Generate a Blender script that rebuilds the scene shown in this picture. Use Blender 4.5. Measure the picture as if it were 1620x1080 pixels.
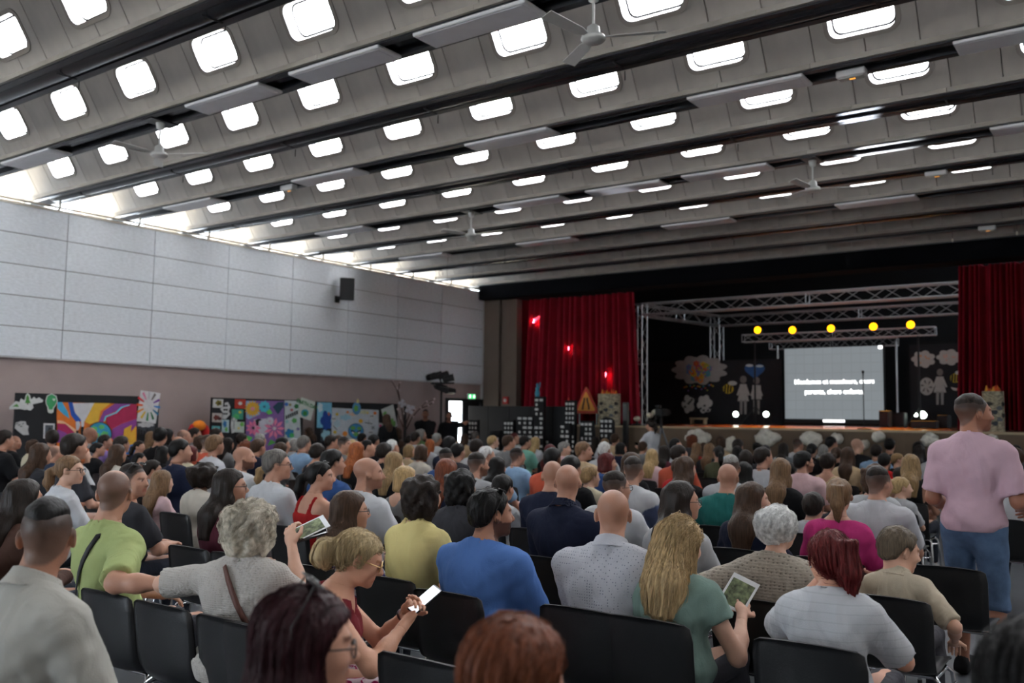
import bpy, bmesh, math, random
import numpy as np
from mathutils import Vector, Matrix
for o in list(bpy.data.objects): bpy.data.objects.remove(o)
SC = bpy.context.scene
COL = SC.collection
PI = math.pi
# ---------------------------------------------------------------- camera
F_PX, CAM_H = 1448.3, 1.62
def _axes(yaw, pitch, roll):
    cy, sy = math.cos(yaw), math.sin(yaw)
    f0 = np.array([-sy, cy, 0]); r0 = np.array([cy, sy, 0]); u0 = np.array([0, 0, 1.])
    f = f0*math.cos(pitch)+u0*math.sin(pitch); u = u0*math.cos(pitch)-f0*math.sin(pitch)
    r = r0*math.cos(roll)+u*math.sin(roll); u2 = u*math.cos(roll)-r0*math.sin(roll)
    return r, u2, f
CR, CU, CF = _axes(math.radians(35.814), math.radians(4.73), math.radians(0.735))
CAM = np.array([0, 0, CAM_H])
cd = bpy.data.cameras.new('camera'); cam = bpy.data.objects.new('camera', cd); COL.objects.link(cam)
cd.sensor_width = 36; cd.sensor_fit = 'HORIZONTAL'; cd.lens = F_PX/1620*36
cd.clip_start = 0.05; cd.clip_end = 300
cam.matrix_world = Matrix(((CR[0], CU[0], -CF[0], 0), (CR[1], CU[1], -CF[1], 0), (CR[2], CU[2], -CF[2], CAM_H), (0, 0, 0, 1)))
cd.dof.use_dof = True; cd.dof.focus_distance = 4.8; cd.dof.aperture_fstop = 2.4
SC.camera = cam
# ---------------------------------------------------------------- world, exposure
W = bpy.data.worlds.new('world'); SC.world = W; W.use_nodes = True
bg = W.node_tree.nodes['Background']; bg.inputs[0].default_value = (0.80, 0.90, 1.0, 1); bg.inputs[1].default_value = 14.0
SC.view_settings.view_transform = 'Standard'; SC.view_settings.look = 'None'
SC.view_settings.gamma = 1; SC.view_settings.use_curve_mapping = False
SC.view_settings.exposure = 0.04
SKY_PANE = 22.0          # how bright the opal skylight panes are

sl_ = bpy.data.lights.new('sun', 'SUN'); sl_.energy = 110; sl_.angle = .01; sl_.color = (1, .95, .86)
sun = bpy.data.objects.new('sun', sl_); COL.objects.link(sun); sun.rotation_euler = Vector((.55, -.12, -.83)).to_track_quat('-Z', 'Y').to_euler()
# daylight openings are marked as portals so that the sky is sampled through them
def portal(loc, rot, sx, sy):
    l = bpy.data.lights.new('daylight_portal', 'AREA'); l.shape = 'RECTANGLE'; l.size = sx; l.size_y = sy; l.cycles.is_portal = True
    o = bpy.data.objects.new('daylight_portal', l); COL.objects.link(o); o.location = loc; o.rotation_euler = rot
portal((-11.0, -12.3, 2.7), (PI/2, 0, PI), 10.0, 4.4)  # opening of the assumed glazing added in the back wall
portal((-16.4, 4.5, 5.75), (PI/2, 0, -PI/2), 33, 1.2)
portal((-16.4, 19.97, 1.03), (PI/2, 0, -PI/2), 1.5, 2.0)

# points on known planes seen at a place in the photograph
def _ray(px, py): return CF+CR*(px-810)/F_PX-CU*(py-540)/F_PX
def atX(px, py, X): d = _ray(px, py); return CAM+d*X/d[0]
def atY(px, py, Y): d = _ray(px, py); return CAM+d*Y/d[1]
def atZ(px, py, Z): d = _ray(px, py); return CAM+d*(Z-CAM_H)/d[2]
# ---------------------------------------------------------------- helpers
def lin(c):
    out = []
    for x in c[:3]:
        x = x/255.
        out.append(x/12.92 if x <= .04045 else ((x+.055)/1.055)**2.4)
    return tuple(out)
MATS = {}
def pm(name, col, rough=.6, metal=0, noise=None, bump=None, emit=None, spec=.5, stretch=(1, 1, 1), rnd=0, trans=0):
    """procedural material: base colour (sRGB 0-255) with noise variation, bump, optional emission"""
    if name in MATS: return MATS[name]
    m = bpy.data.materials.new(name); MATS[name] = m; m.use_nodes = True
    nt = m.node_tree; N = nt.nodes; L = nt.links; b = N['Principled BSDF']
    c = lin(col)
    b.inputs['Base Color'].default_value = (*c, 1); b.inputs['Roughness'].default_value = rough
    b.inputs['Metallic'].default_value = metal; b.inputs['Specular IOR Level'].default_value = spec
    if trans: b.inputs['Transmission Weight'].default_value = trans
    if emit:
        b.inputs['Emission Color'].default_value = (*lin(emit[0]), 1); b.inputs['Emission Strength'].default_value = emit[1]
    if noise or bump or rnd:
        tc = N.new('ShaderNodeTexCoord'); mp = N.new('ShaderNodeMapping'); mp.inputs['Scale'].default_value = stretch
        L.new(tc.outputs['Object'], mp.inputs[0])
    if noise or rnd:
        mix = N.new('ShaderNodeMix'); mix.data_type = 'RGBA'; mix.blend_type = 'MULTIPLY'; mix.inputs[0].default_value = 1
        mix.inputs[6].default_value = (*c, 1)
        src = None
        if noise:
            sc, amt = noise
            n = N.new('ShaderNodeTexNoise'); n.inputs['Scale'].default_value = sc; n.inputs['Detail'].default_value = 5
            L.new(mp.outputs[0], n.inputs['Vector'])
            r = N.new('ShaderNodeMapRange'); r.inputs[1].default_value = .3; r.inputs[2].default_value = .7
            r.inputs[3].default_value = 1-amt; r.inputs[4].default_value = 1+amt*.5
            L.new(n.outputs[0], r.inputs[0]); src = r.outputs[0]
        if rnd:
            oi = N.new('ShaderNodeObjectInfo'); r2 = N.new('ShaderNodeMapRange'); r2.inputs[3].default_value = 1-rnd; r2.inputs[4].default_value = 1+rnd
            L.new(oi.outputs['Random'], r2.inputs[0])
            if src:
                mu = N.new('ShaderNodeMath'); mu.operation = 'MULTIPLY'; L.new(src, mu.inputs[0]); L.new(r2.outputs[0], mu.inputs[1]); src = mu.outputs[0]
            else: src = r2.outputs[0]
        L.new(src, mix.inputs[7]); L.new(mix.outputs[2], b.inputs['Base Color'])
    if bump:
        n2 = N.new('ShaderNodeTexNoise'); n2.inputs['Scale'].default_value = bump[0]; n2.inputs['Detail'].default_value = 4
        L.new(mp.outputs[0], n2.inputs['Vector'])
        bp = N.new('ShaderNodeBump'); bp.inputs['Strength'].default_value = bump[1]; bp.inputs['Distance'].default_value = .01
        L.new(n2.outputs[0], bp.inputs['Height']); L.new(bp.outputs[0], b.inputs['Normal'])
    return m
def em(name, col, s):
    return pm(name, col, .5, 0, emit=(col, s))

class MB:
    """collects faces; build() links them as ONE mesh object"""
    def __init__(s): s.v = []; s.f = []; s.m = []; s.mi = 0; s.sm = []
    def add(s, vs, fs, smooth=False):
        o = len(s.v); s.v += [tuple(map(float, p)) for p in vs]
        for f in fs: s.f.append([i+o for i in f]); s.m.append(s.mi); s.sm.append(smooth)
        return s
    def box(s, x0, x1, y0, y1, z0, z1):
        v = [(x, y, z) for z in (z0, z1) for y in (y0, y1) for x in (x0, x1)]
        return s.add(v, [(0, 2, 3, 1), (4, 5, 7, 6), (0, 1, 5, 4), (2, 6, 7, 3), (0, 4, 6, 2), (1, 3, 7, 5)])
    def bevbox(s, x0, x1, y0, y1, z0, z1, b=.01):
        """box with chamfered edges"""
        vs = []
        for sx in (0, 1):
            for sy in (0, 1):
                for sz in (0, 1):
                    X, Y, Z = (x0, x1)[sx], (y0, y1)[sy], (z0, z1)[sz]
                    dx, dy, dz = b*(1-2*sx), b*(1-2*sy), b*(1-2*sz)
                    vs += [(X, Y+dy, Z+dz), (X+dx, Y, Z+dz), (X+dx, Y+dy, Z)]
        bm = bmesh.new()
        for p in vs: bm.verts.new(p)
        r = bmesh.ops.convex_hull(bm, input=bm.verts)
        bm.verts.index_update()
        o = [tuple(v.co) for v in bm.verts]; fs = [[v.index for v in f.verts] for f in bm.faces]; bm.free()
        return s.add(o, fs)
    def tube(s, p, q, r0, r1=None, n=10, caps=True, smooth=True):
        r1 = r0 if r1 is None else r1
        p, q = Vector(p), Vector(q); d = (q-p)
        if d.length < 1e-9: return s
        d.normalize(); a = d.orthogonal().normalized(); b = d.cross(a)
        vs = []
        for c, r in ((p, r0), (q, r1)):
            for i in range(n):
                t = 2*PI*i/n; vs.append(c+a*(r*math.cos(t))+b*(r*math.sin(t)))
        fs = [(i, (i+1) % n, n+(i+1) % n, n+i) for i in range(n)]
        s.add(vs, fs, smooth)
        if caps: s.add(vs[:n], [tuple(range(n))[::-1]]); s.add(vs[n:], [tuple(range(n))])
        return s
    def path(s, pts, r, n=8):
        rr = r if isinstance(r, (list, tuple)) else [r]*len(pts)
        P = [Vector(p) for p in pts]; vs = []; a = None
        for i, p in enumerate(P):
            d = (P[min(i+1, len(P)-1)]-P[max(i-1, 0)]).normalized()
            a = d.orthogonal().normalized() if a is None else (a-d*a.dot(d)).normalized()
            b = d.cross(a)
            for k in range(n):
                t = 2*PI*k/n; vs.append(p+a*(rr[i]*math.cos(t))+b*(rr[i]*math.sin(t)))
        fs = []
        for i in range(len(P)-1):
            for k in range(n): fs.append((i*n+k, i*n+(k+1) % n, (i+1)*n+(k+1) % n, (i+1)*n+k))
        s.add(vs, fs, True)
        s.add(vs[:n], [tuple(range(n))[::-1]]); s.add(vs[-n:], [tuple(range(n))])
        return s
    def lathe(s, prof, c=(0, 0, 0), n=20, axis='z'):
        vs = []
        for r, z in prof:
            for k in range(n):
                t = 2*PI*k/n; x, y = r*math.cos(t), r*math.sin(t)
                q = {'z': (x, y, z), 'x': (z, x, y), 'y': (y, z, x)}[axis]
                vs.append((q[0]+c[0], q[1]+c[1], q[2]+c[2]))
        fs = []
        for i in range(len(prof)-1):
            for k in range(n): fs.append((i*n+k, i*n+(k+1) % n, (i+1)*n+(k+1) % n, (i+1)*n+k))
        s.add(vs, fs, True)
        s.add(vs[:n], [tuple(range(n))[::-1]]); s.add(vs[-n:], [tuple(range(n))])
        return s
    def prism(s, poly, o, u, v, d):
        """polygon (list of 2-D points) on plane o+u*a+v*b, extruded by vector d"""
        o, u, v, d = Vector(o), Vector(u), Vector(v), Vector(d)
        n = len(poly); A = [o+u*a+v*b for a, b in poly]; B = [p+d for p in A]
        s.add(A+B, [tuple(range(n))[::-1], tuple(range(n, 2*n))]+[(i, (i+1) % n, n+(i+1) % n, n+i) for i in range(n)])
        return s
    def ball(s, c, r, nu=12, nv=8, sq=(1, 1, 1)):
        vs = []; fs = []
        for j in range(nv+1):
            th = PI*j/nv
            for i in range(nu):
                ph = 2*PI*i/nu
                vs.append((c[0]+r*sq[0]*math.sin(th)*math.cos(ph), c[1]+r*sq[1]*math.sin(th)*math.sin(ph), c[2]+r*sq[2]*math.cos(th)))
        for j in range(nv):
            for i in range(nu): fs.append((j*nu+i, (j+1)*nu+i, (j+1)*nu+(i+1) % nu, j*nu+(i+1) % nu))
        return s.add(vs, fs, True)
    def mesh(s, name, mats):
        me = bpy.data.meshes.new(name); me.from_pydata(s.v, [], s.f)
        for m in (mats if isinstance(mats, (list, tuple)) else [mats]): me.materials.append(m)
        me.polygons.foreach_set('material_index', s.m); me.polygons.foreach_set('use_smooth', s.sm)
        me.update(); return me
    def build(s, name, mats, parent=None, loc=(0, 0, 0), rz=0):
        """parts of a thing are written in world coordinates when the thing has no rotation"""
        if parent is not None and getattr(s, 'world', True):
            L = parent.location; s.v = [(x-L[0], y-L[1], z-L[2]) for x, y, z in s.v]
        return link(name, s.mesh(name, mats), parent, loc, rz)
class LMB(MB):
    world = False            # vertices already in the thing's own frame
def link(name, me, parent=None, loc=(0, 0, 0), rz=0):
    o = bpy.data.objects.new(name, me); COL.objects.link(o); o.location = loc; o.rotation_euler = (0, 0, rz)
    if parent is not None: o.parent = parent
    return o
def tag(o, label=None, cat=None, group=None, kind=None):
    if label: o['label'] = label
    if cat: o['category'] = cat
    if group: o['group'] = group
    if kind: o['kind'] = kind
    return o
def thing(name, label, cat, loc=(0, 0, 0), rz=0, group=None):
    o = bpy.data.objects.new(name, None); COL.objects.link(o); o.empty_display_size = .1
    o.location = loc; o.rotation_euler = (0, 0, rz)
    return tag(o, label, cat, group)
def struct(o): o['kind'] = 'structure'; return o
def copy_tree(o, parent=None):
    c = o.copy(); COL.objects.link(c); c.parent = parent
    for ch in list(o.children): copy_tree(ch, c)
    return c
def rrect(w, h, r, n=5):
    pts = []
    for cx, cy, a0 in ((w/2-r, h/2-r, 0), (-w/2+r, h/2-r, PI/2), (-w/2+r, -h/2+r, PI), (w/2-r, -h/2+r, 1.5*PI)):
        for i in range(n+1):
            a = a0+PI/2*i/n; pts.append((cx+r*math.cos(a), cy+r*math.sin(a)))
    return pts
# ================================================================ THE HALL
WX = -16.0           # face of the left wall boards
XR, YB, YF = 4.2, -12.0, 20.9
m_floor = pm('floor_resin', (84, 87, 92), .38, noise=(3, .18), bump=(30, .02))
m_mauve = pm('mauve_paint', (166, 149, 146), .75, noise=(2, .06))
m_board = pm('fibre_board', (224, 229, 235), .9, noise=(26, .11), bump=(90, .35), stretch=(1, .5, 1.4), rnd=.03)
m_gap = pm('joint_dark', (84, 76, 72), .9)
m_white = pm('white_metal', (196, 198, 200), .45, noise=(6, .05))
m_conc = pm('shell_concrete', (172, 169, 165), .85, noise=(2.2, .14), bump=(60, .15), stretch=(1.6, .6, 1), rnd=.05)
m_rim = pm('shell_rim', (150, 146, 140), .85, noise=(3, .15))
m_steel = pm('dark_steel', (44, 47, 54), .42, noise=(4, .2), metal=.3)
m_duct = pm('dark_duct', (46, 48, 53), .25, noise=(3, .15), metal=.5)
m_black = pm('matt_black', (16, 17, 19), .7, noise=(5, .2))
m_brown = pm('brown_paint', (96, 84, 76), .8, noise=(2, .08))
m_pane = pm('opal_pane', (250, 250, 250), .4, emit=((250, 252, 255), SKY_PANE))
m_gasket = pm('gasket', (22, 20, 22), .8, spec=.1)
m_trim = pm('cream_trim', (206, 200, 186), .5, noise=(8, .08))

struct(MB().box(WX-.3, XR, YB, YF+8, -.12, 0).build('floor', m_floor))
# left wall: painted lower part with a doorway, boarded upper part
DY0, DY1, DZ = 19.2, 20.75, 2.06
w = MB().box(WX-.34, WX-.05, YB, DY0, 0, 2.55).box(WX-.34, WX-.05, DY1, YF, 0, 2.55).box(WX-.34, WX-.05, DY0, DY1, DZ, 2.55)
w.box(WX-.34, WX-.02, YB, YF, 2.55, 5.16)
wl = struct(w.build('wall_left', m_mauve))
wl.data.materials.append(m_gap)
for p in list(wl.data.polygons)[18:]: p.material_index = 1
rows = [2.545, 3.062, 3.596, 4.128, 4.664, 5.19]; J0, JP = 8.49, 1.735
pan = {}
for k in range(-12, 8):
    y0 = J0+JP*k; y1 = min(y0+JP, YF-.01)
    if y0 < YB: y0 = YB
    if y1-y0 < .2: continue
    for r in range(5):
        z0, z1 = rows[r], rows[r+1]
        key = (round(y1-y0, 3), r)
        if key not in pan:
            pan[key] = MB().bevbox(-.03, 0, -(y1-y0)/2+.006, (y1-y0)/2-.006, -(z1-z0)/2+.006, (z1-z0)/2-.006, .004).mesh('wall_panel', m_board)
        o = link('wall_panel', pan[key], wl, (WX, (y0+y1)/2, (z0+z1)/2))
struct(MB().box(WX-.05, WX+.015, YB, YF, 2.525, 2.547).build('trim_1', m_white))
struct(MB().box(WX-.2, WX+.02, YB, YF, 5.16, 5.20).build('trim_2', m_trim))
# front wall return left of the curtain, with a shallow pier
struct(MB().box(WX-.34, -14.92, YF, YF+.25, 0, 5.0).box(WX-.02, -15.45, YF-.12, YF, 0, 5.0).build('wall_front', m_brown))
struct(MB().box(WX-.06, WX+.012, YF-.17, YF-.12, 0, 5.19).build('trim_3', m_white))
struct(MB().box(XR, XR+.25, YB, YF+8, 0, 5.6).build('wall_right', pm('right_wall', (196, 188, 180), .8, noise=(2, .05))))
# back wall behind the seats: assumed glazing, added out of view and sized for its fill light
m_back = pm('back_wall', (190, 182, 174), .8, noise=(2, .05))
BWZ0, BWZ1, BWX = .5, 4.9, -5.9  # added opening kept to the boarded-wall side, leaving the other side darker
struct(MB().box(WX-.3, XR, YB-.25, YB, 0, BWZ0).box(WX-.3, XR, YB-.25, YB, BWZ1, 6.4).box(BWX, XR, YB-.25, YB, BWZ0, BWZ1).build('wall_back', m_back))
struct(MB().box(WX-20, XR+20, YB-30, YB-.26, -.2, -.08).build('forecourt_ground', pm('pale_paving', (200, 194, 184), .9, noise=(4, .1))))  # unseen ground assumed outside the back glazing, pale to bounce light in
# ---- ceiling: shells between dark beams
RIM0, BP, BW, ZR = 4.87, 1.56, .44, 5.36
ZE = 5.41
PW, SKX0, SKP = .525, -5.58, 1.575
XE = WX-1.7
LB = BP-BW                                    # clear width of one bay
SD, ND = (-.519, .855), (.855, .519)          # up the sloping face / out through the roof, as (y, z)
SV = .84                                      # length of the sloping face
TOPF = (LB+SD[0]*SV, ZE+SD[1]*SV)             # top of the sloping face (y from the near edge, z)
PROFILE = [(LB, ZE), TOPF, (.16, TOPF[1]+.04), (0, ZE)]
HV0, HV1, HX = .19, .60, .345                 # skylight opening along the slope, half width
def rimY(k): return RIM0+BP*(k-1)
def slope(x, v, n=0): return (x, LB+SD[0]*v+ND[0]*n, ZE+SD[1]*v+ND[1]*n)
def panel_mesh(kind):
    """one concrete shell panel: sloping face, crown and near side; kind +1/-1 has half a skylight opening at +x/-x"""
    b = MB(); h = PW/2-.007; H = PW/2; vc = (HV0+HV1)/2
    if kind == 0: b.add([slope(-h, 0), slope(h, 0), slope(h, SV), slope(-h, SV)], [(0, 1, 2, 3)])
    else:
        hole = [(px, py) for px, py in rrect(2*HX, HV1-HV0, .11) if px < -.05]
        hole.sort(key=lambda q: -math.atan2(q[1], -q[0]))
        pts = [(h, 0), (-h, 0), (-h, SV), (h, SV), (h, HV1)]+[(H+px, vc+py) for px, py in hole]+[(h, HV0)]
        if kind < 0: pts = [(-px, py) for px, py in pts]
        b.add([slope(*q) for q in pts], [tuple(range(len(pts)))])
    for i in (1, 2):
        (ya, za), (yb, zb) = PROFILE[i], PROFILE[i+1]
        b.add([(-h, ya, za), (h, ya, za), (h, yb, zb), (-h, yb, zb)], [(0, 1, 2, 3)])
    for sx in (-1, 1):     # chamfers that close the joint
        for a, c in ([(0, HV0), (HV1, SV)] if kind == sx else [(0, SV)]):
            b.add([slope(sx*h, a), slope(sx*h, c), slope(sx*H, c, .03), slope(sx*H, a, .03)], [(0, 1, 2, 3)])
        for i in (1, 2):
            (ya, za), (yb, zb) = PROFILE[i], PROFILE[i+1]
            b.add([(sx*h, ya, za), (sx*h, yb, zb), (sx*H, yb-.01, zb+.02), (sx*H, ya-.01, za+.02)], [(0, 1, 2, 3)])
    return b.mesh('ceiling_panel', m_conc)
pmesh = {k: panel_mesh(k) for k in (0, 1, -1)}
NP = int((XR-XE)/PW)+1
def skylight_parts():
    vc = (HV0+HV1)/2; hv = HV1-HV0
    def ring(w, hgt, r, n): return [slope(x, vc+y, n) for x, y in rrect(w, hgt, r)]
    A = ring(2*HX+.07, hv+.07, .14, -.012); B = ring(2*HX-.03, hv-.03, .10, -.012); T = ring(2*HX-.05, hv-.05, .09, .12); O = ring(2*HX+.07, hv+.07, .14, .012)
    n = len(A); fs = []
    for i in range(n):
        j = (i+1) % n; fs += [(i, j, n+j, n+i), (n+i, n+j, 2*n+j, 2*n+i), (3*n+i, 3*n+j, j, i)]
    fr = MB().add(A+B+T+O, fs).mesh('skylight_frame', [m_rim, pm('reveal_white', (238, 239, 241), .5)])
    fr.polygons.foreach_set('material_index', [1 if k % 3 == 1 else 0 for k in range(len(fs))])
    o2 = ring(2*HX-.05, hv-.05, .09, .112); i2 = ring(2*HX-.092, hv-.092, .08, .112)
    ga = MB().add(o2+i2, [(i, (i+1) % n, n+(i+1) % n, n+i) for i in range(n)]).mesh('gasket', m_gasket)
    pa = MB().add(ring(2*HX-.05, hv-.05, .09, .12), [tuple(range(n))]).mesh('pane', m_pane)
    return fr, ga, pa
FRM, GSK, PAN = skylight_parts()
wn = 0
RIM_M = MB().box(-PW+.002, PW-.002, LB-.035, LB, ZR, ZE+.005).mesh('shell_rim', m_rim)
EDGE_M = MB().box(XE, XR, -.005, .012, ZR+.01, ZE+.03).mesh('shell_edge', m_rim)
for k in range(-9, 11):
    y0 = rimY(k)+BW
    cl = thing('ceiling', None, None, (0, y0, 0)); struct(cl)
    for i in range(NP):
        xc = SKX0-PW*((SKX0-XE)//PW)+PW*(i+.5)          # joints run through the skylight centres
        if xc > XR: break
        ph = round((xc-PW/2-SKX0)/PW) % 3
        kind = 0
        if k <= 7 and xc > WX+.4: kind = {0: -1, 2: 1}.get(ph, 0)
        link('ceiling_panel', pmesh[kind], cl, (xc, 0, 0))
        if kind == -1:
            wn += 1
            t = thing('window_%d' % wn, None, None, (xc-PW/2, y0, 0)); struct(t)
            link('skylight_frame', FRM, t); link('gasket', GSK, t); link('pane', PAN, t)
    for i in range(int((XR-XE)/(2*PW))+1): link('shell_rim', RIM_M, cl, (XE+PW+2*PW*i, 0, 0))
    link('shell_edge', EDGE_M, cl)
# dark beams between the shells: odd ones carry a rounded duct, even ones a cable tray
for k in range(-9, 12):
    y = rimY(k); bt = thing('ceiling_beam', None, None, (0, y, 0)); struct(bt)
    b = MB().box(XE, XR, .005+y, .09+y, ZR-.015, ZR+.02).box(XE, XR, y+BW-.10, y+BW-.005, ZR-.015, ZR+.02)
    b.box(XE, XR, y+.005, y+.03, ZR+.02, ZR+.2).box(XE, XR, y+BW-.03, y+BW-.005, ZR+.02, ZR+.2).box(XE, XR, y, y+BW, ZR+.2, ZR+.23)
    b.build('steel_channel', m_steel, bt)
    if k % 2:
        prof = [(math.cos(PI+PI*i/10)*.115, math.sin(PI+PI*i/10)*.075) for i in range(11)]
        d = MB(); vs = [(x, y+.21+a, ZR+.03+c) for x in (WX+.05, XR) for a, c in prof]
        d.add(vs, [(i, i+1, 12+i-1+1-1+1, 11+i) for i in range(10)], True); d.build('duct', m_duct, bt)
        x = WX+1.0
        while x < XR:
            MB().box(x, x+.02, y+.1, y+.33, ZR-.05, ZR-.04).tube((x+.01, y+.36, ZR-.06), (x+.01, y+.36, ZR-.16), .006, n=6).build('hanger', m_black, bt); x += 2.6
    else:
        t = MB().box(WX+.05, XR, y+.13, y+.27, ZR+.035, ZR+.05)
        x = WX+.3
        while x < XR: t.tube((x, y+.2, ZR+.05), (x, y+.2, ZR+.19), .006, n=5); x += .78
        t.build('cable_tray', m_duct, bt)
        MB().tube((WX+.05, y+.36, ZR+.0), (XR, y+.36, ZR+.0), .016, n=8).build('conduit', m_steel, bt)
# clerestory glazing above the left wall, one pane per bay
m_glass = bpy.data.materials.new('clear_glass'); m_glass.use_nodes = True
nt = m_glass.node_tree; nt.nodes.clear(); o_ = nt.nodes.new('ShaderNodeOutputMaterial'); mx = nt.nodes.new('ShaderNodeMixShader'); mx.inputs[0].default_value = .07
t1 = nt.nodes.new('ShaderNodeBsdfTransparent'); t2 = nt.nodes.new('ShaderNodeBsdfGlossy'); t2.inputs['Roughness'].default_value = .05
nt.links.new(t1.outputs[0], mx.inputs[1]); nt.links.new(t2.outputs[0], mx.inputs[2]); nt.links.new(mx.outputs[0], o_.inputs[0])
for k in range(-9, 11):
    y0, y1 = rimY(k)+BW, rimY(k+1); wn += 1
    t = thing('window_%d' % wn, None, None, (WX-.25, (y0+y1)/2, 5.2)); struct(t)
    MB().prism([(0, 5.2), (LB, 5.2)]+PROFILE, (WX-.25, y0, 0), (0, 1, 0), (0, 0, 1), (-.006, 0, 0)).build('pane', m_glass, t)
    MB().box(WX-.28, WX-.23, y0, y1, 5.2, 5.235).build('window_frame', m_trim, t)
xw = WX  # assumed windows, added to fill the unseen back-wall opening
while xw < BWX-.1:
    x1 = min(xw+2.02, BWX); wn += 1
    t = thing('window_%d' % wn, None, None, (xw, YB-.12, BWZ0)); struct(t)
    MB().box(xw+.06, x1-.06, YB-.126, YB-.12, BWZ0+.05, BWZ1-.05).build('pane', m_glass, t)
    MB().box(xw, xw+.06, YB-.18, YB-.04, BWZ0, BWZ1).box(x1-.06, x1, YB-.18, YB-.04, BWZ0, BWZ1).box(xw, x1, YB-.18, YB-.04, BWZ0, BWZ0+.05).box(xw, x1, YB-.18, YB-.04, BWZ1-.05, BWZ1).box(xw, x1, YB-.16, YB-.06, 2.5, 2.56).build('window_frame', m_steel, t)
    xw = x1
struct(MB().box(WX-.34, XR+.25, YB-.25, YF+.25, 6.42, 6.5).build('sun_leak_cover', m_steel))  # unseen cover, added to keep sun from leaking through the panel joints
# the eaves outside are closed off above so that only daylight from the side comes in
struct(MB().box(XE-.02, WX-.34, YB-1, YF+1, 6.3, 6.34).build('eaves', m_trim))
struct(MB().box(WX-14, WX-.34, YB-12, YF+12, -.2, -.08).build('yard_ground', pm('pale_gravel', (190, 182, 168), .9, noise=(4, .1))))
# white pipe elbows at each beam and two conduits along the wall head
for k in range(-2, 11):
    y = rimY(k)+.3
    o = MB().path([(WX+.06, y, 5.34), (WX+.06, y, 5.24), (WX+.05, y, 5.21), (WX-.03, y, 5.19)], .022, 8).build('pipe_elbow', m_trim)
    tag(o, 'cream pipe elbow under a dark ceiling beam at the head of the boarded wall', 'pipe', 'pipe elbows along the wall head')
tag(MB().tube((WX+.04, YB, 5.235), (WX+.04, YF-.2, 5.235), .02, n=8).build('conduit', m_trim), 'cream conduit running along the top of the boarded wall', 'conduit')
# ---- doorway at the far end of the left wall
d = thing('door_1', None, None, (WX-.05, (DY0+DY1)/2, 0)); struct(d)
MB().box(WX-.1, WX+.02, DY0-.02, DY0+.06, 0, DZ+.06).box(WX-.1, WX+.02, DY1-.06, DY1+.02, 0, DZ+.06).box(WX-.1, WX+.02, DY0, DY1, DZ-.02, DZ+.06).build('door_frame', m_black, d)
MB().box(WX-.12, WX-.07, (DY0+DY1)/2+.0, DY1-.06, 0, DZ-.02).build('door_leaf', m_black, d)
lf = MB().box(WX-.9, WX-.34, DY0+.0, DY0+.05, 0, DZ-.02).build('door_leaf', m_black, d)
# ---- stage house
SF, SZ0 = 20.3, 1.45
def sz(y): return SZ0+.013*(y-SF)
m_stagefront = pm('stage_front_paint', (104, 86, 68), .7, noise=(3, .12))
m_stagefloor = pm('stage_boards', (120, 62, 40), .22, noise=(5, .25), stretch=(.3, 3, 1))
SB = 28.0
sf = MB().box(-15.4, XR-.02, SF, SF+.06, 0, SZ0-.04).build('stage_front', m_stagefront); struct(sf)
for i in range(13):
    x = -15.0+1.5*i
    MB().box(x, x+1.47, SF-.02, SF, .08, SZ0-.42).box(x, x+1.47, SF-.02, SF, SZ0-.38, SZ0-.08).build('front_panel', m_stagefront, sf)
st = MB(); st.add([(-15.4, SF, SZ0-.04), (XR-.02, SF, SZ0-.04), (XR-.02, SB, sz(SB)-.04), (-15.4, SB, sz(SB)-.04), (-15.4, SF, SZ0), (XR-.02, SF, SZ0), (XR-.02, SB, sz(SB)), (-15.4, SB, sz(SB))], [(3, 2, 1, 0), (4, 5, 6, 7), (0, 1, 5, 4), (2, 3, 7, 6), (1, 2, 6, 5), (3, 0, 4, 7)])
struct(st.build('stage_floor', m_stagefloor))
struct(MB().box(-15.4, XR-.02, SF-.03, SF+.03, SZ0-.045, SZ0+.004).build('stage_nosing', pm('nosing', (170, 150, 118), .5, noise=(6, .1))))
m_drape = pm('black_drape', (13, 13, 16), .95, noise=(4, .25), stretch=(6, 6, .3))
struct(MB().box(-15.6, XR, SB, SB+.1, 0, 7.2).build('wall_stage', m_drape))
struct(MB().box(-15.7, -15.6, YF+.25, SB, 0, 7.2).build('wall_wing', m_drape))
struct(MB().box(-15.7, XR+.2, YF, SB+.1, 7.1, 7.2).build('ceiling_stage', m_drape))
hdr = MB().box(WX, XR, YF-.38, YF+.25, 4.95, 5.36).build('stage_header', pm('header_black', (12, 13, 17), .95, noise=(3, .15), spec=.08)); struct(hdr)
struct(MB().box(WX-.3, XR, YF-.2, YF+.25, 5.3, 7.2).build('wall_above_header', m_black))
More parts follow.
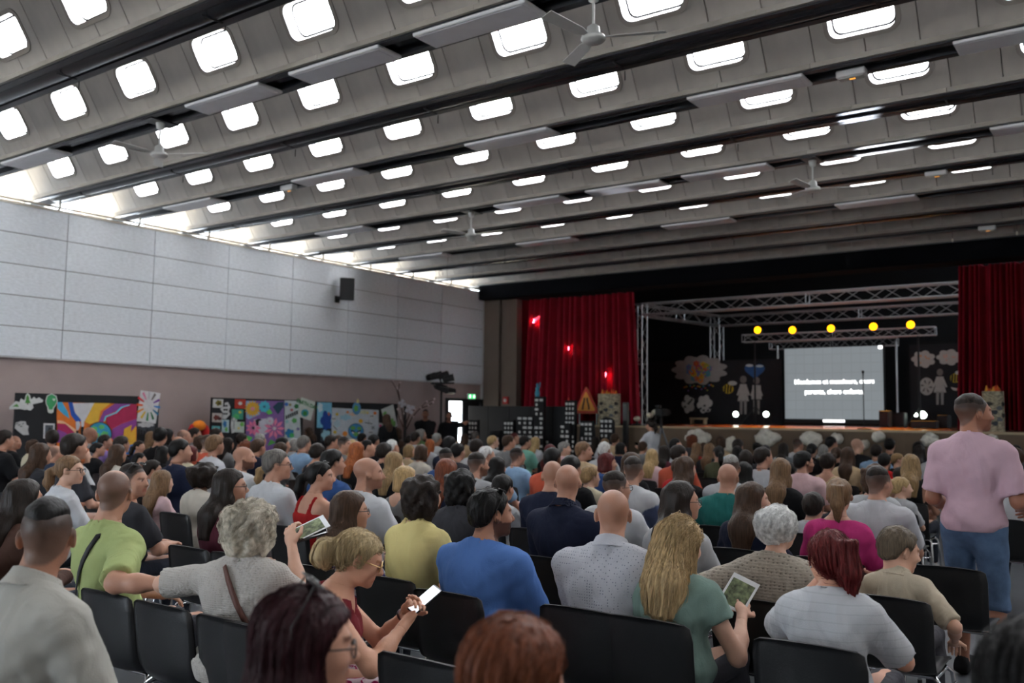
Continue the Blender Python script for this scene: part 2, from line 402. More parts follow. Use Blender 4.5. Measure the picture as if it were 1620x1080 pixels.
# ================================================================ things under the ceiling
def pxX(px, py, z): return atZ(px, py, z)[0]
m_heat = pm('heater_face', (222, 224, 230), .35, noise=(5, .05))
def heater(x0, x1, k, label):
    y = rimY(k)+.02; z = ZR-.045
    t = thing('radiant_heater', label, 'heater', ((x0+x1)/2, y+.24, z), group='radiant heater panels under the beams')
    MB().bevbox(x0, x1, y-.01, y+.35, z, z+.04, .010).build('casing', pm('heater_white', (224, 226, 230), .45, noise=(6, .04)), t)
    MB().box(x0+.05, x1-.05, y+.03, y+.31, z-.003, z+.001).build('heating_plate', m_heat, t)
    for x in (x0+.2, x1-.2):
        for yy in (y+.04, y+.30): MB().tube((x, yy, z+.04), (x, yy, ZR+.1), .006, n=6).build('hanger', m_steel, t)
HEAT = {2: [(-14.2, -12.8), (-9.6, -8.22), (-7.72, -6.36), (-5.9, -4.56)], 4: [(-14.78, -13.38), (-11.3, -9.9), (-7.76, -6.4), (-4.45, -3.1), (-1.62, -.2)], 6: [(-14.2, -12.8), (-9.6, -8.22), (-7.72, -6.36), (-6.0, -4.65), (-1.75, -.4)], 8: [(-14.75, -13.4), (-11.35, -9.95), (-7.9, -6.5), (-4.6, -3.3)]}
ordw = ['', 'first', 'second', 'third', 'fourth', 'fifth']
rowname = {2: 'the beam farthest from the stage', 4: 'the second heated beam', 6: 'the third heated beam', 8: 'the heated beam closest to the stage'}
for k, l in HEAT.items():
    for i, (a, b) in enumerate(l): heater(a, b, k, '%s white heater from the boarded wall under %s' % (ordw[i+1], rowname[k]))
m_fan = pm('fan_white', (196, 198, 196), .4, noise=(8, .05))
def fan(px, py, k, ang, label, drop=.30, ln=.62):
    y = rimY(k)+.24; X = pxX(px, py, 5.3); z = ZR-drop
    t = thing('ceiling_fan', label, 'fan', (X, y, z), group='ceiling fans')
    LMB().box(-.11, .11, -.20, .20, drop-.03, drop+.0).build('mounting_plate', m_steel, t)
    LMB().lathe([(.012, drop), (.06, drop-.02), (.045, drop-.10), (.014, drop-.12)], n=16).build('canopy', m_fan, t)
    LMB().tube((0, 0, drop-.1), (0, 0, .06), .012, n=8).build('rod', m_fan, t)
    LMB().lathe([(.03, .10), (.055, .08), (.06, .02), (.10, .0), (.11, -.03), (.09, -.05), (.0, -.055)], n=20).build('motor', m_fan, t)
    for i in range(3):
        a = ang+2*PI*i/3; c, s = math.cos(a), math.sin(a); b = LMB()
        q = [(.10, -.02, -.012), (.2, -.055, -.022), (ln, -.07, -.03), (ln+.01, .05, .012), (.2, .045, .01), (.10, .02, .006)]
        b.prism([(p[0], p[1]) for p in q], (0, 0, -.015), (c, s, 0), (-s, c, .25), (0, 0, .006)); b.build('blade', m_fan, t)
fan(258, 200, 2, .5, 'white ceiling fan beside the long heater closest to the boarded wall', .42)
fan(936, -8, 2, 2.5, 'white ceiling fan hanging past the end of the farthest-from-stage heaters', .42)
fan(735, 336, 6, .2, 'white ceiling fan lit by coloured stage light near the boarded wall', .42)
fan(1283, 256, 6, .4, 'white ceiling fan next to the bright patch of stage light', .42)
m_emerg = pm('emergency_lens', (170, 172, 170), .35, noise=(30, .2))
for i, (px, py, k) in enumerate(((447, 297, 4), (1343, 116, 4), (1480, 275, 7), (1560, 361, 10))):
    X = pxX(px, py, 5.28); y = rimY(k)+.22
    t = thing('emergency_light', ['emergency light between two heaters over the boarded-wall side', 'emergency light beside the heater over the aisle', 'emergency light under a duct past the fans', 'emergency light just in front of the black stage header'][i], 'light', (X, y, ZR-.054), group='emergency lights')
    LMB().bevbox(-.15, .15, -.06, .06, -.04, .04, .01).build('housing', m_white, t)
    LMB().bevbox(-.13, .13, -.05, .05, -.055, -.035, .008).build('diffuser', m_emerg, t)
    LMB().box(-.02, .04, -.01, .01, -.057, -.054).build('indicator', em('amber_indicator', (255, 170, 60), 2.0), t)
# wires and hooks hanging near the stage
for i, (px, py, k, L) in enumerate(((679, 395, 8, .75), (696, 428, 9, .25), (748, 420, 9, .3), (833, 400, 8, .35), (1040, 400, 9, .3), (1513, 370, 10, .22), (1613, 360, 10, .2))):
    X = pxX(px, py, 5.3); y = rimY(k)+.05
    t = thing('hanging_wire', ['long wavy wire with a small brass bulb end against the boarded wall', 'short drop wire with a hook beside the last heater', 'drop wire with a black hook under the ceiling', 'drop wire with a black hook before the curtain', 'drop wire above the stage opening', 'drop wire with a small lamp holder before the header', 'drop wire with a lamp holder over the side curtain'][i], 'wire', (X, y, ZR))
    P = [(.012*math.sin(j*1.1)*(1 if L > .5 else .1), 0, -L*j/8) for j in range(9)]
    LMB().path(P, .004, 5).build('wire', m_black, t); LMB().lathe([(.006, -L), (.018, -L-.02), (.02, -L-.05), (.006, -L-.07)], n=8).build('end_fitting', m_trim if i in (0, 5, 6) else m_black, t)
# black loudspeaker on the boarded wall
q = atX(549, 457, WX+.25)
t = thing('wall_loudspeaker', 'black loudspeaker on a bracket high on the boarded wall', 'loudspeaker', tuple(q))
b = LMB(); pf = [(-.13, -.10), (.13, -.10), (.17, .14), (-.17, .14)]
b.prism(pf, (0, 0, -.26), (0, 1, 0), (1, 0, 0), (0, 0, .52)); o = b.build('cabinet', m_black, t); o.rotation_euler = (.0, .18, -.75)
b = LMB().box(-.15, .15, .135, .148, -.24, .24); o = b.build('grille', pm('speaker_grille', (34, 35, 38), .6, bump=(300, .5)), t); o.data.transform(Matrix.Rotation(PI/2, 4, 'Z')@Matrix.Identity(4)); o.data.transform(Matrix.Rotation(PI, 4, 'Z')); o.rotation_euler = (.0, .18, -.75)
LMB().path([(-.05, .0, -.20), (-.12, -.06, -.24), (-.25, -.08, -.24)], .018, 8).box(-.26, -.24, -.15, .0, -.32, -.16).build('wall_bracket', m_black, t)
# ================================================================ the stage and what stands on it
m_velvet = pm('red_velvet', (140, 15, 38), .85, noise=(3, .15), spec=.25)
def curtain(px0, px1, Y, lab, folds, fl=0, seed=2):
    x0, x1 = atY(px0, 560, Y)[0], atY(px1, 560, Y)[0]; rr = random.Random(seed); n = folds*10; b = MB(); vs = []; ph = [rr.uniform(-.5, .5) for _ in range(folds+2)]
    zs = [sz(Y)+.02, 2.2, 3.2, 4.2, 4.97]
    for z in zs:
        h = (4.97-z)/3.5
        for i in range(n+1):
            u = i/n; f = (u+.012*math.sin(u*23+seed)+.008*math.sin(u*51))*folds; k = max(0, int(f)); am = .075+.03*ph[min(k, folds)]; fx = (u-.5)
            x = x0+(x1-x0)*u+fx*fl*h+.02*math.sin(f*2*PI+ph[k])
            vs.append((x, Y+am*2.7*(abs(math.sin(f*PI+.3*ph[k]))**.8*2-1)*(.8+.5*h)+.03*math.sin(u*9+seed), z))
    m = len(zs); N = len(vs); vs += [(x, y+.012, z) for x, y, z in vs]; W_ = n+1; fs = []
    for j in range(m-1):
        for i in range(n):
            k = j*W_+i; fs += [(k, k+1, k+W_+1, k+W_), (N+k, N+k+W_, N+k+W_+1, N+k+1)]
    b.add(vs, fs, True)
    for i in (0, n): b.add([vs[j*W_+i] for j in range(m)]+[vs[N+j*W_+i] for j in range(m)], [(j, j+1, m+j+1, m+j) for j in range(m-1)])
    return tag(b.build('stage_curtain', m_velvet), lab, 'curtain')
curtain(821, 1003, 21.42, 'red velvet stage curtain beside the brown wall, with small bright light spots', 19, .35, 2)
curtain(1521, 1760, 21.42, 'dark red velvet stage curtain past the overhead truss', 24, .2, 5)
m_alu = pm('truss_aluminium', (178, 180, 182), .32, metal=.85)
def truss(p, q, lab, s=.29, bays=None, r=.022, grp=None):
    p, q = Vector(p), Vector(q); d = q-p; L = d.length; d.normalize()
    up = Vector((0, 0, 1)) if abs(d.z) < .8 else Vector((0, 1, 0)); a = d.cross(up).normalized(); c = a.cross(d).normalized()
    t = thing('truss', lab, 'truss', tuple(p), group=grp); n = bays or max(2, int(L/.42)); cs = [(-1, -1), (1, -1), (1, 1), (-1, 1)]
    for i, j in cs:
        o = a*(i*s/2)+c*(j*s/2); MB().tube(p+o, q+o, r, n=8).build('chord', m_alu, t)
    b = MB()
    for k in range(n):
        u0, u1 = p+d*(L*k/n), p+d*(L*(k+1)/n)
        for f in range(4):
            i0, j0 = cs[f]; i1, j1 = cs[(f+1) % 4]
            A, B = a*(i0*s/2)+c*(j0*s/2), a*(i1*s/2)+c*(j1*s/2)
            if k % 2: A, B = B, A
            b.tube(u0+A, u1+B, r*.42, n=5, caps=False)
    for e in (p, q, p+d*(L*.5)):
        for f in range(4):
            i0, j0 = cs[f]; i1, j1 = cs[(f+1) % 4]; b.tube(e+a*(i0*s/2)+c*(j0*s/2), e+a*(i1*s/2)+c*(j1*s/2), r*.6, n=6)
    b.build('bracing', m_alu, t); return t
YT0, YT1 = 21.9, 25.6
zt = atY(1010, 490, YT0)[2]; xa = atY(1012, 490, YT0)[0]; xb = xa+8.9; xra = xa+.05
truss((xa+.15, YT0, zt), (xb, YT0, zt), 'front overhead truss in line with the red curtains')
YT0b = YT0
truss((xa, YT0, sz(YT0)), (xa, YT0, zt+.145), 'upright truss tower at the inner edge of the lit red curtain')
xr = atY(1134, 540, YT1)[0]
truss((xr, YT1, zt), (xb, YT1, zt), 'rear overhead truss above the amber spotlights')
truss((xr, YT1, sz(YT1)), (xr, YT1, zt-.15), 'rear upright truss tower rising behind the painted cloud')
truss((xa, YT0+.15, zt), (xr, YT1-.15, zt), 'side truss joining the front and rear towers')
# lamp bar with five amber spots
YL = 24.2
A = atY(1176, 535, YL); B = atY(1480, 524, YL); zb = (A[2]+B[2])/2
truss((A[0], YL, zb), (B[0], YL, zb), 'slim lamp bar carrying five amber spotlights', .20, 16, .014)
for px in (1194, 1453):
    X = atY(px, 560, YL)[0]; t = thing('lamp_stand', 'black wind-up stand holding the lamp bar, %s' % ('near the painted children' if px < 1300 else 'near the two small clouds'), 'stand', (X, YL, sz(YL)))
    MB().tube((X, YL, sz(YL)), (X, YL, zb-.1), .03, .02, n=10).build('mast', m_black, t)
    for a in (0, 2.1, 4.2): MB().tube((X, YL, sz(YL)+.5), (X+.5*math.cos(a), YL+.5*math.sin(a), sz(YL)+.01), .014, n=6).build('leg', m_black, t)
m_amber = pm('amber_lens', (255, 150, 10), .4, emit=((255, 156, 8), 6.0))
for i, (px, py) in enumerate(((1199, 522), (1254, 522), (1315, 519.5), (1382, 516.5), (1441, 513.5))):
    q = atY(px, py, YL-.1); t = thing('amber_spotlight', '%s amber spotlight along the lamp bar, counted from the painted children' % ordw[i+1], 'spotlight', tuple(q))
    LMB().lathe([(.05, .20), (.075, .16), (.095, .0), (.10, -.02)], n=16, axis='y').build('can', m_black, t)
    LMB().lathe([(.0, -.032), (.092, -.028), (.092, -.021)], n=18, axis='y').build('lens', m_amber, t)
    lt = bpy.data.lights.new('amber_beam', 'SPOT'); lt.energy = 700; lt.color = (1, .42, .06); lt.spot_size = .9; lt.spot_blend = .6; lo_ = bpy.data.objects.new('amber_beam', lt); COL.objects.link(lo_); lo_.parent = t; lo_.location = (0, -.08, 0); lo_.rotation_euler = (-.62, 0, 0)
    LMB().path([(-.11, .06, 0), (-.11, .06, -.14), (.11, .06, -.14), (.11, .06, 0)], .012, 6).build('yoke', m_black, t)
# LED wall
YS = 25.0
s0, s1 = atY(1241, 552, YS), atY(1398.5, 663, YS); x0, x1, z1, z0 = s0[0], s1[0], atY(1320, 549, YS)[2], atY(1320, 663, YS)[2]
t = thing('led_screen', 'grey LED screen showing two lines of white French text', 'screen', ((x0+x1)/2, YS, z0))
MB().box(x0-.03, x1+.03, YS+.01, YS+.12, z0-.12, z1+.03).build('screen_frame', m_black, t)
m_led = bpy.data.materials.new('led_grey'); m_led.use_nodes = True
nt = m_led.node_tree; bs = nt.nodes['Principled BSDF']; bs.inputs['Base Color'].default_value = (.05, .05, .05, 1); tc = nt.nodes.new('ShaderNodeTexCoord'); br = nt.nodes.new('ShaderNodeTexBrick')
br.inputs['Scale'].default_value = 1; br.inputs['Brick Width'].default_value = .25; br.inputs['Row Height'].default_value = .25; br.inputs['Mortar Size'].default_value = .012; br.offset = 0
br.inputs[1].default_value = (*lin((122, 129, 133)), 1); br.inputs[2].default_value = (*lin((120, 127, 131)), 1); br.inputs[3].default_value = (*lin((114, 121, 124)), 1)
sp_ = nt.nodes.new('ShaderNodeMapping'); sp_.inputs['Rotation'].default_value = (PI/2, 0, 0); nt.links.new(tc.outputs['Object'], sp_.inputs[0]); nt.links.new(sp_.outputs[0], br.inputs[0])
nt.links.new(br.outputs[0], bs.inputs['Emission Color']); bs.inputs['Emission Strength'].default_value = 1.0
MB().box(x0, x1, YS, YS+.01, z0, z1).build('picture', m_led, t)
m_txt = em('white_text', (255, 255, 255), 3.2)
def text(s, loc, size, parent, name, mat, rot=(PI/2, 0, 0), align='CENTER', ext=.003, loc_world=True):
    cu = bpy.data.curves.new(name, 'FONT'); cu.body = s; cu.size = size; cu.align_x = align; cu.align_y = 'CENTER'; cu.extrude = ext; cu.offset = size*.018
    o = bpy.data.objects.new(name, cu); dg = bpy.context.evaluated_depsgraph_get(); me = bpy.data.meshes.new_from_object(o); bpy.data.objects.remove(o)
    me.materials.clear(); me.materials.append(mat); m = link(name, me, parent); L = Vector(loc)-(parent.location if parent and loc_world else Vector((0, 0, 0))); m.location = L; m.rotation_euler = rot; return m
for s_, py in (('Mesdames et messieurs, chers', 603.5), ('parents, chers enfants,', 619.5)):
    q = atY(1318.5 if py < 610 else 1319, py, YS-.01); text(s_, tuple(q), .172, t, 'screen_text', m_txt)['kind'] = 'stuff'
b = MB(); q = atY(1319, 665.5, YS-.012)
for i in range(9): b.box(q[0]-.28+.064*i, q[0]-.28+.064*i+.05, YS-.012, YS-.006, q[2]-.035, q[2]+.03)
b.build('screen_caption', m_txt, t)['kind'] = 'stuff'
q = atY(1392.5, 549, YS-.01); MB().box(q[0]-.05, q[0]+.05, YS-.012, YS-.004, q[2]-.04, q[2]+.04).build('corner_light', m_txt, t)
q0, q1 = atY(1219, 549, YS+.3), atY(1420, 538, YS+.3); zq = (q0[2]+q1[2])/2
truss((q0[0], YS+.3, zq), (q1[0], YS+.3, zq), 'dark truss right above the LED screen', .2, 14, .013)
for px in (1231, 1419):
    X = atY(px, 600, YS+.3)[0]; tag(MB().tube((X, YS+.3, sz(YS)), (X, YS+.3, zq), .028, n=10).build('screen_mast', m_alu), 'bright metal mast standing beside the LED screen, %s' % ('next to the painted children' if px < 1300 else 'next to the black amplifier'), 'mast')
# black scenery flats
YFL = 26.2
def flat(px0, px1, py, Y, lab):
    a, c = atY(px0, py, Y), atY(px1, py, Y); return tag(MB().box(a[0], c[0], Y, Y+.06, sz(Y), a[2]).build('scenery_flat', pm('flat_black', (20, 20, 24), .8, noise=(3, .2))), lab, 'scenery')
YFL = 25.2
flat(1020, 1236, 573, YFL, 'black scenery flat behind the painted cloud and children'); flat(1438, 1560, 545, YFL, 'black scenery flat behind the two small clouds')
def cutout(name, lab, cat, pts, Y, col, th=.03, rough=.8, px=True, n=(9, .12)):
    """a card cut to an outline, standing in the plane y = Y"""
    P = [atY(a, c, Y) for a, c in pts]; o = np.mean(P, 0)
    t = thing(name, lab, cat, (o[0], Y, o[2])) if lab else None
    b = MB().prism([(p[0], p[2]) for p in P], (0, Y-th, 0), (1, 0, 0), (0, 0, 1), (0, th, 0)); return t, b
def card(parent, part, pts, Y, col, off=.0, th=.012, rough=.8):
    P = [atY(a, c, Y) for a, c in pts]
    return MB().prism([(p[0], p[2]) for p in P], (0, Y-off-th, 0), (1, 0, 0), (0, 0, 1), (0, th, 0)).build(part, pm('card_%d_%d_%d' % col, col, rough, noise=(9, .1)), parent)
def circ(cx, cy, rx, ry=None, n=14, a0=0): ry = ry or rx; return [(cx+rx*math.cos(a0+2*PI*i/n), cy-ry*math.sin(a0+2*PI*i/n)) for i in range(n)]
def lobes(cx, cy, rx, ry, k, d=.14, n=60, ph=0): return [(cx+rx*(1+d*abs(math.sin(k*(a/2)+ph))-d)*math.cos(a), cy-ry*(1+d*abs(math.sin(k*(a/2)+ph))-d)*math.sin(a)) for a in [2*PI*i/n for i in range(n)]]
YC = YFL-.001
def sthing(name, lab, cat, px, py, Y=YC): q = atY(px, py, Y); return thing(name, lab, cat, tuple(q))
t = sthing('painted_cloud', 'large grey painted card cloud behind a bunch of coloured flowers', 'decoration', 1108, 607)
card(t, 'cloud_card', lobes(1107, 585, 45, 24, 11, .2), YC, (150, 146, 142))
t = sthing('flower_bunch', 'bunch of multicoloured paper flowers below the large grey cloud', 'decoration', 1105, 606, YC-.013); rr = random.Random(4)
pal = [(206, 120, 40), (196, 160, 40), (120, 90, 150), (70, 140, 150), (190, 80, 60), (150, 150, 60), (90, 120, 170)]
for i in range(26):
    a = rr.uniform(0, 2*PI); d = math.sqrt(rr.random()); x, y = 1104+21*d*math.cos(a), 588+14*d*math.sin(a); c = pal[i % 7]
    card(t, 'paper_flower', lobes(x, y, 5.2, 5.2, 6, .3, 30), YC-.013, c, .004*(i % 5)); card(t, 'flower_centre', circ(x, y, 1.5, n=8), YC-.013, pal[(i+3) % 7], .004*(i % 5)+.013)
for i in range(16): x, y = 1083+3*i, 611+rr.uniform(-3, 7); card(t, 'petal_drop', circ(x, y, 1.3, n=7), YC-.013, pal[i % 7])
t = sthing('paper_creatures', 'black and white drawn paper figures under the falling petals', 'decoration', 1104, 654)
card(t, 'drawing', lobes(1089, 639, 10.5, 15, 5, .25), YC, (196, 192, 186)); card(t, 'drawing', lobes(1115, 639, 12.5, 15, 6, .22, ph=1), YC, (200, 196, 190))
for i in range(14): x, y = rr.uniform(1082, 1125), rr.uniform(628, 650); card(t, 'ink_mark', lobes(x, y, 2.4, 2.0, 3, .4, 16), YC, (52, 52, 52), .013, .004)
def bee(px, py, s, lab):
    t = sthing('paper_bee', lab, 'decoration', px, py, YC)
    card(t, 'body', circ(px, py, 8.5*s, 7.5*s, 18), YC, (214, 178, 40))
    for k in (-.5, .05, .6): card(t, 'stripe', [(px+8*s*k-1.3*s, py-6.5*s*math.cos(k)), (px+8*s*k+1.5*s, py-6.8*s*math.cos(k)), (px+8*s*k+.5*s, py+6.8*s*math.cos(k)), (px+8*s*k-2.2*s, py+6.5*s*math.cos(k))], YC, (22, 20, 18), .013, .006)
    card(t, 'wing', circ(px+7*s, py-9*s, 7*s, 3.6*s, 14, .3), YC, (196, 196, 192)); card(t, 'head', circ(px-8.5*s, py+1.5*s, 3.2*s, n=12), YC, (26, 24, 22))
bee(1152, 615, 1.0, 'yellow and black paper bee beside the painted children'); bee(1511, 598, .95, 'yellow and black paper bee beside the red curtain')
def paper_child(px, y0, y1, w, lab, girl=True):
    t = sthing('paper_child', lab, 'decoration', px, y1, YC); H = y1-y0; c = (182, 178, 170)
    card(t, 'head', circ(px, y0+H*.10, H*.085, H*.10, 16), YC, (120, 112, 106))
    if girl: card(t, 'dress', [(px-w*.30, y0+H*.22), (px+w*.30, y0+H*.22), (px+w*.34, y0+H*.42), (px+w*.52, y0+H*.66), (px-w*.52, y0+H*.66), (px-w*.34, y0+H*.42)], YC, c)
    else: card(t, 'jacket', [(px-w*.4, y0+H*.22), (px+w*.4, y0+H*.22), (px+w*.5, y0+H*.6), (px-w*.5, y0+H*.6)], YC, c)
    for sx in (-1, 1):
        card(t, 'arm', [(px+sx*w*.28, y0+H*.23), (px+sx*w*.62, y0+H*.5), (px+sx*w*.48, y0+H*.52), (px+sx*w*.24, y0+H*.34)], YC-.012, c)
        card(t, 'leg', [(px+sx*w*.06, y0+H*.62), (px+sx*w*.32, y0+H*.62), (px+sx*w*.30, y1), (px+sx*w*.10, y1)], YC, (150, 146, 140))
paper_child(1176, 594, 655, 17, 'paper cut-out girl in a white dress holding hands on the stage'); paper_child(1197, 596, 655, 16, 'paper cut-out boy in a white jacket under the blue heart', False)
t = sthing('painted_heart', 'blue and white painted heart shape above the paper boy', 'decoration', 1194, 600, YC)
hp = [(1194+16*(math.sin(a)**3), 586-(.85*(13*math.cos(a)-5*math.cos(2*a)-2*math.cos(3*a)-math.cos(4*a)))) for a in [2*PI*i/30 for i in range(30)]]
card(t, 'heart_card', hp, YC, (40, 86, 140)); card(t, 'white_wave', circ(1186, 578, 6, 2.2, 12), YC, (190, 200, 206), .013, .006); card(t, 'white_wave', circ(1202, 579, 6, 2, 12), YC, (190, 200, 206), .013, .006)
for cx, cy, rx, ry, lab in ((1461, 568, 19.5, 14, 'small white paper cloud with orange dots above the paper girl'), (1502, 565, 21, 13, 'small white paper cloud with pink dots beside the red curtain')):
    t = sthing('paper_cloud', lab, 'decoration', cx, cy+12); card(t, 'cloud_card', lobes(cx, cy, rx, ry, 7, .22), YC, (184, 180, 172))
    for i in range(9): card(t, 'painted_dot', circ(cx+rr.uniform(-9, 9), cy+rr.uniform(-6, 6), 1.6, n=7), YC, (204, 150, 110) if cx < 1480 else (206, 164, 150), .013, .004)
paper_child(1487, 583, 640, 19, 'paper cut-out girl in a speckled dress beside a big white face')
t = sthing('mask_drawing', 'big white paper face with dark brush strokes beside the speckled girl', 'decoration', 1466, 625); card(t, 'face_card', circ(1466, 611, 11.5, 14, 20), YC, (176, 172, 164))
for i in range(6): a = i*1.05; card(t, 'brush_stroke', [(1466+8*math.cos(a), 611+9*math.sin(a)), (1466+9.4*math.cos(a+.25), 611+11*math.sin(a+.25)), (1466+3*math.cos(a+.5), 611+3*math.sin(a+.5))], YC, (40, 40, 40), .013, .004)
t = sthing('red_card_boat', 'small red and white card shape low on the flat beside the curtain', 'decoration', 1521, 618, YC); card(t, 'red_card', [(1513, 617), (1516, 612), (1524, 610.5), (1534, 612), (1536, 617)], YC, (186, 40, 40)); card(t, 'white_tail', [(1504, 612), (1514, 614), (1514, 618), (1508, 617)], YC, (180, 176, 170))
# bench, floor lamps, equipment at the back of the stage
def onstage(px, Y): return np.array((atY(px, 600, Y)[0], Y, sz(Y)))
q = onstage(1105, 24.6); t = thing('low_bench', 'low pale wooden bench under the paper figures', 'bench', tuple(q)); MB().box(q[0]-.24, q[0]+.24, q[1]-.1, q[1]+.1, q[2]+.12, q[2]+.17).build('bench_top', pm('pale_wood', (190, 168, 130), .6, noise=(6, .15)), t)
for s_ in (-.2, .2): MB().box(q[0]+s_-.02, q[0]+s_+.02, q[1]-.09, q[1]+.09, q[2], q[2]+.12).build('bench_leg', pm('pale_wood', (190, 168, 130)), t)
m_hot = em('white_lens', (235, 255, 240), 14.0)
for i, (px, py, r) in enumerate(((1164, 655, .075), (1212, 655, .075), (1460, 656, .09), (1449, 656, .045), (1431, 658, .035))):
    Yq = 24.0+.1*i; q = atY(px, py, Yq); t = thing('floor_spotlight', ['white floor spotlight in front of the paper bee', 'white floor spotlight in front of the paper boy', 'large white floor spotlight below the small clouds', 'small white floor spotlight beside a larger lit one', 'tiny floor spotlight beside the black amplifier'][i], 'spotlight', (q[0], Yq, sz(Yq)))
    h = q[2]-sz(Yq); LMB().lathe([(r*.6, .16), (r*1.1, .12), (r*1.2, -.0)], (0, 0, h), 16, 'y').build('can', m_black, t); LMB().lathe([(0, -.008), (r, -.006), (r, .0)], (0, 0, h), 18, 'y').build('lens', m_hot, t)
    LMB().path([(-r*1.3, .06, h), (-r*1.3, .06, .02), (r*1.3, .06, .02), (r*1.3, .06, h)], .012, 6).build('stand', m_black, t)
def amp(px0, px1, py0, Y, lab, name='amplifier', d=.35):
    a, c = atY(px0, py0, Y), atY(px1, py0, Y); t = thing(name, lab, name.replace('_', ' '), ((a[0]+c[0])/2, Y, sz(Y)))
    MB().bevbox(a[0], c[0], Y, Y+d, sz(Y)+.01, a[2], .02).build('cabinet', m_black, t); MB().box(a[0]+.03, c[0]-.03, Y-.012, Y+.002, sz(Y)+.05, a[2]-.05).build('grille', pm('grille_cloth', (40, 36, 38), .8, bump=(200, .4)), t); return t
amp(1390, 1406, 649, 23.2, 'black amplifier standing at the corner of the LED screen'); amp(1408, 1430, 652, 23.6, 'black flight case beside the amplifier and floor lamps', 'equipment_case'); amp(1440, 1480, 665, 22.6, 'low black mixer case with a white rim near the stage edge', 'mixer_case', .5)
amp(1482, 1500, 656, 23.0, 'black stage monitor under the paper girl', 'stage_monitor'); amp(1596, 1625, 648, 22.4, 'black stage monitor before the dark red curtain', 'stage_monitor')
amp(991, 1008, 648, 21.5, 'black stage monitor beside the newspaper drum', 'stage_monitor', .4)
for i, (px, py) in enumerate(((1008, 662), (1028, 657), (1036, 652))):
    q = atY(px, py, 21.2); t = thing('stage_lamp', ['small lamp with a white dome beside the black monitor', 'pale round lamp beside the film camera', 'upper pale round lamp behind the film camera'][i], 'lamp', (q[0], 21.2, sz(21.2)))
    h = q[2]-sz(21.2); LMB().lathe([(.04, 0), (.11, .01), (.11, .03), (.03, .05), (.03, max(h-.05, .06))], n=14).build('base', m_black, t); LMB().ball((0, 0, max(h, .08)), .095, 14, 8, (1, .8, .75)).build('dome', pm('dome_white', (206, 200, 182), .4), t)
# microphone stand at the stage edge
q = onstage(1365.5, 20.75); zt_ = atY(1364, 586, 20.75)[2]
t = thing('microphone_stand', 'straight black microphone stand with round base before the screen', 'microphone stand', tuple(q))
LMB().lathe([(.155, 0), (.155, .012), (.03, .03), (.0, .03)], n=24).build('base', m_black, t); LMB().tube((0, 0, .02), (0, 0, zt_-q[2]-.14), .011, n=8).build('pole', m_black, t)
LMB().lathe([(.012, zt_-q[2]-.16), (.016, zt_-q[2]-.06), (.027, zt_-q[2]-.05), (.03, zt_-q[2]-.02), (.018, zt_-q[2])], n=12).build('microphone', m_black, t)
# road-works sign, newspaper drums
YP = 20.85
q = onstage(928, YP); t = thing('road_sign', 'triangular orange road-narrows sign with red border on the stage', 'sign', tuple(q))
def tri(m): ap, l, r_ = atY(927.5, 610, YP), atY(908.5, 653.5, YP), atY(948.5, 654, YP); c = (ap+l+r_)/3; return [tuple(c+(v-c)*m) for v in (ap, l, r_)]
def rtri(m, rad=.12):
    V = tri(m); out = []
    for i in range(3):
        A_, B_, C_ = (np.array(V[(i-1) % 3]), np.array(V[i]), np.array(V[(i+1) % 3]))
        for u in np.linspace(0, 1, 5): out.append((((B_+(A_-B_)*rad)*(1-u)**2+2*B_*u*(1-u)+(B_+(C_-B_)*rad)*u*u)))
    return [(p[0], p[2]) for p in out]
def tplate(m, col, off, part): MB().prism(rtri(m), (0, YP-off, 0), (1, 0, 0), (0, 0, 1), (0, .012, 0)).build(part, pm('sign_%d%d%d' % col, col, .45, noise=(6, .08)), t)
tplate(1.03, (176, 92, 40), .0, 'sign_plate'); tplate(.97, (176, 40, 34), .013, 'red_border'); tplate(.74, (206, 138, 46), .026, 'orange_field')
for sx in (-1, 1):
    P_ = [(928+sx*(6.2-2.8*(1/(1+math.exp(-(u-.5)*9)))), 648-19*u) for u in np.linspace(0, 1, 9)]; P2 = [(a+sx*-2.4, c) for a, c in P_[::-1]]
    card(t, 'symbol', P_+P2, YP, (50, 42, 30), .04, .006)
for px in (917, 944): a = atY(px, 654, YP); MB().tube((a[0], YP, a[2]), (a[0], YP, sz(YP)), .014, n=6).build('sign_leg', m_alu, t)
m_news = pm('newsprint', (168, 158, 132), .8, noise=(16, .75), stretch=(1, 1, 2.2))
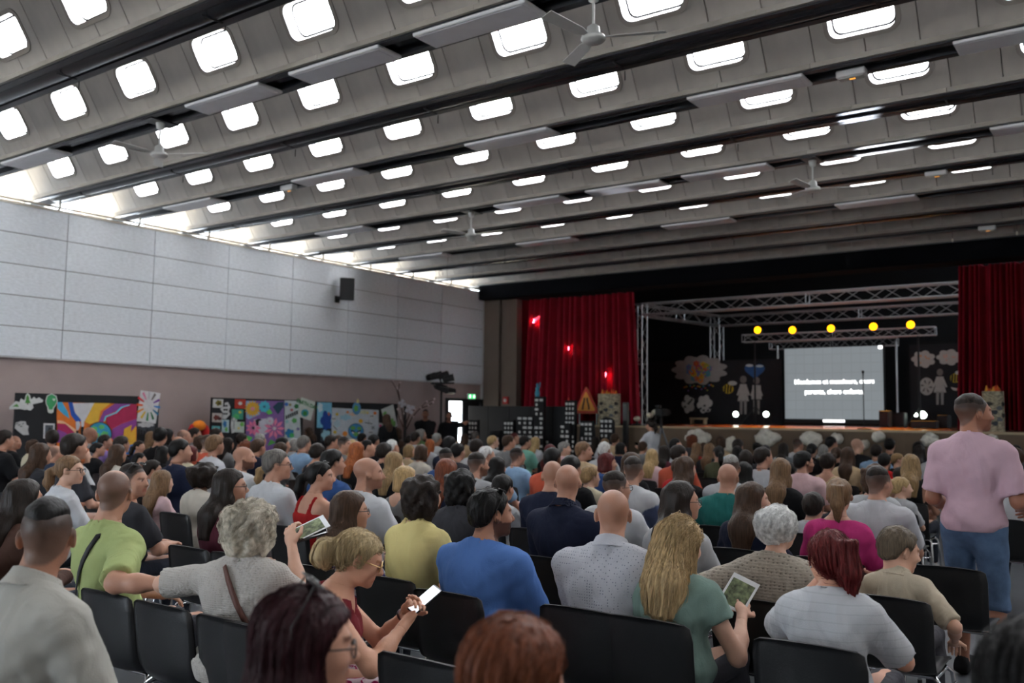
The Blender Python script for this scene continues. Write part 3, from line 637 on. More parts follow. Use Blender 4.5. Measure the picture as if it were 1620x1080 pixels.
def drum(px0, px1, py, Y, lab, box=False):
    a, c = atY(px0, py, Y), atY(px1, py, Y); X = (a[0]+c[0])/2; R = (c[0]-a[0])/2*.97; z0, z1 = sz(Y), a[2]; t = thing('newspaper_drum', lab, 'drum', (X, Y, z0)); H = z1-z0
    LMB().lathe([(R, 0), (R*1.02, .01), (R, .03), (R, H*.32), (R*1.03, H*.34), (R, H*.36), (R, H*.64), (R*1.03, H*.66), (R, H*.68), (R, H-.02), (R*1.02, H), (R*.94, H), (R*.94, H-.06)], n=28).build('drum_body', m_news, t)
    for i in range(9):
        an = i*.7; b = LMB(); x, y = R*.6*math.cos(an), R*.6*math.sin(an); b.lathe([(.03, H-.04), (.035, H), (.012, H+.05+.03*(i % 3)), (0, H+.07+.03*(i % 3))], (x, y, 0), 7); b.build('paper_flame', pm('flame_paper_%d' % (i % 2), ((214, 84, 30), (222, 150, 40))[i % 2], .7), t)
    for i in range(12):
        an = -PI/2+(i % 6-2.5)*.45; zz = H*(.2+.28*(i//6)+.1*(i % 3)); b = LMB(); u = (-math.sin(an), math.cos(an), 0); b.prism(lobes(0, 0, .07, .05, 3, .3, 14, i), (R*1.035*math.cos(an), R*1.035*math.sin(an), zz), u, (0, 0, 1), (.004*math.cos(an), .004*math.sin(an), 0)); b.build('ink_patch', pm('ink_%d' % (i % 3), ((60, 64, 70), (96, 100, 104), (44, 42, 40))[i % 3], .8), t)
drum(948, 980, 623, 20.86, 'drum covered in newspaper with paper flames beside the road sign'); drum(1553, 1589, 619, 20.86, 'drum covered in newspaper before the dark red curtain')
# paper clouds fixed to the stage front
m_cotton = pm('white_crepe', (226, 222, 210), .9, noise=(14, .18), bump=(30, .9))
def cloud(cx, cy, rx, ry, lab, seed):
    Y = SF-.04; c = atY(cx, cy, Y); k = (atY(cx+10, cy, Y)-c)[0]/10; F = Field(); rr = random.Random(seed)
    for i in range(16):
        a = rr.uniform(0, 2*PI); d = math.sqrt(rr.random())*.72; F.ell((c[0]+rx*k*d*math.cos(a), Y-.04, c[2]+ry*k*d*math.sin(a)), (max(.05, rx*k*.34), .09, max(.06, ry*k*.42)), .03)
    F.ell((c[0], Y-.02, c[2]), (rx*k*.8, .05, ry*k*.7), .05); lo, hi = F.bounds(.03); G, n = _grid_pts(lo, hi, .022)
    d = F.at(G)+wob(G, 70, seed, .016); d = np.maximum(d, G[:, 1]-(SF-.022)); me = net_mesh('paper_cloud', [surfnet(d.reshape(n), lo, .022)], [m_cotton]); tag(link('paper_cloud', me), lab, 'decoration')
CL = [(1105, 692, 22, 14, 'large ruffled paper cloud on the stage front nearest the film camera'), (1158, 704, 13, 13, 'drooping ruffled paper cloud on the stage front before the paper bee'), (1214, 691, 22, 13, 'broad dome-shaped paper cloud on the stage front below the floor spotlights'), (1284, 695, 19, 13, 'lopsided paper cloud on the stage front below the LED screen text'), (1325, 694, 11, 9, 'small round paper cloud on the stage front beside the lopsided one'), (1391, 692, 11, 9, 'small slanted paper cloud on the stage front below the amplifier'), (1369, 703, 6, 6, 'tiny paper cloud on the stage front below the slanted one'), (1471, 695, 16, 12, 'paper cloud on the stage front beside the person in pink'), (1567, 698, 14, 14, 'paper cloud on the stage front under the dark red curtain')]
CLOUDS = CL
# ================================================================ display boards, skyline and people's art along the left wall
XBD = -15.45
def bpt(px, py, off=0): return atX(px, py, XBD+off)
def bcard(parent, part, pts, col, off=.03, th=.006, X=None):
    P = [atX(a, c, (X if X is not None else XBD)+off) for a, c in pts]
    return MB().prism([(p[1], p[2]) for p in P], ((X if X is not None else XBD)+off-th, 0, 0), (0, 1, 0), (0, 0, 1), (th, 0, 0)).build(part, pm('card_%d_%d_%d' % col, col, .8, noise=(9, .1)), parent)
def c6(x0, pts): return [(x0+a/6, 600+b/6) for a, b in pts]
def board(px0, px1, py, lab):
    a, c = bpt(px0, py), bpt(px1, py); zt = (a[2]+bpt(px1, py+ (px1-px0)*.05)[2])/2; t = thing('display_board', lab, 'display board', (XBD, (a[1]+c[1])/2, 0))
    zt = a[2]
    MB().box(XBD-.03, XBD+.01, a[1], c[1], .25, zt).build('panel', pm('board_black', (24, 25, 30), .8, noise=(4, .15)), t)
    for y in (a[1]+.05, (a[1]+c[1])/2, c[1]-.05):
        MB().box(XBD-.05, XBD-.03, y-.03, y+.03, 0, zt).build('post', m_black, t); MB().box(XBD-.28, XBD+.22, y-.03, y+.03, 0, .03).build('foot', m_black, t)
board(25, 252, 621, 'black display board with the swirling rainbow and globe mural'); board(335, 480, 628.5, 'black display board with the painted flower mural'); board(500.5, 629, 635, 'black display board with the angry globe poster')
def art(name, lab, px, py): q = bpt(px, py, .03); return thing(name, lab, 'artwork', tuple(q))
# mural 1
t = art('swirl_mural', 'mural of orange, purple and blue swirls with chimneys and a half globe', 153, 675)
L = lambda p, pts, col, o, x0=0: bcard(t, p, c6(x0, pts), col, o)
L('canvas', [(540, 215), (1300, 235), (1292, 720), (540, 720)], (222, 118, 40), .03)
for k, (pts, col) in enumerate([([(545, 215), (590, 215), (645, 310), (660, 372), (600, 330), (545, 275)], (70, 170, 214)), ([(648, 216), (692, 218), (705, 300), (772, 390), (735, 420), (675, 340)], (34, 84, 176)), ([(690, 225), (895, 222), (845, 320), (800, 400), (796, 452), (774, 452), (768, 380), (715, 320)], (206, 206, 210)),
    ([(895, 223), (1050, 226), (955, 300), (932, 400), (850, 425), (803, 400), (848, 320)], (226, 178, 60)), ([(1090, 230), (1250, 232), (1010, 340), (975, 420), (942, 400), (985, 300)], (140, 70, 150)), ([(1250, 233), (1299, 236), (1297, 370), (1150, 420), (1062, 470), (1012, 412), (1012, 345)], (176, 40, 84)),
    ([(1297, 372), (1296, 450), (1200, 520), (1100, 600), (1062, 560), (1064, 472), (1152, 422)], (142, 66, 146)), ([(545, 420), (620, 424), (705, 490), (722, 560), (700, 572), (640, 520), (545, 470)], (170, 36, 90)), ([(545, 472), (622, 504), (692, 575), (545, 600)], (134, 66, 144)),
    ([(545, 388), (600, 394), (724, 478), (722, 515), (620, 420), (545, 414)], (232, 186, 150)), ([(720, 400), (750, 395), (765, 430), (745, 480), (725, 480)], (200, 200, 204)), ([(1180, 470), (1250, 430), (1240, 510), (1292, 440), (1290, 600), (1220, 660), (1168, 580)], (230, 176, 56)), ([(1090, 600), (1160, 560), (1200, 660), (1110, 712), (1060, 690)], (30, 28, 34)), ([(1200, 640), (1290, 600), (1290, 712), (1140, 712)], (40, 120, 196))]):
    L('painted_swirl', pts, col, .032+.0015*k)
L('chimney', [(770, 448), (796, 448), (792, 560), (768, 560)], (26, 24, 28), .055); L('chimney', [(724, 488), (744, 488), (742, 565), (722, 565)], (26, 24, 28), .055)
cc = lambda cx, cy, r, ry=None, n=24: [(cx+r*math.cos(2*PI*i/n), cy+(ry or r)*math.sin(2*PI*i/n)) for i in range(n)]
L('globe_outline', cc(945, 520, 118), (24, 30, 40), .056); L('globe', cc(945, 520, 110), (54, 152, 190), .058)
for dx, dy, r in ((-50, -50, 34), (20, -70, 30), (50, 0, 40), (-30, 10, 36), (-70, 40, 24)): L('land', lobes(945+dx, 520+dy, r, r*.8, 5, .3, 24), (98, 190, 110), .060)
L('wave_line', [(985, 395), (1000, 350), (1100, 310), (1150, 260), (1230, 238), (1232, 246), (1158, 270), (1108, 320), (1010, 358), (995, 398)], (110, 206, 224), .062)
# pieces on board 1
def piece(name, lab, px, py, layers, x0):
    global t; t = art(name, lab, px, py)
    for k, (part, pts, col) in enumerate(layers): bcard(t, part, c6(x0, pts), col, .03+.004*k, .003)
piece('paper_tree', 'white paper cut-out with a green fir tree and jagged grass', 42, 636, [('paper_shape', [(90, 262), (150, 205), (185, 215), (200, 180), (232, 200), (245, 150), (262, 128), (285, 150), (295, 190), (325, 165), (345, 185), (370, 170), (410, 195), (405, 215), (312, 235), (318, 270), (290, 295), (250, 285), (240, 290), (190, 280), (90, 284)], (206, 208, 206)), ('fir_tree', [(262, 140), (280, 180), (275, 185), (290, 225), (238, 225), (250, 185), (246, 180)], (74, 140, 62)), ('trunk', [(258, 225), (268, 225), (268, 240), (258, 240)], (96, 70, 50)), ('grass', [(120, 258), (160, 230), (175, 250), (180, 262)], (96, 150, 84))], 0)
piece('paper_bulb', 'white paper cut-out of a green light bulb', 82, 638, [('paper_shape', [(432, 200), (445, 155), (490, 132), (535, 155), (549, 205), (530, 250), (512, 270), (508, 310), (488, 322), (462, 316), (452, 300), (450, 265), (436, 235)], (210, 212, 210)), ('green_glass', [(440, 200), (452, 160), (490, 140), (528, 160), (541, 205), (520, 250), (505, 262), (500, 285), (465, 285), (460, 262), (444, 235)], (64, 158, 100)), ('heart', [(512, 205), (498, 188), (505, 180), (514, 188), (522, 180), (528, 190)], (206, 220, 210))], 0)
piece('scribble_paper', 'white paper scrap with black scribbles low on the mural board', 34, 678, [('paper_shape', [(140, 460), (150, 410), (200, 395), (245, 398), (250, 430), (272, 440), (265, 480), (275, 525), (220, 528), (170, 490)], (186, 186, 186))]+[('scribble', [(150+20*i, 420+12*(i % 3)), (175+18*i, 412+14*(i % 3)), (176+18*i, 418+14*(i % 3)), (152+20*i, 427+12*(i % 3))], (60, 60, 60)) for i in range(4)], 0)
piece('framed_print', 'small dark print in a white frame beside the swirl mural', 78, 682, [('frame', [(414, 415), (520, 418), (518, 560), (412, 560)], (206, 208, 210)), ('print', [(430, 432), (505, 434), (503, 540), (428, 540)], (76, 82, 88)), ('figure', [(455, 480), (470, 450), (490, 470), (500, 530), (450, 530)], (36, 38, 42))], 0)
ray_ = [((150*math.cos(a), 190*math.sin(a)), (150*math.cos(a+.18), 190*math.sin(a+.18)), c) for a, c in zip([i*.524 for i in range(12)], [(54, 130, 200), (30, 110, 150), (24, 100, 60), (34, 130, 70), (224, 190, 50), (226, 140, 40), (226, 90, 40), (200, 40, 50), (206, 120, 150), (190, 190, 196), (120, 112, 108), (120, 70, 150)])]
def cl(p): return (min(max(p[0], 1302), 1520), min(max(p[1], 108), 412))
piece('sunburst_poster', 'white poster with coloured rays bursting from the centre', 235, 643, [('paper', [(1335, 102), (1524, 130), (1478, 418), (1298, 396)], (216, 216, 218))]+[('ray', [(1410+a[0]*.35, 250+a[1]*.35), cl((1408+a[0]*.78, 252+a[1]*.74)), cl((1408+b_[0]*.78, 252+b_[1]*.74)), (1410+b_[0]*.35, 250+b_[1]*.35)], c) for a, b_, c in ray_], 0)
piece('skyline_drawing', 'small grey drawing of a city skyline under the sunburst', 233, 681, [('paper', [(1298, 405), (1470, 420), (1465, 530), (1298, 520)], (60, 62, 70)), ('smoke', lobes(1385, 430, 86, 26, 8, .3, 40), (190, 190, 192))]+[('tower', [(1310+26*i, 470+9*(i % 3)), (1328+26*i, 470+9*(i % 3)), (1328+26*i, 528), (1310+26*i, 526)], (30, 30, 34)) for i in range(6)], 0)
# mural 2 : flowers
t = art('flower_mural', 'mural of large pink, yellow and blue flowers', 419, 668); L2 = lambda p, pts, col, o: bcard(t, p, c6(270, pts), col, o, .004)
L2('canvas', [(714, 200), (1076, 205), (1076, 720), (714, 720)], (132, 96, 160), .03); L2('painted_sky', [(716, 205), (800, 205), (850, 330), (740, 380), (716, 360)], (140, 170, 214), .034); L2('painted_face', [(790, 380), (910, 370), (925, 500), (850, 560), (800, 540)], (206, 204, 214), .034); L2('painted_sky', [(716, 540), (800, 580), (780, 718), (716, 718)], (70, 96, 190), .034)
def flower(cx, cy, r, n, col, ctr, o, w=.3, ph=0):
    for i in range(n):
        a = ph+2*PI*i/n; c, s_ = math.cos(a), math.sin(a); L2('petal', [(cx+.15*r*c, cy+.15*r*s_), (cx+r*.6*c-w*r*.5*s_, cy+r*.6*s_+w*r*.5*c), (cx+r*c, cy+r*s_), (cx+r*.6*c+w*r*.5*s_, cy+r*.6*s_-w*r*.5*c)], col, o+.0008*(i % 2))
    L2('flower_centre', cc(cx, cy, r*.17, n=12), ctr, o+.004)
flower(778, 278, 82, 16, (206, 160, 50), (224, 130, 150), .036, .32); flower(890, 258, 58, 9, (76, 184, 206), (40, 100, 120), .038, .8); flower(785, 460, 76, 9, (226, 120, 160), (40, 40, 44), .040, .42); flower(985, 465, 104, 9, (230, 132, 168), (210, 200, 205), .040, .34); flower(942, 395, 44, 12, (200, 200, 206), (228, 160, 190), .042, .5)
for pts, col in (([(970, 260), (1020, 215), (1072, 212), (1072, 260), (1020, 330)], (36, 70, 90)), ([(905, 310), (940, 280), (968, 320), (930, 335)], (100, 190, 90)), ([(720, 530), (780, 550), (740, 600)], (90, 190, 90)), ([(920, 630), (950, 570), (1000, 600)], (90, 180, 80)), ([(805, 385), (835, 372), (872, 382), (840, 395), (830, 430), (850, 440), (815, 435)], (26, 26, 30))): L2('leaf', pts, col, .043)
# papers on board 2
def small(lab, box, base, blobs, name='pinned_drawing', x0=270): 
    (xa, ya, xb_, yb_) = box; piece(name, lab, x0+(xa+xb_)/12, 600+(ya+yb_)/12, [('paper', [(xa, ya), (xb_, ya+4), (xb_-3, yb_), (xa-3, yb_-4)], base)]+[('painted_blob', lobes(xa+(xb_-xa)*u, ya+(yb_-ya)*v, (xb_-xa)*r, (yb_-ya)*r, 5, .3, 20), c) for u, v, r, c in blobs], x0)
small('white drawing with an olive green creature at the corner of the flower board', (402, 185, 500, 270), (204, 204, 202), [(.55, .45, .34, (120, 110, 36)), (.6, .5, .16, (70, 60, 30))])
small('red card with a white bird shape pinned on the flower board', (610, 186, 712, 278), (176, 54, 40), [(.5, .45, .2, (206, 206, 202))])
small('drawing with brown and red marks pinned under the olive creature', (396, 318, 490, 408), (190, 182, 176), [(.4, .5, .32, (110, 48, 40)), (.75, .6, .2, (80, 36, 34))])
small('green and blue painting with a yellow sun on the flower board', (582, 282, 690, 380), (64, 150, 130), [(.7, .3, .14, (226, 206, 80)), (.4, .7, .3, (80, 180, 110))])
small('narrow light-blue and green painting on the flower board', (488, 380, 556, 505), (180, 206, 214), [(.4, .35, .28, (50, 120, 186)), (.6, .75, .2, (110, 180, 90))]); small('pale paper with green edges beside the flower mural', (610, 400, 700, 505), (206, 214, 206), [(.75, .25, .22, (120, 190, 90)), (.4, .6, .14, (222, 206, 120))]); small('teal paper corner low on the flower board', (392, 440, 470, 492), (96, 176, 180), [(.4, .6, .3, (206, 206, 190))])
piece('paper_butterfly', 'black and white paper butterfly pinned on the flower board', 356, 647, [('paper_shape', [(470, 280), (505, 262), (515, 222), (545, 214), (568, 262), (552, 300), (566, 330), (520, 378), (490, 370), (498, 320)], (200, 200, 200))]+[('wing_mark', lobes(510+22*(i % 2), 250+38*(i//2), 13, 11, 4, .4, 14), (40, 40, 44)) for i in range(6)], 270)
piece('paper_flower_drawing', 'white paper flower on a stem beside the green painting', 369, 670, [('paper_shape', [(580, 352), (620, 345), (632, 390), (616, 420), (612, 500), (580, 512), (570, 440), (574, 400)], (206, 206, 206))]+[('petal_outline', lobes(602, 378, 22, 26, 6, .45, 26), (70, 70, 74)), ('petal', lobes(602, 378, 17, 20, 6, .45, 26), (206, 206, 206)), ('stem', [(600, 405), (604, 405), (602, 470), (598, 470)], (50, 50, 54))], 270)
t = art('slogan_sheet', 'tall white sheet with coloured blobs and dark lettering beside the flower mural', 463, 665); L3 = lambda p, pts, col, o: bcard(t, p, c6(270, pts), col, o, .004)
L3('paper', [(1082, 198), (1222, 205), (1240, 640), (1082, 640)], (196, 206, 208), .03)
for k, (cx, cy, r, c) in enumerate(((1100, 235, 20, (54, 110, 190)), (1195, 255, 24, (50, 120, 70)), (1135, 240, 14, (140, 130, 80)), (1150, 290, 16, (176, 110, 110)), (1130, 510, 46, (40, 120, 170)), (1150, 530, 26, (70, 170, 90)), (1175, 390, 26, (90, 170, 90)), (1105, 400, 18, (150, 200, 200)), (1210, 470, 16, (120, 110, 160)))): L3('painted_blob', lobes(cx, cy, r, r, 5, .3, 20), c, .034+.0006*k)
for i in range(6): L3('lettering', [(1092+20*i, 345-9*i), (1106+20*i, 338-9*i), (1108+20*i, 372-9*i), (1095+20*i, 380-9*i)], (44, 46, 48), .04)
t = art('earth_day_paper', 'tilted white paper with green EARTH DAY lettering and a small globe', 485, 645); L3('paper', [(1240, 168), (1376, 215), (1330, 392), (1206, 350)], (208, 212, 206), .05); L3('globe', cc(1275, 318, 36), (70, 160, 180), .054); L3('land', lobes(1275, 322, 24, 26, 5, .35, 20), (60, 140, 70), .057)
_q = bpt(270+1297/6, 600+238/6, .058); m_ = text('EARTH DAY', tuple(_q), .115, t, 'lettering', pm('green_ink', (40, 120, 60), .8)); m_.rotation_euler = (PI/2, .28, PI/2)
small('blue poster of a dark wave below a pale sky on the globe board', (1392, 216, 1530, 462), (120, 186, 214), [(.62, .72, .42, (28, 70, 150)), (.2, .2, .2, (200, 216, 222)), (.8, .45, .08, (190, 120, 110))], 'wave_poster'); small('pale blue round painting low on the globe board', (1424, 474, 1522, 592), (60, 66, 74), [(.5, .45, .48, (150, 196, 210))], 'round_painting')
# angry globe poster
t = art('globe_poster', 'white poster with an angry blue and green globe, skulls and paint dots', 562, 672); L4 = lambda p, pts, col, o: bcard(t, p, c6(540, pts), col, o, .004)
L4('paper', [(-88, 268), (356, 290), (350, 660), (-95, 660)], (198, 204, 210), .03)
for cx, cy, r, c in ((320, 320, 15, (222, 120, 50)), (185, 395, 20, (226, 176, 50)), (35, 515, 24, (222, 140, 60)), (-40, 330, 14, (226, 190, 60)), (-60, 500, 16, (210, 180, 60)), (60, 310, 12, (226, 130, 60)), (250, 320, 8, (226, 190, 60))): L4('paint_dot', cc(cx, cy, r, n=12), c, .034)
for cx, cy, rx, ry, c in ((40, 360, 60, 30, (160, 200, 216)), (220, 310, 50, 20, (206, 206, 170)), (110, 330, 40, 18, (222, 190, 170)), (-40, 420, 36, 40, (180, 206, 214))): L4('paint_wash', lobes(cx, cy, rx, ry, 6, .3, 24), c, .033)
L4('globe_outline', cc(140, 490, 74), (30, 60, 80), .036); L4('globe', cc(140, 490, 69), (62, 140, 196), .038)
for dx, dy, r in ((-30, -30, 28), (30, -25, 26), (0, 30, 30)): L4('land', lobes(140+dx, 490+dy, r, r*.8, 5, .35, 20), (104, 170, 90), .040)
for sx in (-1, 1): L4('brow', [(140+sx*10, 494), (140+sx*48, 478), (140+sx*46, 492), (140+sx*12, 506)], (24, 24, 28), .043); L4('eye', cc(140+sx*27, 502, 11, n=10), (226, 226, 226), .042)
for cx, cy in ((290, 350), (280, 505), (-70, 375)):
    L4('skull', cc(cx, cy, 24, 28, 14), (206, 208, 210), .036)
    for sx in (-1, 1): L4('skull_eye', cc(cx+sx*9, cy-2, 6, n=8), (40, 40, 44), .039)
for a, b_ in (((225, 410), (295, 420)), ((258, 385), (262, 430)), ((288, 445), (315, 470)), ((312, 445), (290, 472)), ((-75, 440), (-40, 480))): L4('ink_stroke', [(a[0], a[1]-3), (b_[0], b_[1]-3), (b_[0], b_[1]+4), (a[0], a[1]+4)], (40, 44, 50), .037)
t = art('earth_balloon', 'blue and green earth cut-out with a flame on top of the globe board', 564, 645); L4('globe', cc(145, 275, 40, 60), (90, 150, 196), .05); L4('land', lobes(140, 275, 24, 34, 5, .35, 20), (110, 176, 90), .054); L4('flame', [(140, 222), (150, 195), (158, 180), (170, 205), (168, 224)], (222, 206, 140), .052)
t = art('leaning_paper', 'white paper with green leaf prints leaning on the end of the globe board', 615, 658); L4('paper', [(378, 285), (492, 236), (535, 445), (430, 470)], (206, 212, 210), .07)
for cx, cy in ((480, 395), (500, 420), (415, 330)): L4('leaf_print', lobes(cx, cy, 20, 30, 3, .3, 16), (110, 170, 90), .075)
t = art('splash_paper', 'small paper with pink and green splashes low beside the person in black', 603, 678); L4('paper', [(358, 410), (425, 425), (400, 560), (350, 540)], (206, 206, 206), .06); L4('splash', cc(372, 440, 12, n=10), (214, 70, 130), .064); L4('splash', lobes(392, 480, 20, 26, 5, .3, 18), (80, 180, 110), .064)
# orange and red soft figure beside the boards
q = atX(314, 690, -14.6); t = thing('paper_sun_hat', 'orange and red padded arch standing against the wall between two boards', 'decoration', (-15.4, atX(314, 690, -15.4)[1], 0))
Pa = [atX(300+0*1, 720, -15.4), atX(301, 690, -15.4), atX(306, 676, -15.4), atX(315, 671, -15.4), atX(323, 677, -15.4), atX(327, 690, -15.4), atX(326, 720, -15.4)]
MB().path([tuple(p) for p in Pa], .085, 10).build('red_arch', pm('red_felt', (176, 30, 28), .9), t); c = atX(315, 673, -15.36); MB().ball(tuple(c), .13, 14, 9, (.8, 1.1, .8)).build('orange_pompom', pm('orange_felt', (232, 130, 30), .9, bump=(40, .6)), t)
MB().tube((-15.4, Pa[0][1], 0), tuple(Pa[0]), .05, n=8).tube((-15.4, Pa[6][1], 0), tuple(Pa[6]), .05, n=8).build('stand', m_black, t)
# bare branches with white paper lilies
Yb = atX(641, 690, -15.3)[1]; t = thing('branch_display', 'bare branches tied to a dark post with small pale buds', 'branches', (-15.3, Yb, 0))
pp = lambda px, py: tuple(atX(px, py, -15.3))
MB().tube((-15.3, Yb, 0), pp(641, 642), .045, .03, n=8).build('post', m_black, t)
m_twig = pm('twig_bark', (70, 52, 46), .8); m_bud = pm('bud', (196, 176, 176), .7)
for br in ([(641, 690), (637, 655), (633, 635), (627, 615), (620, 603)], [(633, 635), (630, 618), (632, 606)], [(642, 680), (652, 660), (664, 646), (674, 636), (686, 632)], [(664, 646), (676, 642), (684, 637)], [(640, 680), (632, 662), (628, 648)], [(642, 670), (648, 655), (655, 648)]):
    MB().path([pp(*q) for q in br], [.016-.0022*i for i in range(len(br))], 6).build('branch', m_twig, t)
    for q in br[1:]: c = pp(q[0]+1.5, q[1]-1); MB().ball(c, .028, 8, 6).build('bud', m_bud, t)
t = thing('paper_lily', 'white paper lilies hanging on the bare branches', 'decoration', pp(645, 650)); m_paper = pm('lily_paper', (206, 206, 214), .8)
for (cx, cy, r, a0) in ((637, 638, 7, .3), (649, 647, 9, 1.2)):
    for i in range(4): a = a0+i*1.5; bcard(t, 'petal', [(cx, cy), (cx+r*.6*math.cos(a)-r*.4*math.sin(a), cy+r*.6*math.sin(a)+r*.4*math.cos(a)), (cx+r*math.cos(a), cy+r*math.sin(a)), (cx+r*.6*math.cos(a)+r*.4*math.sin(a), cy+r*.6*math.sin(a)-r*.4*math.cos(a))], (206, 206, 214), .02+.02*i, .01, X=-15.25)
# black partition and the card skyline before the stage
YQ = 19.62
a, c = atY(741, 642, YQ), atY(911, 645, YQ); t = thing('black_partition', 'long black partition screen in front of the lit red curtain', 'partition', ((a[0]+c[0])/2, YQ, 0)); nP = 5
for i in range(nP): x0 = a[0]+(c[0]-a[0])*i/nP; MB().bevbox(x0+.004, a[0]+(c[0]-a[0])*(i+1)/nP-.004, YQ, YQ+.06, .02, a[2], .005).build('panel', pm('partition_black', (20, 21, 25), .75, noise=(5, .2)), t)
for i in range(nP+1): x0 = a[0]+(c[0]-a[0])*i/nP; MB().box(x0-.03, x0+.03, YQ-.02, YQ+.35, 0, .02).build('foot', m_black, t)
m_cb = pm('black_card', (18, 18, 21), .8, noise=(8, .2)); m_cw = pm('white_card', (206, 206, 204), .8)
BLD = [(706, 721, 665, 3, 'low card tower with white windows beside the doorway'), (741, 755, 664, 3, 'card tower with white windows at the end of the partition'), (776, 791, 681, 2, 'short card tower showing only its top windows'), (797, 812, 664, 3, 'card tower with three columns of white windows'), (818, 843, 656, 3, 'wide card tower with scattered white windows'), (845.5, 860, 627, 2, 'tallest card tower with a small blue statue on top'), (856, 868, 693, 2, 'small card block at the foot of the tallest tower'), (894, 909, 633, 3, 'tall card tower beside the road sign'), (886, 901, 669, 2, 'card block at the foot of the tower beside the road sign'), (918, 937, 665, 3, 'tapered card tower before the stage front'), (949, 969, 660, 3, 'card tower with a domed top before the newspaper drum')]
for i, (p0, p1, py, nc, lab) in enumerate(BLD):
    Y = 19.25-.12*(i % 3); a, c = atY(p0, py, Y), atY(p1, py, Y); x0, x1, zt = a[0], c[0], a[2]; t = thing('card_tower', lab, 'card tower', ((x0+x1)/2, Y, 0), group='black card skyline')
    b = MB()
    if 'tapered' in lab: b.prism([(x0-.08, 0), (x1+.08, 0), (x1, zt), (x0, zt)], (0, Y, 0), (1, 0, 0), (0, 0, 1), (0, .12, 0))
    elif 'domed' in lab: b.prism([(x0, 0), (x1, 0), (x1, zt-.12)]+[((x0+x1)/2+(x1-x0)/2*math.cos(k*PI/8), zt-.12+.12*math.sin(k*PI/8)) for k in range(1, 8)]+[(x0, zt-.12)], (0, Y, 0), (1, 0, 0), (0, 0, 1), (0, .12, 0))
    else: b.box(x0, x1, Y, Y+.12, 0, zt)
    b.build('tower_body', m_cb, t)
    w = MB(); rr = random.Random(i); z = zt-.09; k = 0
    while z > .5:
        for j in range(nc):
            if rr.random() < .86:
                cx = x0+(x1-x0)*(j+.5)/nc; hw = (x1-x0)/nc*(.36 if k % 2 == 0 else .2); w.box(cx-hw, cx+hw, Y-.006, Y+.001, z-.03, z+.03)
        z -= .115; k += 1
    w.build('window_stickers', m_cw, t)
Y = 19.01; c = atY(847, 640, Y); a = atY(847, 616, Y); t = thing('blue_statuette', 'small turquoise statue figure on top of the tallest card tower', 'statuette', (atY(850, 628, Y)[0], Y+.06, atY(850, 627, Y)[2]))
LMB().lathe([(.06, 0), (.05, .03), (.055, .05), (.07, .06), (.045, .16), (.05, .22), (.022, .25), (.035, .28), (.03, .32), (.0, .34)], (-.04, 0, 0), 12).build('figure', pm('turquoise_paint', (50, 130, 160), .6), t); LMB().path([(-.0, 0, .2), (.03, 0, .26), (.04, 0, .36)], .014, 6).build('raised_arm', pm('turquoise_paint', (50, 130, 160)), t)
q = atY(896, 642, Y); t = thing('card_rocket', 'white card cone with a red tip behind the tower near the road sign', 'decoration', (q[0]-.12, Y+.3, 0)); z1 = atY(894, 628, Y+.3)[2]
LMB().lathe([(.05, 0), (.05, z1-.28), (.045, z1-.16)], n=12).build('white_tube', m_cw, t); LMB().lathe([(.046, z1-.16), (.02, z1-.03), (0, z1)], n=12).build('red_tip', pm('red_card', (190, 40, 36), .7), t)
# lamp tree on a stand in front of the wall
Yl = 18.6; X = atY(698, 640, Yl)[0]; zt = atY(700, 606, Yl)[2]; t = thing('lighting_stand', 'black lighting stand with a cluster of spotlights before the boarded wall', 'lighting stand', (X, Yl, 0))
X_LAMP, Z_LAMP = X+.36, zt+.12
MB().tube((X, Yl, .0), (X, Yl, zt), .035, .028, n=10).build('pole', m_black, t); MB().tube((X-.35, Yl, zt), (X+.42, Yl, zt), .025, n=8).tube((X-.2, Yl-.15, zt+.2), (X+.3, Yl-.15, zt+.2), .02, n=8).tube((X, Yl, zt), (X, Yl-.15, zt+.2), .02, n=8).build('cross_bar', m_black, t)
for a in (.4, 2.5, 4.6): MB().tube((X, Yl, .8), (X+.6*math.cos(a), Yl+.6*math.sin(a), .01), .018, n=8).build('leg', m_black, t)
for i, (dx, dz, an) in enumerate(((-.26, .17, .3), (-.05, .20, -.2), (.16, .2, .2), (.36, .12, -.3), (.10, -.12, .1))):
    b = LMB().lathe([(.05, .18), (.085, .12), (.095, -.10), (.10, -.12)], n=14, axis='y'); o = b.build('spot_head', m_black, t); o.location = (dx, -.12, zt+dz); o.rotation_euler = (-.25 if dz > 0 else .3, 0, an+2.6)
    b = LMB().lathe([(0, -.112), (.085, -.11), (.085, -.1)], n=14, axis='y'); o2 = b.build('lens', pm('cold_lens', (150, 170, 196), .15), t); o2.location = o.location; o2.rotation_euler = o.rotation_euler
o = LMB().prism([(-.1, 0), (.42, -.1), (.45, -.2), (.35, -.24), (-.05, -.1)], (0, -.25, 0), (1, 0, 0), (0, 0, 1), (0, .3, 0)).build('barn_door', m_black, t); o.location = (.02, 0, zt-.05)
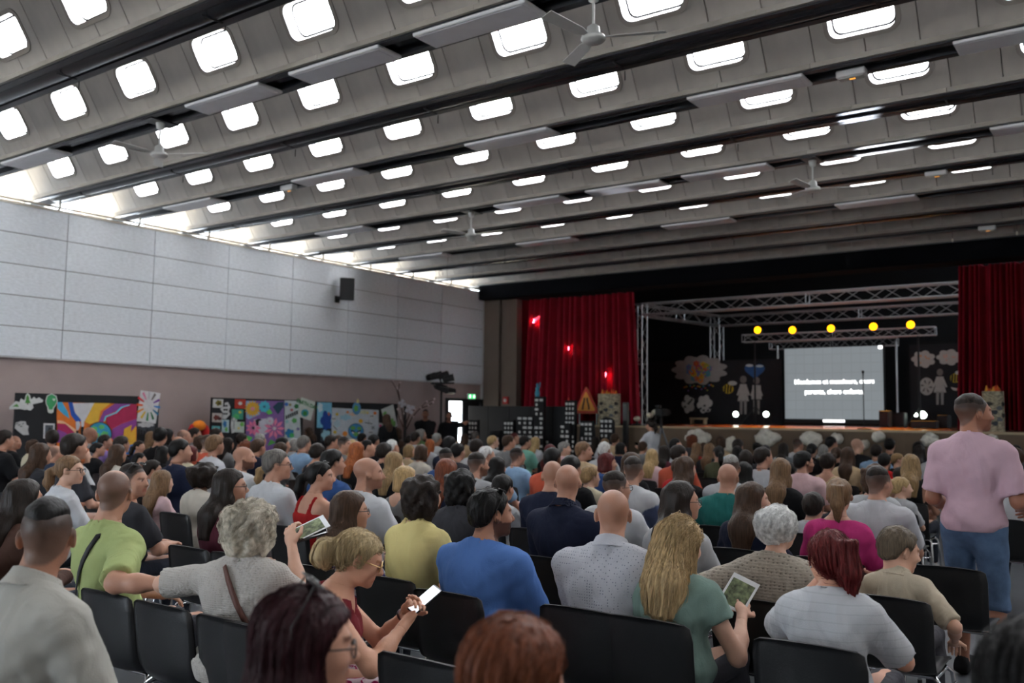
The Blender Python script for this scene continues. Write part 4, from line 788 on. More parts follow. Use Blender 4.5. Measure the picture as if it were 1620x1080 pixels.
# exit sign, fire alarm
q = atX(744.5, 627, WX+.0); t = thing('exit_sign', 'green lit exit sign above the doorway', 'sign', (WX, q[1], q[2]))
LMB().bevbox(0, .05, -.17, .17, -.075, .075, .008).build('housing', m_white, t); LMB().box(.05, .053, -.155, .155, -.062, .062).build('face', em('exit_green', (60, 190, 110), 1.6), t)
for y in (-.09, .09): LMB().box(.053, .055, y-.03, y+.03, -.04, .04).build('pictogram', em('exit_white', (230, 255, 235), 2.4), t)
q = atY(797, 633, YF-.13); t = thing('fire_alarm', 'red fire alarm box on the brown wall beside the curtain', 'alarm', (q[0], YF, q[2])); LMB().bevbox(-.09, .09, -.07, 0, -.1, .1, .01).build('box', pm('alarm_red', (170, 30, 34), .5), t); LMB().lathe([(.05, -.072), (.05, -.085), (0, -.09)], n=14, axis='y').build('button', m_white, t)
# dark light column and film camera on a tripod in front of the stage
q = atY(990, 640, 19.9); t = thing('speaker_column', 'slim black loudspeaker column standing before the stage', 'loudspeaker', (q[0], 19.9, 0)); z1 = atY(990, 636, 19.9)[2]
MB().bevbox(q[0]-.06, q[0]+.06, 19.84, 19.96, .02, z1, .012).build('column', pm('column_black', (30, 30, 32), .4), t); MB().box(q[0]-.05, q[0]+.05, 19.832, 19.842, z1-.45, z1-.04).build('grille', pm('column_grille', (84, 84, 86), .45), t); MB().box(q[0]-.2, q[0]+.2, 19.7, 20.1, 0, .02).build('base', m_black, t)
Yc = 17.6; q = atY(1046, 652, Yc); t = thing('film_camera', 'black film camera on a tripod before the stage', 'camera', (q[0], Yc, 0)); X, zc = q[0], q[2]
MB().bevbox(X-.09, X+.09, Yc-.12, Yc+.14, zc-.08, zc+.08, .015).build('camera_body', m_black, t); MB().lathe([(.06, .14), (.065, .30), (.075, .32)], (X, Yc, zc), 14, 'y').build('lens', m_black, t); MB().bevbox(X-.06, X+.04, Yc-.16, Yc-.05, zc+.08, zc+.15, .01).build('viewfinder', m_black, t)
MB().tube((X, Yc, zc-.08), (X, Yc, zc-.45), .03, n=8).build('centre_column', m_black, t); MB().path([(X, Yc-.02, zc-.1), (X-.1, Yc-.3, zc-.2)], .012, 6).build('pan_handle', m_black, t)
for a in (.6, 2.7, 4.8): MB().tube((X, Yc, zc-.3), (X+.5*math.cos(a), Yc+.5*math.sin(a), .01), .022, .015, n=8).build('leg', pm('tripod_grey', (92, 94, 98), .4), t)
# ================================================================ stage lamps and added spots that throw patches of light
def spot(name, loc, tgt, deg, watts, col=(1, 1, 1), blend=.35, r=.03):
    l = bpy.data.lights.new(name, 'SPOT'); l.energy = watts; l.color = col; l.spot_size = RAD_(deg); l.spot_blend = blend; l.shadow_soft_size = r
    o = bpy.data.objects.new(name, l); COL.objects.link(o); o.location = loc; o.rotation_euler = (Vector(tgt)-Vector(loc)).to_track_quat('-Z', 'Y').to_euler()
RAD_ = math.radians
_src = np.array((X_LAMP, 18.95, Z_LAMP))
for px, py in ((845, 507), (850, 515), (902, 550), (909, 556), (962, 592), (968, 600)):
    spot('added_curtain_spot', _src, atY(px, py, 21.35), 2.0, 60000, (1, .9, .85), .5, .01)  # spots added beside the stand to make the small bright patches on the curtain
_flo = np.array((-6.2, 22.2, 1.7))
for (px, py), dg, w_, c_ in (((1405, 236), 5.0, 5200, (.9, .95, 1)), ((975, 299), 3.6, 3600, (.9, .93, 1)), ((800, 326), 2.4, 2600, (.9, .93, 1)), ((1360, 180), 2.6, 2600, (.8, .88, 1))):
    spot('ceiling_beam_lamp', _flo, atZ(px, py, 5.34), dg, w_, c_, .8)
# ================================================================ stacking chairs: black plastic shell on a chrome frame
m_shell = pm('black_plastic', (17, 18, 21), .42, noise=(40, .15), bump=(220, .12))
m_chrome = pm('chrome_tube', (200, 202, 205), .18, metal=1)
def shell_mesh():
    prof = [(.215, .418), (.205, .440), (.17, .452), (.06, .446), (-.06, .436), (-.14, .436), (-.180, .452), (-.202, .49), (-.215, .55), (-.228, .64), (-.240, .72), (-.250, .775), (-.255, .80)]
    nv = 11; m = len(prof); top = []; bot = []
    for i, (y, z) in enumerate(prof):
        u = i/(m-1); w = .212 if i < 6 else .212+.006*(i-6)/6
        if i == m-1: w -= .035
        if i == m-2: w -= .010
        if i == 0: w -= .03
        for j in range(nv):
            t = -1+2*j/(nv-1); cur = (abs(t)**2.2)
            if i < 6: p = (w*t, y, z+.016*cur)
            else: p = (w*t, y+.028*cur, z+(-.012*cur if i == m-1 else 0)+.010*cur*(1 if i < 8 else 0))
            top.append(p)
    th = .009
    for i in range(m):
        a = Vector(prof[max(i-1, 0)]); b = Vector(prof[min(i+1, m-1)]); d = (b-a).normalized(); n = (-d[1], d[0])   # below the seat, behind the back
        for j in range(nv): x, y, z = top[i*nv+j]; bot.append((x, y+n[0]*-th*-1, z+n[1]*th*1))
    b = LMB(); N = len(top); f = []
    for i in range(m-1):
        for j in range(nv-1):
            k = i*nv+j; f += [(k, k+nv, k+nv+1, k+1), (N+k, N+k+1, N+k+nv+1, N+k+nv)]
    for i in range(m-1):
        for j in (0, nv-1): k = i*nv+j; f.append((k, k+nv, N+k+nv, N+k))
    for j in range(nv-1):
        for i in (0, m-1): k = i*nv+j; f.append((k, k+1, N+k+1, N+k))
    b.add(top+bot, f, True)
    return b.mesh('seat_shell', m_shell)
CH_SHELL = shell_mesh()
def tube_mesh(name, pts, r, n=8): return LMB().path(pts, r, n).mesh(name, m_chrome)
CH_LEGS = []
for sx in (-1, 1):
    CH_LEGS.append(tube_mesh('leg', [(sx*.195, .13, .425), (sx*.222, .15, .40), (sx*.236, .175, .25), (sx*.245, .20, .006)], .011))
    CH_LEGS.append(tube_mesh('leg', [(sx*.195, -.12, .425), (sx*.222, -.14, .40), (sx*.236, -.18, .25), (sx*.245, -.225, .006)], .011))
_f = LMB()
for y in (.12, -.11): _f.path([(-.2, y, .420), (.2, y, .420)], .010, 8)
for sx in (-1, 1): _f.path([(sx*.2, .13, .420), (sx*.2, -.12, .420)], .010, 8); _f.path([(sx*.222, -.13, .385), (sx*.262, -.10, .385), (sx*.262, .02, .385)], .006, 6)
CH_FRAME = _f.mesh('seat_frame', m_chrome)
CH_GLIDE = LMB().lathe([(.014, 0), (.014, .02), (.010, .03)], (0, 0, 0), 8).mesh('foot_glide', m_black)
def chair(x, y, label, rz=0, detail=True, group=None):
    t = thing('stacking_chair', label, 'chair', (x, y, 0), rz, group or 'black stacking chairs in the seat rows')
    link('seat_shell', CH_SHELL, t); link('seat_frame', CH_FRAME, t)
    for me in CH_LEGS:
        l = link('leg', me, t)
        if detail:
            e = me.vertices[-1].co; sx = 1 if e.x > 0 else -1; g = link('foot_glide', CH_GLIDE, l); g.location = (sx*.245, .20 if e.y > 0 else -.225, 0)
    return t
# ================================================================ PEOPLE: bodies as smooth fields, meshed with surface nets
f32 = np.float32
class Field:
    """smooth union of round cones and ellipsoids, with cuts; evaluated anywhere"""
    def __init__(s): s.p = []
    def cone(s, a, b, ra, rb, k=.03, sub=False, flat=None):
        s.p.append(('c', np.array(a, f32), np.array(b, f32), ra, rb, k, sub, flat)); return s
    def ell(s, c, r, k=.03, R=None, sub=False):
        s.p.append(('e', np.array(c, f32), np.array(r, f32), None if R is None else np.array(R, f32), None, k, sub, None)); return s
    def bounds(s, pad=.03):
        lo = np.full(3, 1e9); hi = -lo
        for q in s.p:
            if q[6]: continue
            if q[0] == 'c':
                for c, r in ((q[1], q[3]), (q[2], q[4])): lo = np.minimum(lo, c-r); hi = np.maximum(hi, c+r)
            else:
                m = q[2].max() if q[3] is not None else q[2]
                lo = np.minimum(lo, q[1]-m); hi = np.maximum(hi, q[1]+m)
        return lo-pad, hi+pad
    @staticmethod
    def dist(q, X, Y, Z):
        if q[0] == 'c':
            a, b, ra, rb = q[1:5]; ab = b-a; L2 = float(ab@ab)+1e-9
            x, y, z = X-a[0], Y-a[1], Z-a[2]
            t = np.clip((x*ab[0]+y*ab[1]+z*ab[2])/L2, 0, 1)
            dx, dy, dz = x-t*ab[0], y-t*ab[1], z-t*ab[2]
            if q[7] is not None:                 # flattened along a direction by a factor
                n, fac = q[7]; w = dx*n[0]+dy*n[1]+dz*n[2]; g = w*(fac-1)
                dx = dx+g*n[0]; dy = dy+g*n[1]; dz = dz+g*n[2]
            return np.sqrt(dx*dx+dy*dy+dz*dz)-(ra+(rb-ra)*t)
        c, r, R = q[1:4]; x, y, z = X-c[0], Y-c[1], Z-c[2]
        if R is not None:                        # columns of R = axes
            x, y, z = (x*R[0, 0]+y*R[1, 0]+z*R[2, 0], x*R[0, 1]+y*R[1, 1]+z*R[2, 1], x*R[0, 2]+y*R[1, 2]+z*R[2, 2])
        x, y, z = x/r[0], y/r[1], z/r[2]
        k0 = np.sqrt(x*x+y*y+z*z); k1 = np.sqrt((x/r[0])**2+(y/r[1])**2+(z/r[2])**2)+1e-6
        return k0*(k0-1)/k1
    @staticmethod
    def comb(D, d, k, sub):
        if sub:
            h = np.maximum(k-np.abs(D+d), 0)/max(k, 1e-6); return np.maximum(D, -d)+h*h*k*.25
        h = np.maximum(k-np.abs(D-d), 0)/max(k, 1e-6); return np.minimum(D, d)-h*h*k*.25
    def at(s, P):
        X, Y, Z = (P[:, i].astype(f32) for i in range(3)); D = np.full(X.shape, 1., f32)
        for q in s.p: D = s.comb(D, s.dist(q, X, Y, Z), q[5], q[6])
        return D
    def grid(s, lo, hi, h):
        n = np.maximum(((hi-lo)/h).astype(int)+2, 3)
        ax = [np.arange(n[i], dtype=f32)*h+f32(lo[i]) for i in range(3)]
        D = np.full(n, 1., f32)
        for q in s.p:
            if q[0] == 'c':
                a = np.minimum(q[1]-q[3], q[2]-q[4]); b = np.maximum(q[1]+q[3], q[2]+q[4])
            else:
                m = q[2].max() if q[3] is not None else q[2]; a, b = q[1]-m, q[1]+m
            mg = q[5]+2.5*h
            i0 = np.clip(((a-mg-lo)/h).astype(int), 0, n); i1 = np.clip(((b+mg-lo)/h).astype(int)+2, 0, n)
            if (i1 <= i0).any(): continue
            sl = tuple(slice(i0[i], i1[i]) for i in range(3))
            X, Y, Z = ax[0][sl[0]][:, None, None], ax[1][sl[1]][None, :, None], ax[2][sl[2]][None, None, :]
            D[sl] = s.comb(D[sl], s.dist(q, X, Y, Z), q[5], q[6])
        return D, ax
_CO = np.array([[i, j, k] for i in (0, 1) for j in (0, 1) for k in (0, 1)])
_ED = [(a, b) for a in range(8) for b in range(a+1, 8) if np.abs(_CO[a]-_CO[b]).sum() == 1]
def surfnet(D, lo, h):
    S = D < 0; n = np.array(D.shape)-1
    c = np.zeros(n, np.int8)
    for i, j, k in _CO: c += S[i:i+n[0], j:j+n[1], k:k+n[2]]
    act = (c > 0) & (c < 8); I = np.argwhere(act)
    if len(I) == 0: return np.zeros((0, 3)), np.zeros((0, 4), int)
    idx = np.full(n, -1, np.int32); idx[act] = np.arange(len(I))
    val = np.stack([D[I[:, 0]+a, I[:, 1]+b, I[:, 2]+d] for a, b, d in _CO], 1)
    acc = np.zeros((len(I), 3), f32); cnt = np.zeros(len(I), f32)
    for a, b in _ED:
        va, vb = val[:, a], val[:, b]; m = (va < 0) != (vb < 0)
        t = np.where(m, va/(va-vb+1e-12), 0); p = _CO[a]+t[:, None]*(_CO[b]-_CO[a])
        acc += np.where(m[:, None], p, 0); cnt += m
    V = (I+acc/cnt[:, None])*h+lo
    Q = []
    for ax in range(3):
        o = [0, 0, 0]; o[ax] = 1; u, v = (ax+1) % 3, (ax+2) % 3
        A = S[:D.shape[0]-o[0], :D.shape[1]-o[1], :D.shape[2]-o[2]]; B = S[o[0]:, o[1]:, o[2]:]
        E = np.argwhere(A != B); E = E[(E[:, u] > 0) & (E[:, v] > 0) & (E[:, u] < n[u]) & (E[:, v] < n[v])]
        if len(E) == 0: continue
        def cell(du, dv):
            q = E.copy(); q[:, u] -= du; q[:, v] -= dv; return idx[q[:, 0], q[:, 1], q[:, 2]]
        q = np.stack([cell(1, 1), cell(0, 1), cell(0, 0), cell(1, 0)], 1)
        ins = A[E[:, 0], E[:, 1], E[:, 2]]
        q[~ins] = q[~ins][:, ::-1]; Q.append(q)
    return V, np.concatenate(Q)
def net_mesh(name, parts, mats, colors=None):
    """parts: list of (V, Q) arrays joined in one mesh; colors: per-vertex rgba multiplied into the material"""
    V = np.concatenate([p[0] for p in parts]).astype(f32); off = 0; Qs = []
    for v, q in parts: Qs.append(q+off); off += len(v)
    Q = np.concatenate(Qs).astype(np.int32); ok = (Q >= 0).all(1); Q = Q[ok]
    me = bpy.data.meshes.new(name); me.vertices.add(len(V)); me.vertices.foreach_set('co', V.ravel())
    me.loops.add(len(Q)*4); me.loops.foreach_set('vertex_index', Q.ravel())
    me.polygons.add(len(Q)); me.polygons.foreach_set('loop_start', np.arange(len(Q), dtype=np.int32)*4)
    me.polygons.foreach_set('loop_total', np.full(len(Q), 4, np.int32))
    me.polygons.foreach_set('use_smooth', np.ones(len(Q), bool))
    for m in mats: me.materials.append(m)
    if colors is not None:
        ca = me.color_attributes.new('Tint', 'FLOAT_COLOR', 'POINT'); ca.data.foreach_set('color', colors.astype(f32).ravel())
    me.update(calc_edges=True); return me

# ---- materials whose colour comes from the object's own colour
def person_mat(name, rough, noise=None, tint=False, bump=None, stretch=(1, 1, 1), fold=False, spec=.4):
    m = bpy.data.materials.new(name); m.use_nodes = True; nt = m.node_tree; N = nt.nodes; L = nt.links; b = N['Principled BSDF']
    b.inputs['Roughness'].default_value = rough; b.inputs['Specular IOR Level'].default_value = spec
    oi = N.new('ShaderNodeObjectInfo'); col = oi.outputs['Color']
    def mul(a, c):
        x = N.new('ShaderNodeMix'); x.data_type = 'RGBA'; x.blend_type = 'MULTIPLY'; x.inputs[0].default_value = 1
        L.new(a, x.inputs[6]); L.new(c, x.inputs[7]); return x.outputs[2]
    if tint:
        at = N.new('ShaderNodeAttribute'); at.attribute_name = 'Tint'; col = mul(col, at.outputs['Color'])
    tc = N.new('ShaderNodeTexCoord'); mp = N.new('ShaderNodeMapping'); mp.inputs['Scale'].default_value = stretch; L.new(tc.outputs['Object'], mp.inputs[0])
    if noise:
        n = N.new('ShaderNodeTexNoise'); n.inputs['Scale'].default_value = noise[0]; n.inputs['Detail'].default_value = 4; L.new(mp.outputs[0], n.inputs['Vector'])
        r = N.new('ShaderNodeMapRange'); r.inputs[1].default_value = .28; r.inputs[2].default_value = .72; r.inputs[3].default_value = 1-noise[1]; r.inputs[4].default_value = 1+noise[1]
        L.new(n.outputs[0], r.inputs[0]); col = mul(col, r.outputs[0])
    L.new(col, b.inputs['Base Color'])
    if bump:
        n = N.new('ShaderNodeTexNoise'); n.inputs['Scale'].default_value = bump[0]; n.inputs['Detail'].default_value = 3; L.new(mp.outputs[0], n.inputs['Vector'])
        bp = N.new('ShaderNodeBump'); bp.inputs['Strength'].default_value = bump[1]; bp.inputs['Distance'].default_value = .004
        L.new(n.outputs[0], bp.inputs['Height']); L.new(bp.outputs[0], b.inputs['Normal'])
        if fold:
            n2 = N.new('ShaderNodeTexNoise'); n2.inputs['Scale'].default_value = 6.5; n2.inputs['Detail'].default_value = 2.5; n2.inputs['Distortion'].default_value = 1.3; mp2 = N.new('ShaderNodeMapping'); mp2.inputs['Scale'].default_value = (1, 1, .55); mp2.inputs['Rotation'].default_value = (0, .5, 0)
            L.new(tc.outputs['Object'], mp2.inputs[0]); L.new(mp2.outputs[0], n2.inputs['Vector'])
            b2 = N.new('ShaderNodeBump'); b2.inputs['Strength'].default_value = .55; b2.inputs['Distance'].default_value = .03; L.new(n2.outputs[0], b2.inputs['Height']); L.new(b2.outputs[0], bp.inputs['Normal'])
    return m
M_SKIN = person_mat('skin', .5, (9, .07), True, (160, .15))
M_CLOTH = person_mat('cloth', .85, (5, .06), True, (260, .35), spec=.2, fold=True)
M_HAIR = person_mat('hair', .5, (1, .45), False, (1, .8), (95, 95, 9), spec=.22)
M_CURL = person_mat('curly_hair', .55, (45, .4), False, (60, 1.0), spec=.2)
def cloth_pattern(name, kind, c2, scale=30):
    """a second colour printed on the cloth: dots, stripes, floral, knit, check"""
    if name in MATS: return MATS[name]
    m = M_CLOTH.copy(); m.name = name; MATS[name] = m; nt = m.node_tree; N = nt.nodes; L = nt.links; b = N['Principled BSDF']
    src = b.inputs['Base Color'].links[0].from_socket
    tc = N.new('ShaderNodeTexCoord'); x = N.new('ShaderNodeMix'); x.data_type = 'RGBA'; x.inputs[7].default_value = (*lin(c2), 1)
    L.new(src, x.inputs[6])
    ramp = N.new('ShaderNodeMapRange')
    if kind == 'dots':
        t = N.new('ShaderNodeTexVoronoi'); t.inputs['Scale'].default_value = scale; t.inputs['Randomness'].default_value = .15; L.new(tc.outputs['Object'], t.inputs['Vector']); s_ = t.outputs['Distance']
        ramp.inputs[1].default_value = .16; ramp.inputs[2].default_value = .24; ramp.inputs[3].default_value = 1; ramp.inputs[4].default_value = 0
    elif kind == 'stripes':
        t = N.new('ShaderNodeTexWave'); t.bands_direction = 'Z'; t.inputs['Scale'].default_value = scale; t.inputs['Distortion'].default_value = .6; L.new(tc.outputs['Object'], t.inputs['Vector']); s_ = t.outputs['Fac']
        ramp.inputs[1].default_value = .93; ramp.inputs[2].default_value = .98; ramp.inputs[3].default_value = 0; ramp.inputs[4].default_value = .6
    elif kind == 'floral':
        t = N.new('ShaderNodeTexNoise'); t.inputs['Scale'].default_value = scale; t.inputs['Detail'].default_value = 1.5; t.inputs['Distortion'].default_value = 2.2; L.new(tc.outputs['Object'], t.inputs['Vector']); s_ = t.outputs[0]
        ramp.inputs[1].default_value = .50; ramp.inputs[2].default_value = .53; ramp.inputs[3].default_value = 0; ramp.inputs[4].default_value = 1
    else:  # knit
        t = N.new('ShaderNodeTexVoronoi'); t.inputs['Scale'].default_value = scale; t.inputs['Randomness'].default_value = .25
        mp = N.new('ShaderNodeMapping'); mp.inputs['Scale'].default_value = (1, 1, 1.5); L.new(tc.outputs['Object'], mp.inputs[0]); L.new(mp.outputs[0], t.inputs['Vector']); s_ = t.outputs['Distance']
        ramp.inputs[1].default_value = .1; ramp.inputs[2].default_value = .34; ramp.inputs[3].default_value = .75; ramp.inputs[4].default_value = 0
        bp = N.new('ShaderNodeBump'); bp.inputs['Strength'].default_value = .9; bp.inputs['Distance'].default_value = .006; L.new(s_, bp.inputs['Height']); L.new(bp.outputs[0], b.inputs['Normal'])
    L.new(s_, ramp.inputs[0]); L.new(ramp.outputs[0], x.inputs[0]); L.new(x.outputs[2], b.inputs['Base Color'])
    return m

# ---- skeleton
def rotz(a): c, s_ = math.cos(a), math.sin(a); return np.array([[c, -s_, 0], [s_, c, 0], [0, 0, 1.]])
def rotx(a): c, s_ = math.cos(a), math.sin(a); return np.array([[1, 0, 0], [0, c, -s_], [0, s_, c]])
def roty(a): c, s_ = math.cos(a), math.sin(a); return np.array([[c, 0, s_], [0, 1, 0], [-s_, 0, c]])
RAD = math.radians
def ik(S, T, l1, l2, pole):
    """elbow position for a two-bone arm from S to T bending towards pole"""
    S, T, pole = map(np.array, (S, T, pole)); d = T-S; D = np.linalg.norm(d); D = min(max(D, .05), l1+l2-.005); u = d/np.linalg.norm(d)
    a = (l1*l1-l2*l2+D*D)/(2*D); h = math.sqrt(max(l1*l1-a*a, 0)); p = pole-u*(pole@u); p = p/(np.linalg.norm(p)+1e-9)
    return S+u*a+p*h, S+u*D
class Pose: pass
def make_pose(female=False, build=1.0, scale=1.0, lean=0, twist=0, side=0, head=(0, 0, 0), lh=None, rh=None, lpole=None, rpole=None, stand=False, legs=None, hd=0, neck=0, tz=1.0):
    """joint positions in the person's own frame (faces +y, origin on the floor); lean, twist, side and head = degrees"""
    p = Pose(); p.female = female; p.b = build; p.scale = scale; p.stand = stand
    hz = .93 if stand else .525; tq = 1.0 if stand else .96*tz
    T = rotz(RAD(twist))@rotx(-RAD(lean))@roty(RAD(side)); hip = np.array([0, 0, hz])
    p.T = T; p.hip = hip
    def t(x, y, z): return hip+T@np.array([x, y, z*tq])
    p.t = t
    sw = (.150 if female else .180)*(.55+.45*build)
    p.sw = sw
    p.neck0 = t(0, -.015, .545); p.chest = t(0, 0, .36); p.waist = t(0, .0, .17)
    p.headR = rotz(RAD(twist))@rotz(RAD(head[0]))@rotx(RAD(head[1]))@roty(RAD(head[2]))
    nk = p.neck0+rotx(-RAD(lean*.7))@np.array([0, .0, .0])
    p.headC = p.neck0+rotz(RAD(twist))@rotx(-RAD(lean*.6))@np.array([0, .035, .145+neck])+p.headR@np.array([0, .012, 0])
    p.hs = (.97 if female else 1.0)*(1+hd)
    p.S = [t(-sw, -.01, .440), t(sw, -.01, .440)]
    lu, lf = .285, .255
    hands = [lh, rh]; poles = [lpole, rpole]; p.E = []; p.H = []
    for i, sx in ((0, -1), (1, 1)):
        tg = hands[i]
        if tg is None: tg = (sx*.30, .04, .78) if stand else (sx*.10, .33, .66)
        pl = poles[i] if poles[i] is not None else (sx*.8, -.7, -.5)
        e, h = ik(p.S[i], tg, lu, lf, pl); p.E.append(e); p.H.append(h)
    if legs is None:
        if stand: legs = [((-.09, .0, .93), (-.10, .04, .49), (-.11, -.02, .08), (-.12, .13, .03)), ((.09, 0, .93), (.10, .02, .49), (.11, -.03, .08), (.12, .12, .03))]
        else: legs = [((-.09, .02, .525), (-.12, .43, .515), (-.13, .42, .09), (-.14, .57, .035)), ((.09, .02, .525), (.12, .43, .515), (.13, .40, .09), (.14, .55, .035))]
    p.legs = [[np.array(q, float) for q in l] for l in legs]
    return p
def torso_prims(F, p, grow=0., f=None):
    b = p.b; t = p.t; R = p.T; fm = p.female
    if fm:
        F.ell(t(0, -.01, .0), (.165*b+grow, .125*b+grow, .12+grow), .05, R)
        F.ell(t(0, -.005, .16), (.125*b+grow, .095*b+grow, .15+grow), .06, R)
        F.ell(t(0, -.005, .34), (.140*b+grow, .100*b+grow, .16+grow), .06, R)
        for sx in (-1, 1): F.ell(t(sx*.065*b, .085*b, .33), (.058+grow, .055+grow, .058+grow), .05, R)
    else:
        F.ell(t(0, -.01, .0), (.160*b+grow, .120*b+grow, .12+grow), .05, R)
        F.ell(t(0, .005*b, .15), (.140*b+grow, .110*b*b+grow, .16+grow), .06, R)
        F.ell(t(0, -.005, .34), (.162*b+grow, .112*b+grow, .17+grow), .06, R)
    sw = p.sw
    for sx in (-1, 1):
        F.cone(t(sx*.02, -.015, .462), t(sx*sw*.86, -.015, .432), .058+grow, .050+grow*.8, .06)
        F.cone(t(sx*.030, -.03, .525), t(sx*sw*.78, -.02, .455), .043+grow, .036+grow*.9, .06)
        F.ell(t(sx*.075*b, -.055, .37), (.07*b+grow, .06+grow, .11+grow), .05, R)
def head_prims(F, p):
    R = p.headR; s = p.hs; C0 = p.headC
    def h(x, y, z): return C0+R@(np.array([x, y, z])*s)
    p.h = h
    F.ell(h(0, -.022, .034), np.array((.0745, .096, .082))*s, .02, R)
    F.ell(h(0, .026, -.012), np.array((.064, .068, .092))*s, .03, R)
    F.ell(h(0, .036, -.066), np.array((.050, .050, .042))*s, .03, R)
    F.ell(h(0, .078, -.092), np.array((.02, .017, .017))*s, .025, R)
    F.cone(h(-.03, .080, .024), h(.03, .080, .024), .012*s, .012*s, .015)
    for sx in (-1, 1):
        F.ell(h(sx*.040, .062, -.026), np.array((.024, .026, .022))*s, .025, R)
        F.ell(h(sx*.030, .106, .004), np.array((.016, .018, .011))*s, .012, R, sub=True)
        F.ell(h(sx*.030, .081, .003), np.array((.0135, .0135, .011))*s, .004, R)
        F.ell(h(sx*.079, -.006, -.006), np.array((.010, .021, .033))*s, .008, R@rotz(sx*.35))
        F.ell(h(sx*.088, -.002, -.004), np.array((.006, .011, .018))*s, .004, R@rotz(sx*.35), sub=True)
    F.cone(h(0, .090, .010), h(0, .112, -.026), .008*s, .013*s, .012)
    F.ell(h(0, .100, -.033), np.array((.019, .012, .009))*s, .01, R)
    F.cone(h(-.019, .086, -.056), h(.019, .086, -.056), .008*s, .008*s, .01)
    F.cone(h(-.016, .087, -.066), h(.016, .087, -.066), .008*s, .008*s, .008)
    nr = (.048 if p.female else .058)*s
    F.cone(p.neck0+p.T@np.array([0, -.005, -.03]), h(0, -.028, -.045), nr*1.12, nr*.95, .03)
def hand_prims(F, p, i, curl=.5, fine=True, spread=.0, dirn=None, up=None):
    """palm, four fingers and a thumb at the end of arm i"""
    W = p.H[i]; d = (W-p.E[i]) if dirn is None else np.array(dirn, float); d = d/np.linalg.norm(d); sx = (-1, 1)[i]
    n = np.array((0, 0, 1.)) if up is None else np.array(up, float)       # back of the hand
    n = n-d*(n@d); n = n/np.linalg.norm(n); lat = np.cross(d, n)*sx       # towards the thumb is -lat*sx handled below
    th = -np.cross(n, d)*(1 if i == 1 else -1)                            # thumb side: inwards
    p_ = W+d*.045
    F.ell(p_, (.040, .046, .016), .012, np.stack([th, d, n], 1))
    if not fine:
        F.ell(W+d*.11-n*.015, (.036, .05, .016), .02, np.stack([th, d, n], 1)); F.cone(W+d*.03+th*.03, W+d*.075+th*.05-n*.015, .011, .009, .01); return
    for j, (off, ln) in enumerate(((.030, .072), (.010, .082), (-.011, .076), (-.030, .060))):
        b0 = W+d*.080+th*off; a = curl*.55; q = b0; r = .0088
        for sgm, l in enumerate((.45, .32, .23)):
            dd = d*math.cos(a)-n*math.sin(a)+th*(spread*(off/.03)*.15); e = q+dd*ln*l; F.cone(q, e, r, r*.92, .004); q = e; r *= .92; a += curl*(.8, .7, .5)[sgm]
    t0 = W+d*.025+th*.030; t1 = t0+(d*.6+th*.75-n*.25)*.038; t2 = t1+(d*.9+th*.15-n*.35)*.032
    F.cone(t0, t1, .0125, .0105, .012); F.cone(t1, t2, .0105, .0085, .005)
def arm_prims(F, p, i, grow=0, upto=1.0, k=.03):
    S, E, H = p.S[i], p.E[i], p.H[i]; g = grow; fb = (.86 if p.female else 1.0)*(.6+.4*p.b)
    F.ell(S, (.056*fb+g,)*3, .05)
    if upto <= .5:
        e = S+(E-S)*upto*2; F.cone(S, e, .056*fb+g, (.056-.012*upto*2)*fb+g*1.5, k); return
    F.cone(S, E, .056*fb+g, .043*fb+g, k)
    q = E+(H-E)*min(1, (upto-.5)*2); F.cone(E, E+(q-E)*.45, .042*fb+g, .040*fb+g, .03); F.cone(E+(q-E)*.4, q, .041*fb+g, .027*fb+g, .03)
def leg_prims(F, p, grow=0, upto=1.0, foot=True):
    for A, K, N_, T_ in p.legs:
        fb = .6+.4*p.b; F.cone(A, K, .088*fb+grow, .060*fb+grow, .05)
        if upto < .5: continue
        F.cone(K, K+(N_-K)*.35, .058*fb+grow, .058*fb+grow, .03)
        q = K+(N_-K)*max(0.36, min(1, (upto-.5)*2)); F.cone(K+(N_-K)*.3, q, .056*fb+grow, (.038 if upto >= 1 else .045)+grow, .03)
        if foot and upto >= 1: F.cone(N_-np.array((0, .03, .03)), T_, .036, .034, .03)
def _grid_pts(lo, hi, h):
    n = np.maximum(((hi-lo)/h).astype(int)+2, 3)
    ax = [np.arange(n[i], dtype=f32)*h+f32(lo[i]) for i in range(3)]
    G = np.stack(np.meshgrid(*ax, indexing='ij'), -1).reshape(-1, 3); return G, n
HL_Y = [-.13, -.085, -.04, -.018, .004, .020, .040, .060, .10]
HL_Z = [-.085, -.080, -.040, .012, .012, -.008, .034, .060, .076]
def head_local(p, P): return ((P-p.headC)@p.headR)/p.hs
def hair_thr(q, rise=0):
    return np.interp(q[:, 1], HL_Y, HL_Z)+rise
def smin(a, b, k):
    h = np.maximum(k-np.abs(a-b), 0)/k; return np.minimum(a, b)-h*h*k*.25
def wob(P, f, seed, amp, st=(1, 1, 1)):
    r = np.random.default_rng(seed); o = np.zeros(len(P), f32)
    for i in range(4):
        k = r.normal(size=3)*f*np.array(st); o += np.sin(P@k.astype(f32)+r.uniform(0, 6.28))
    return o*amp*.35
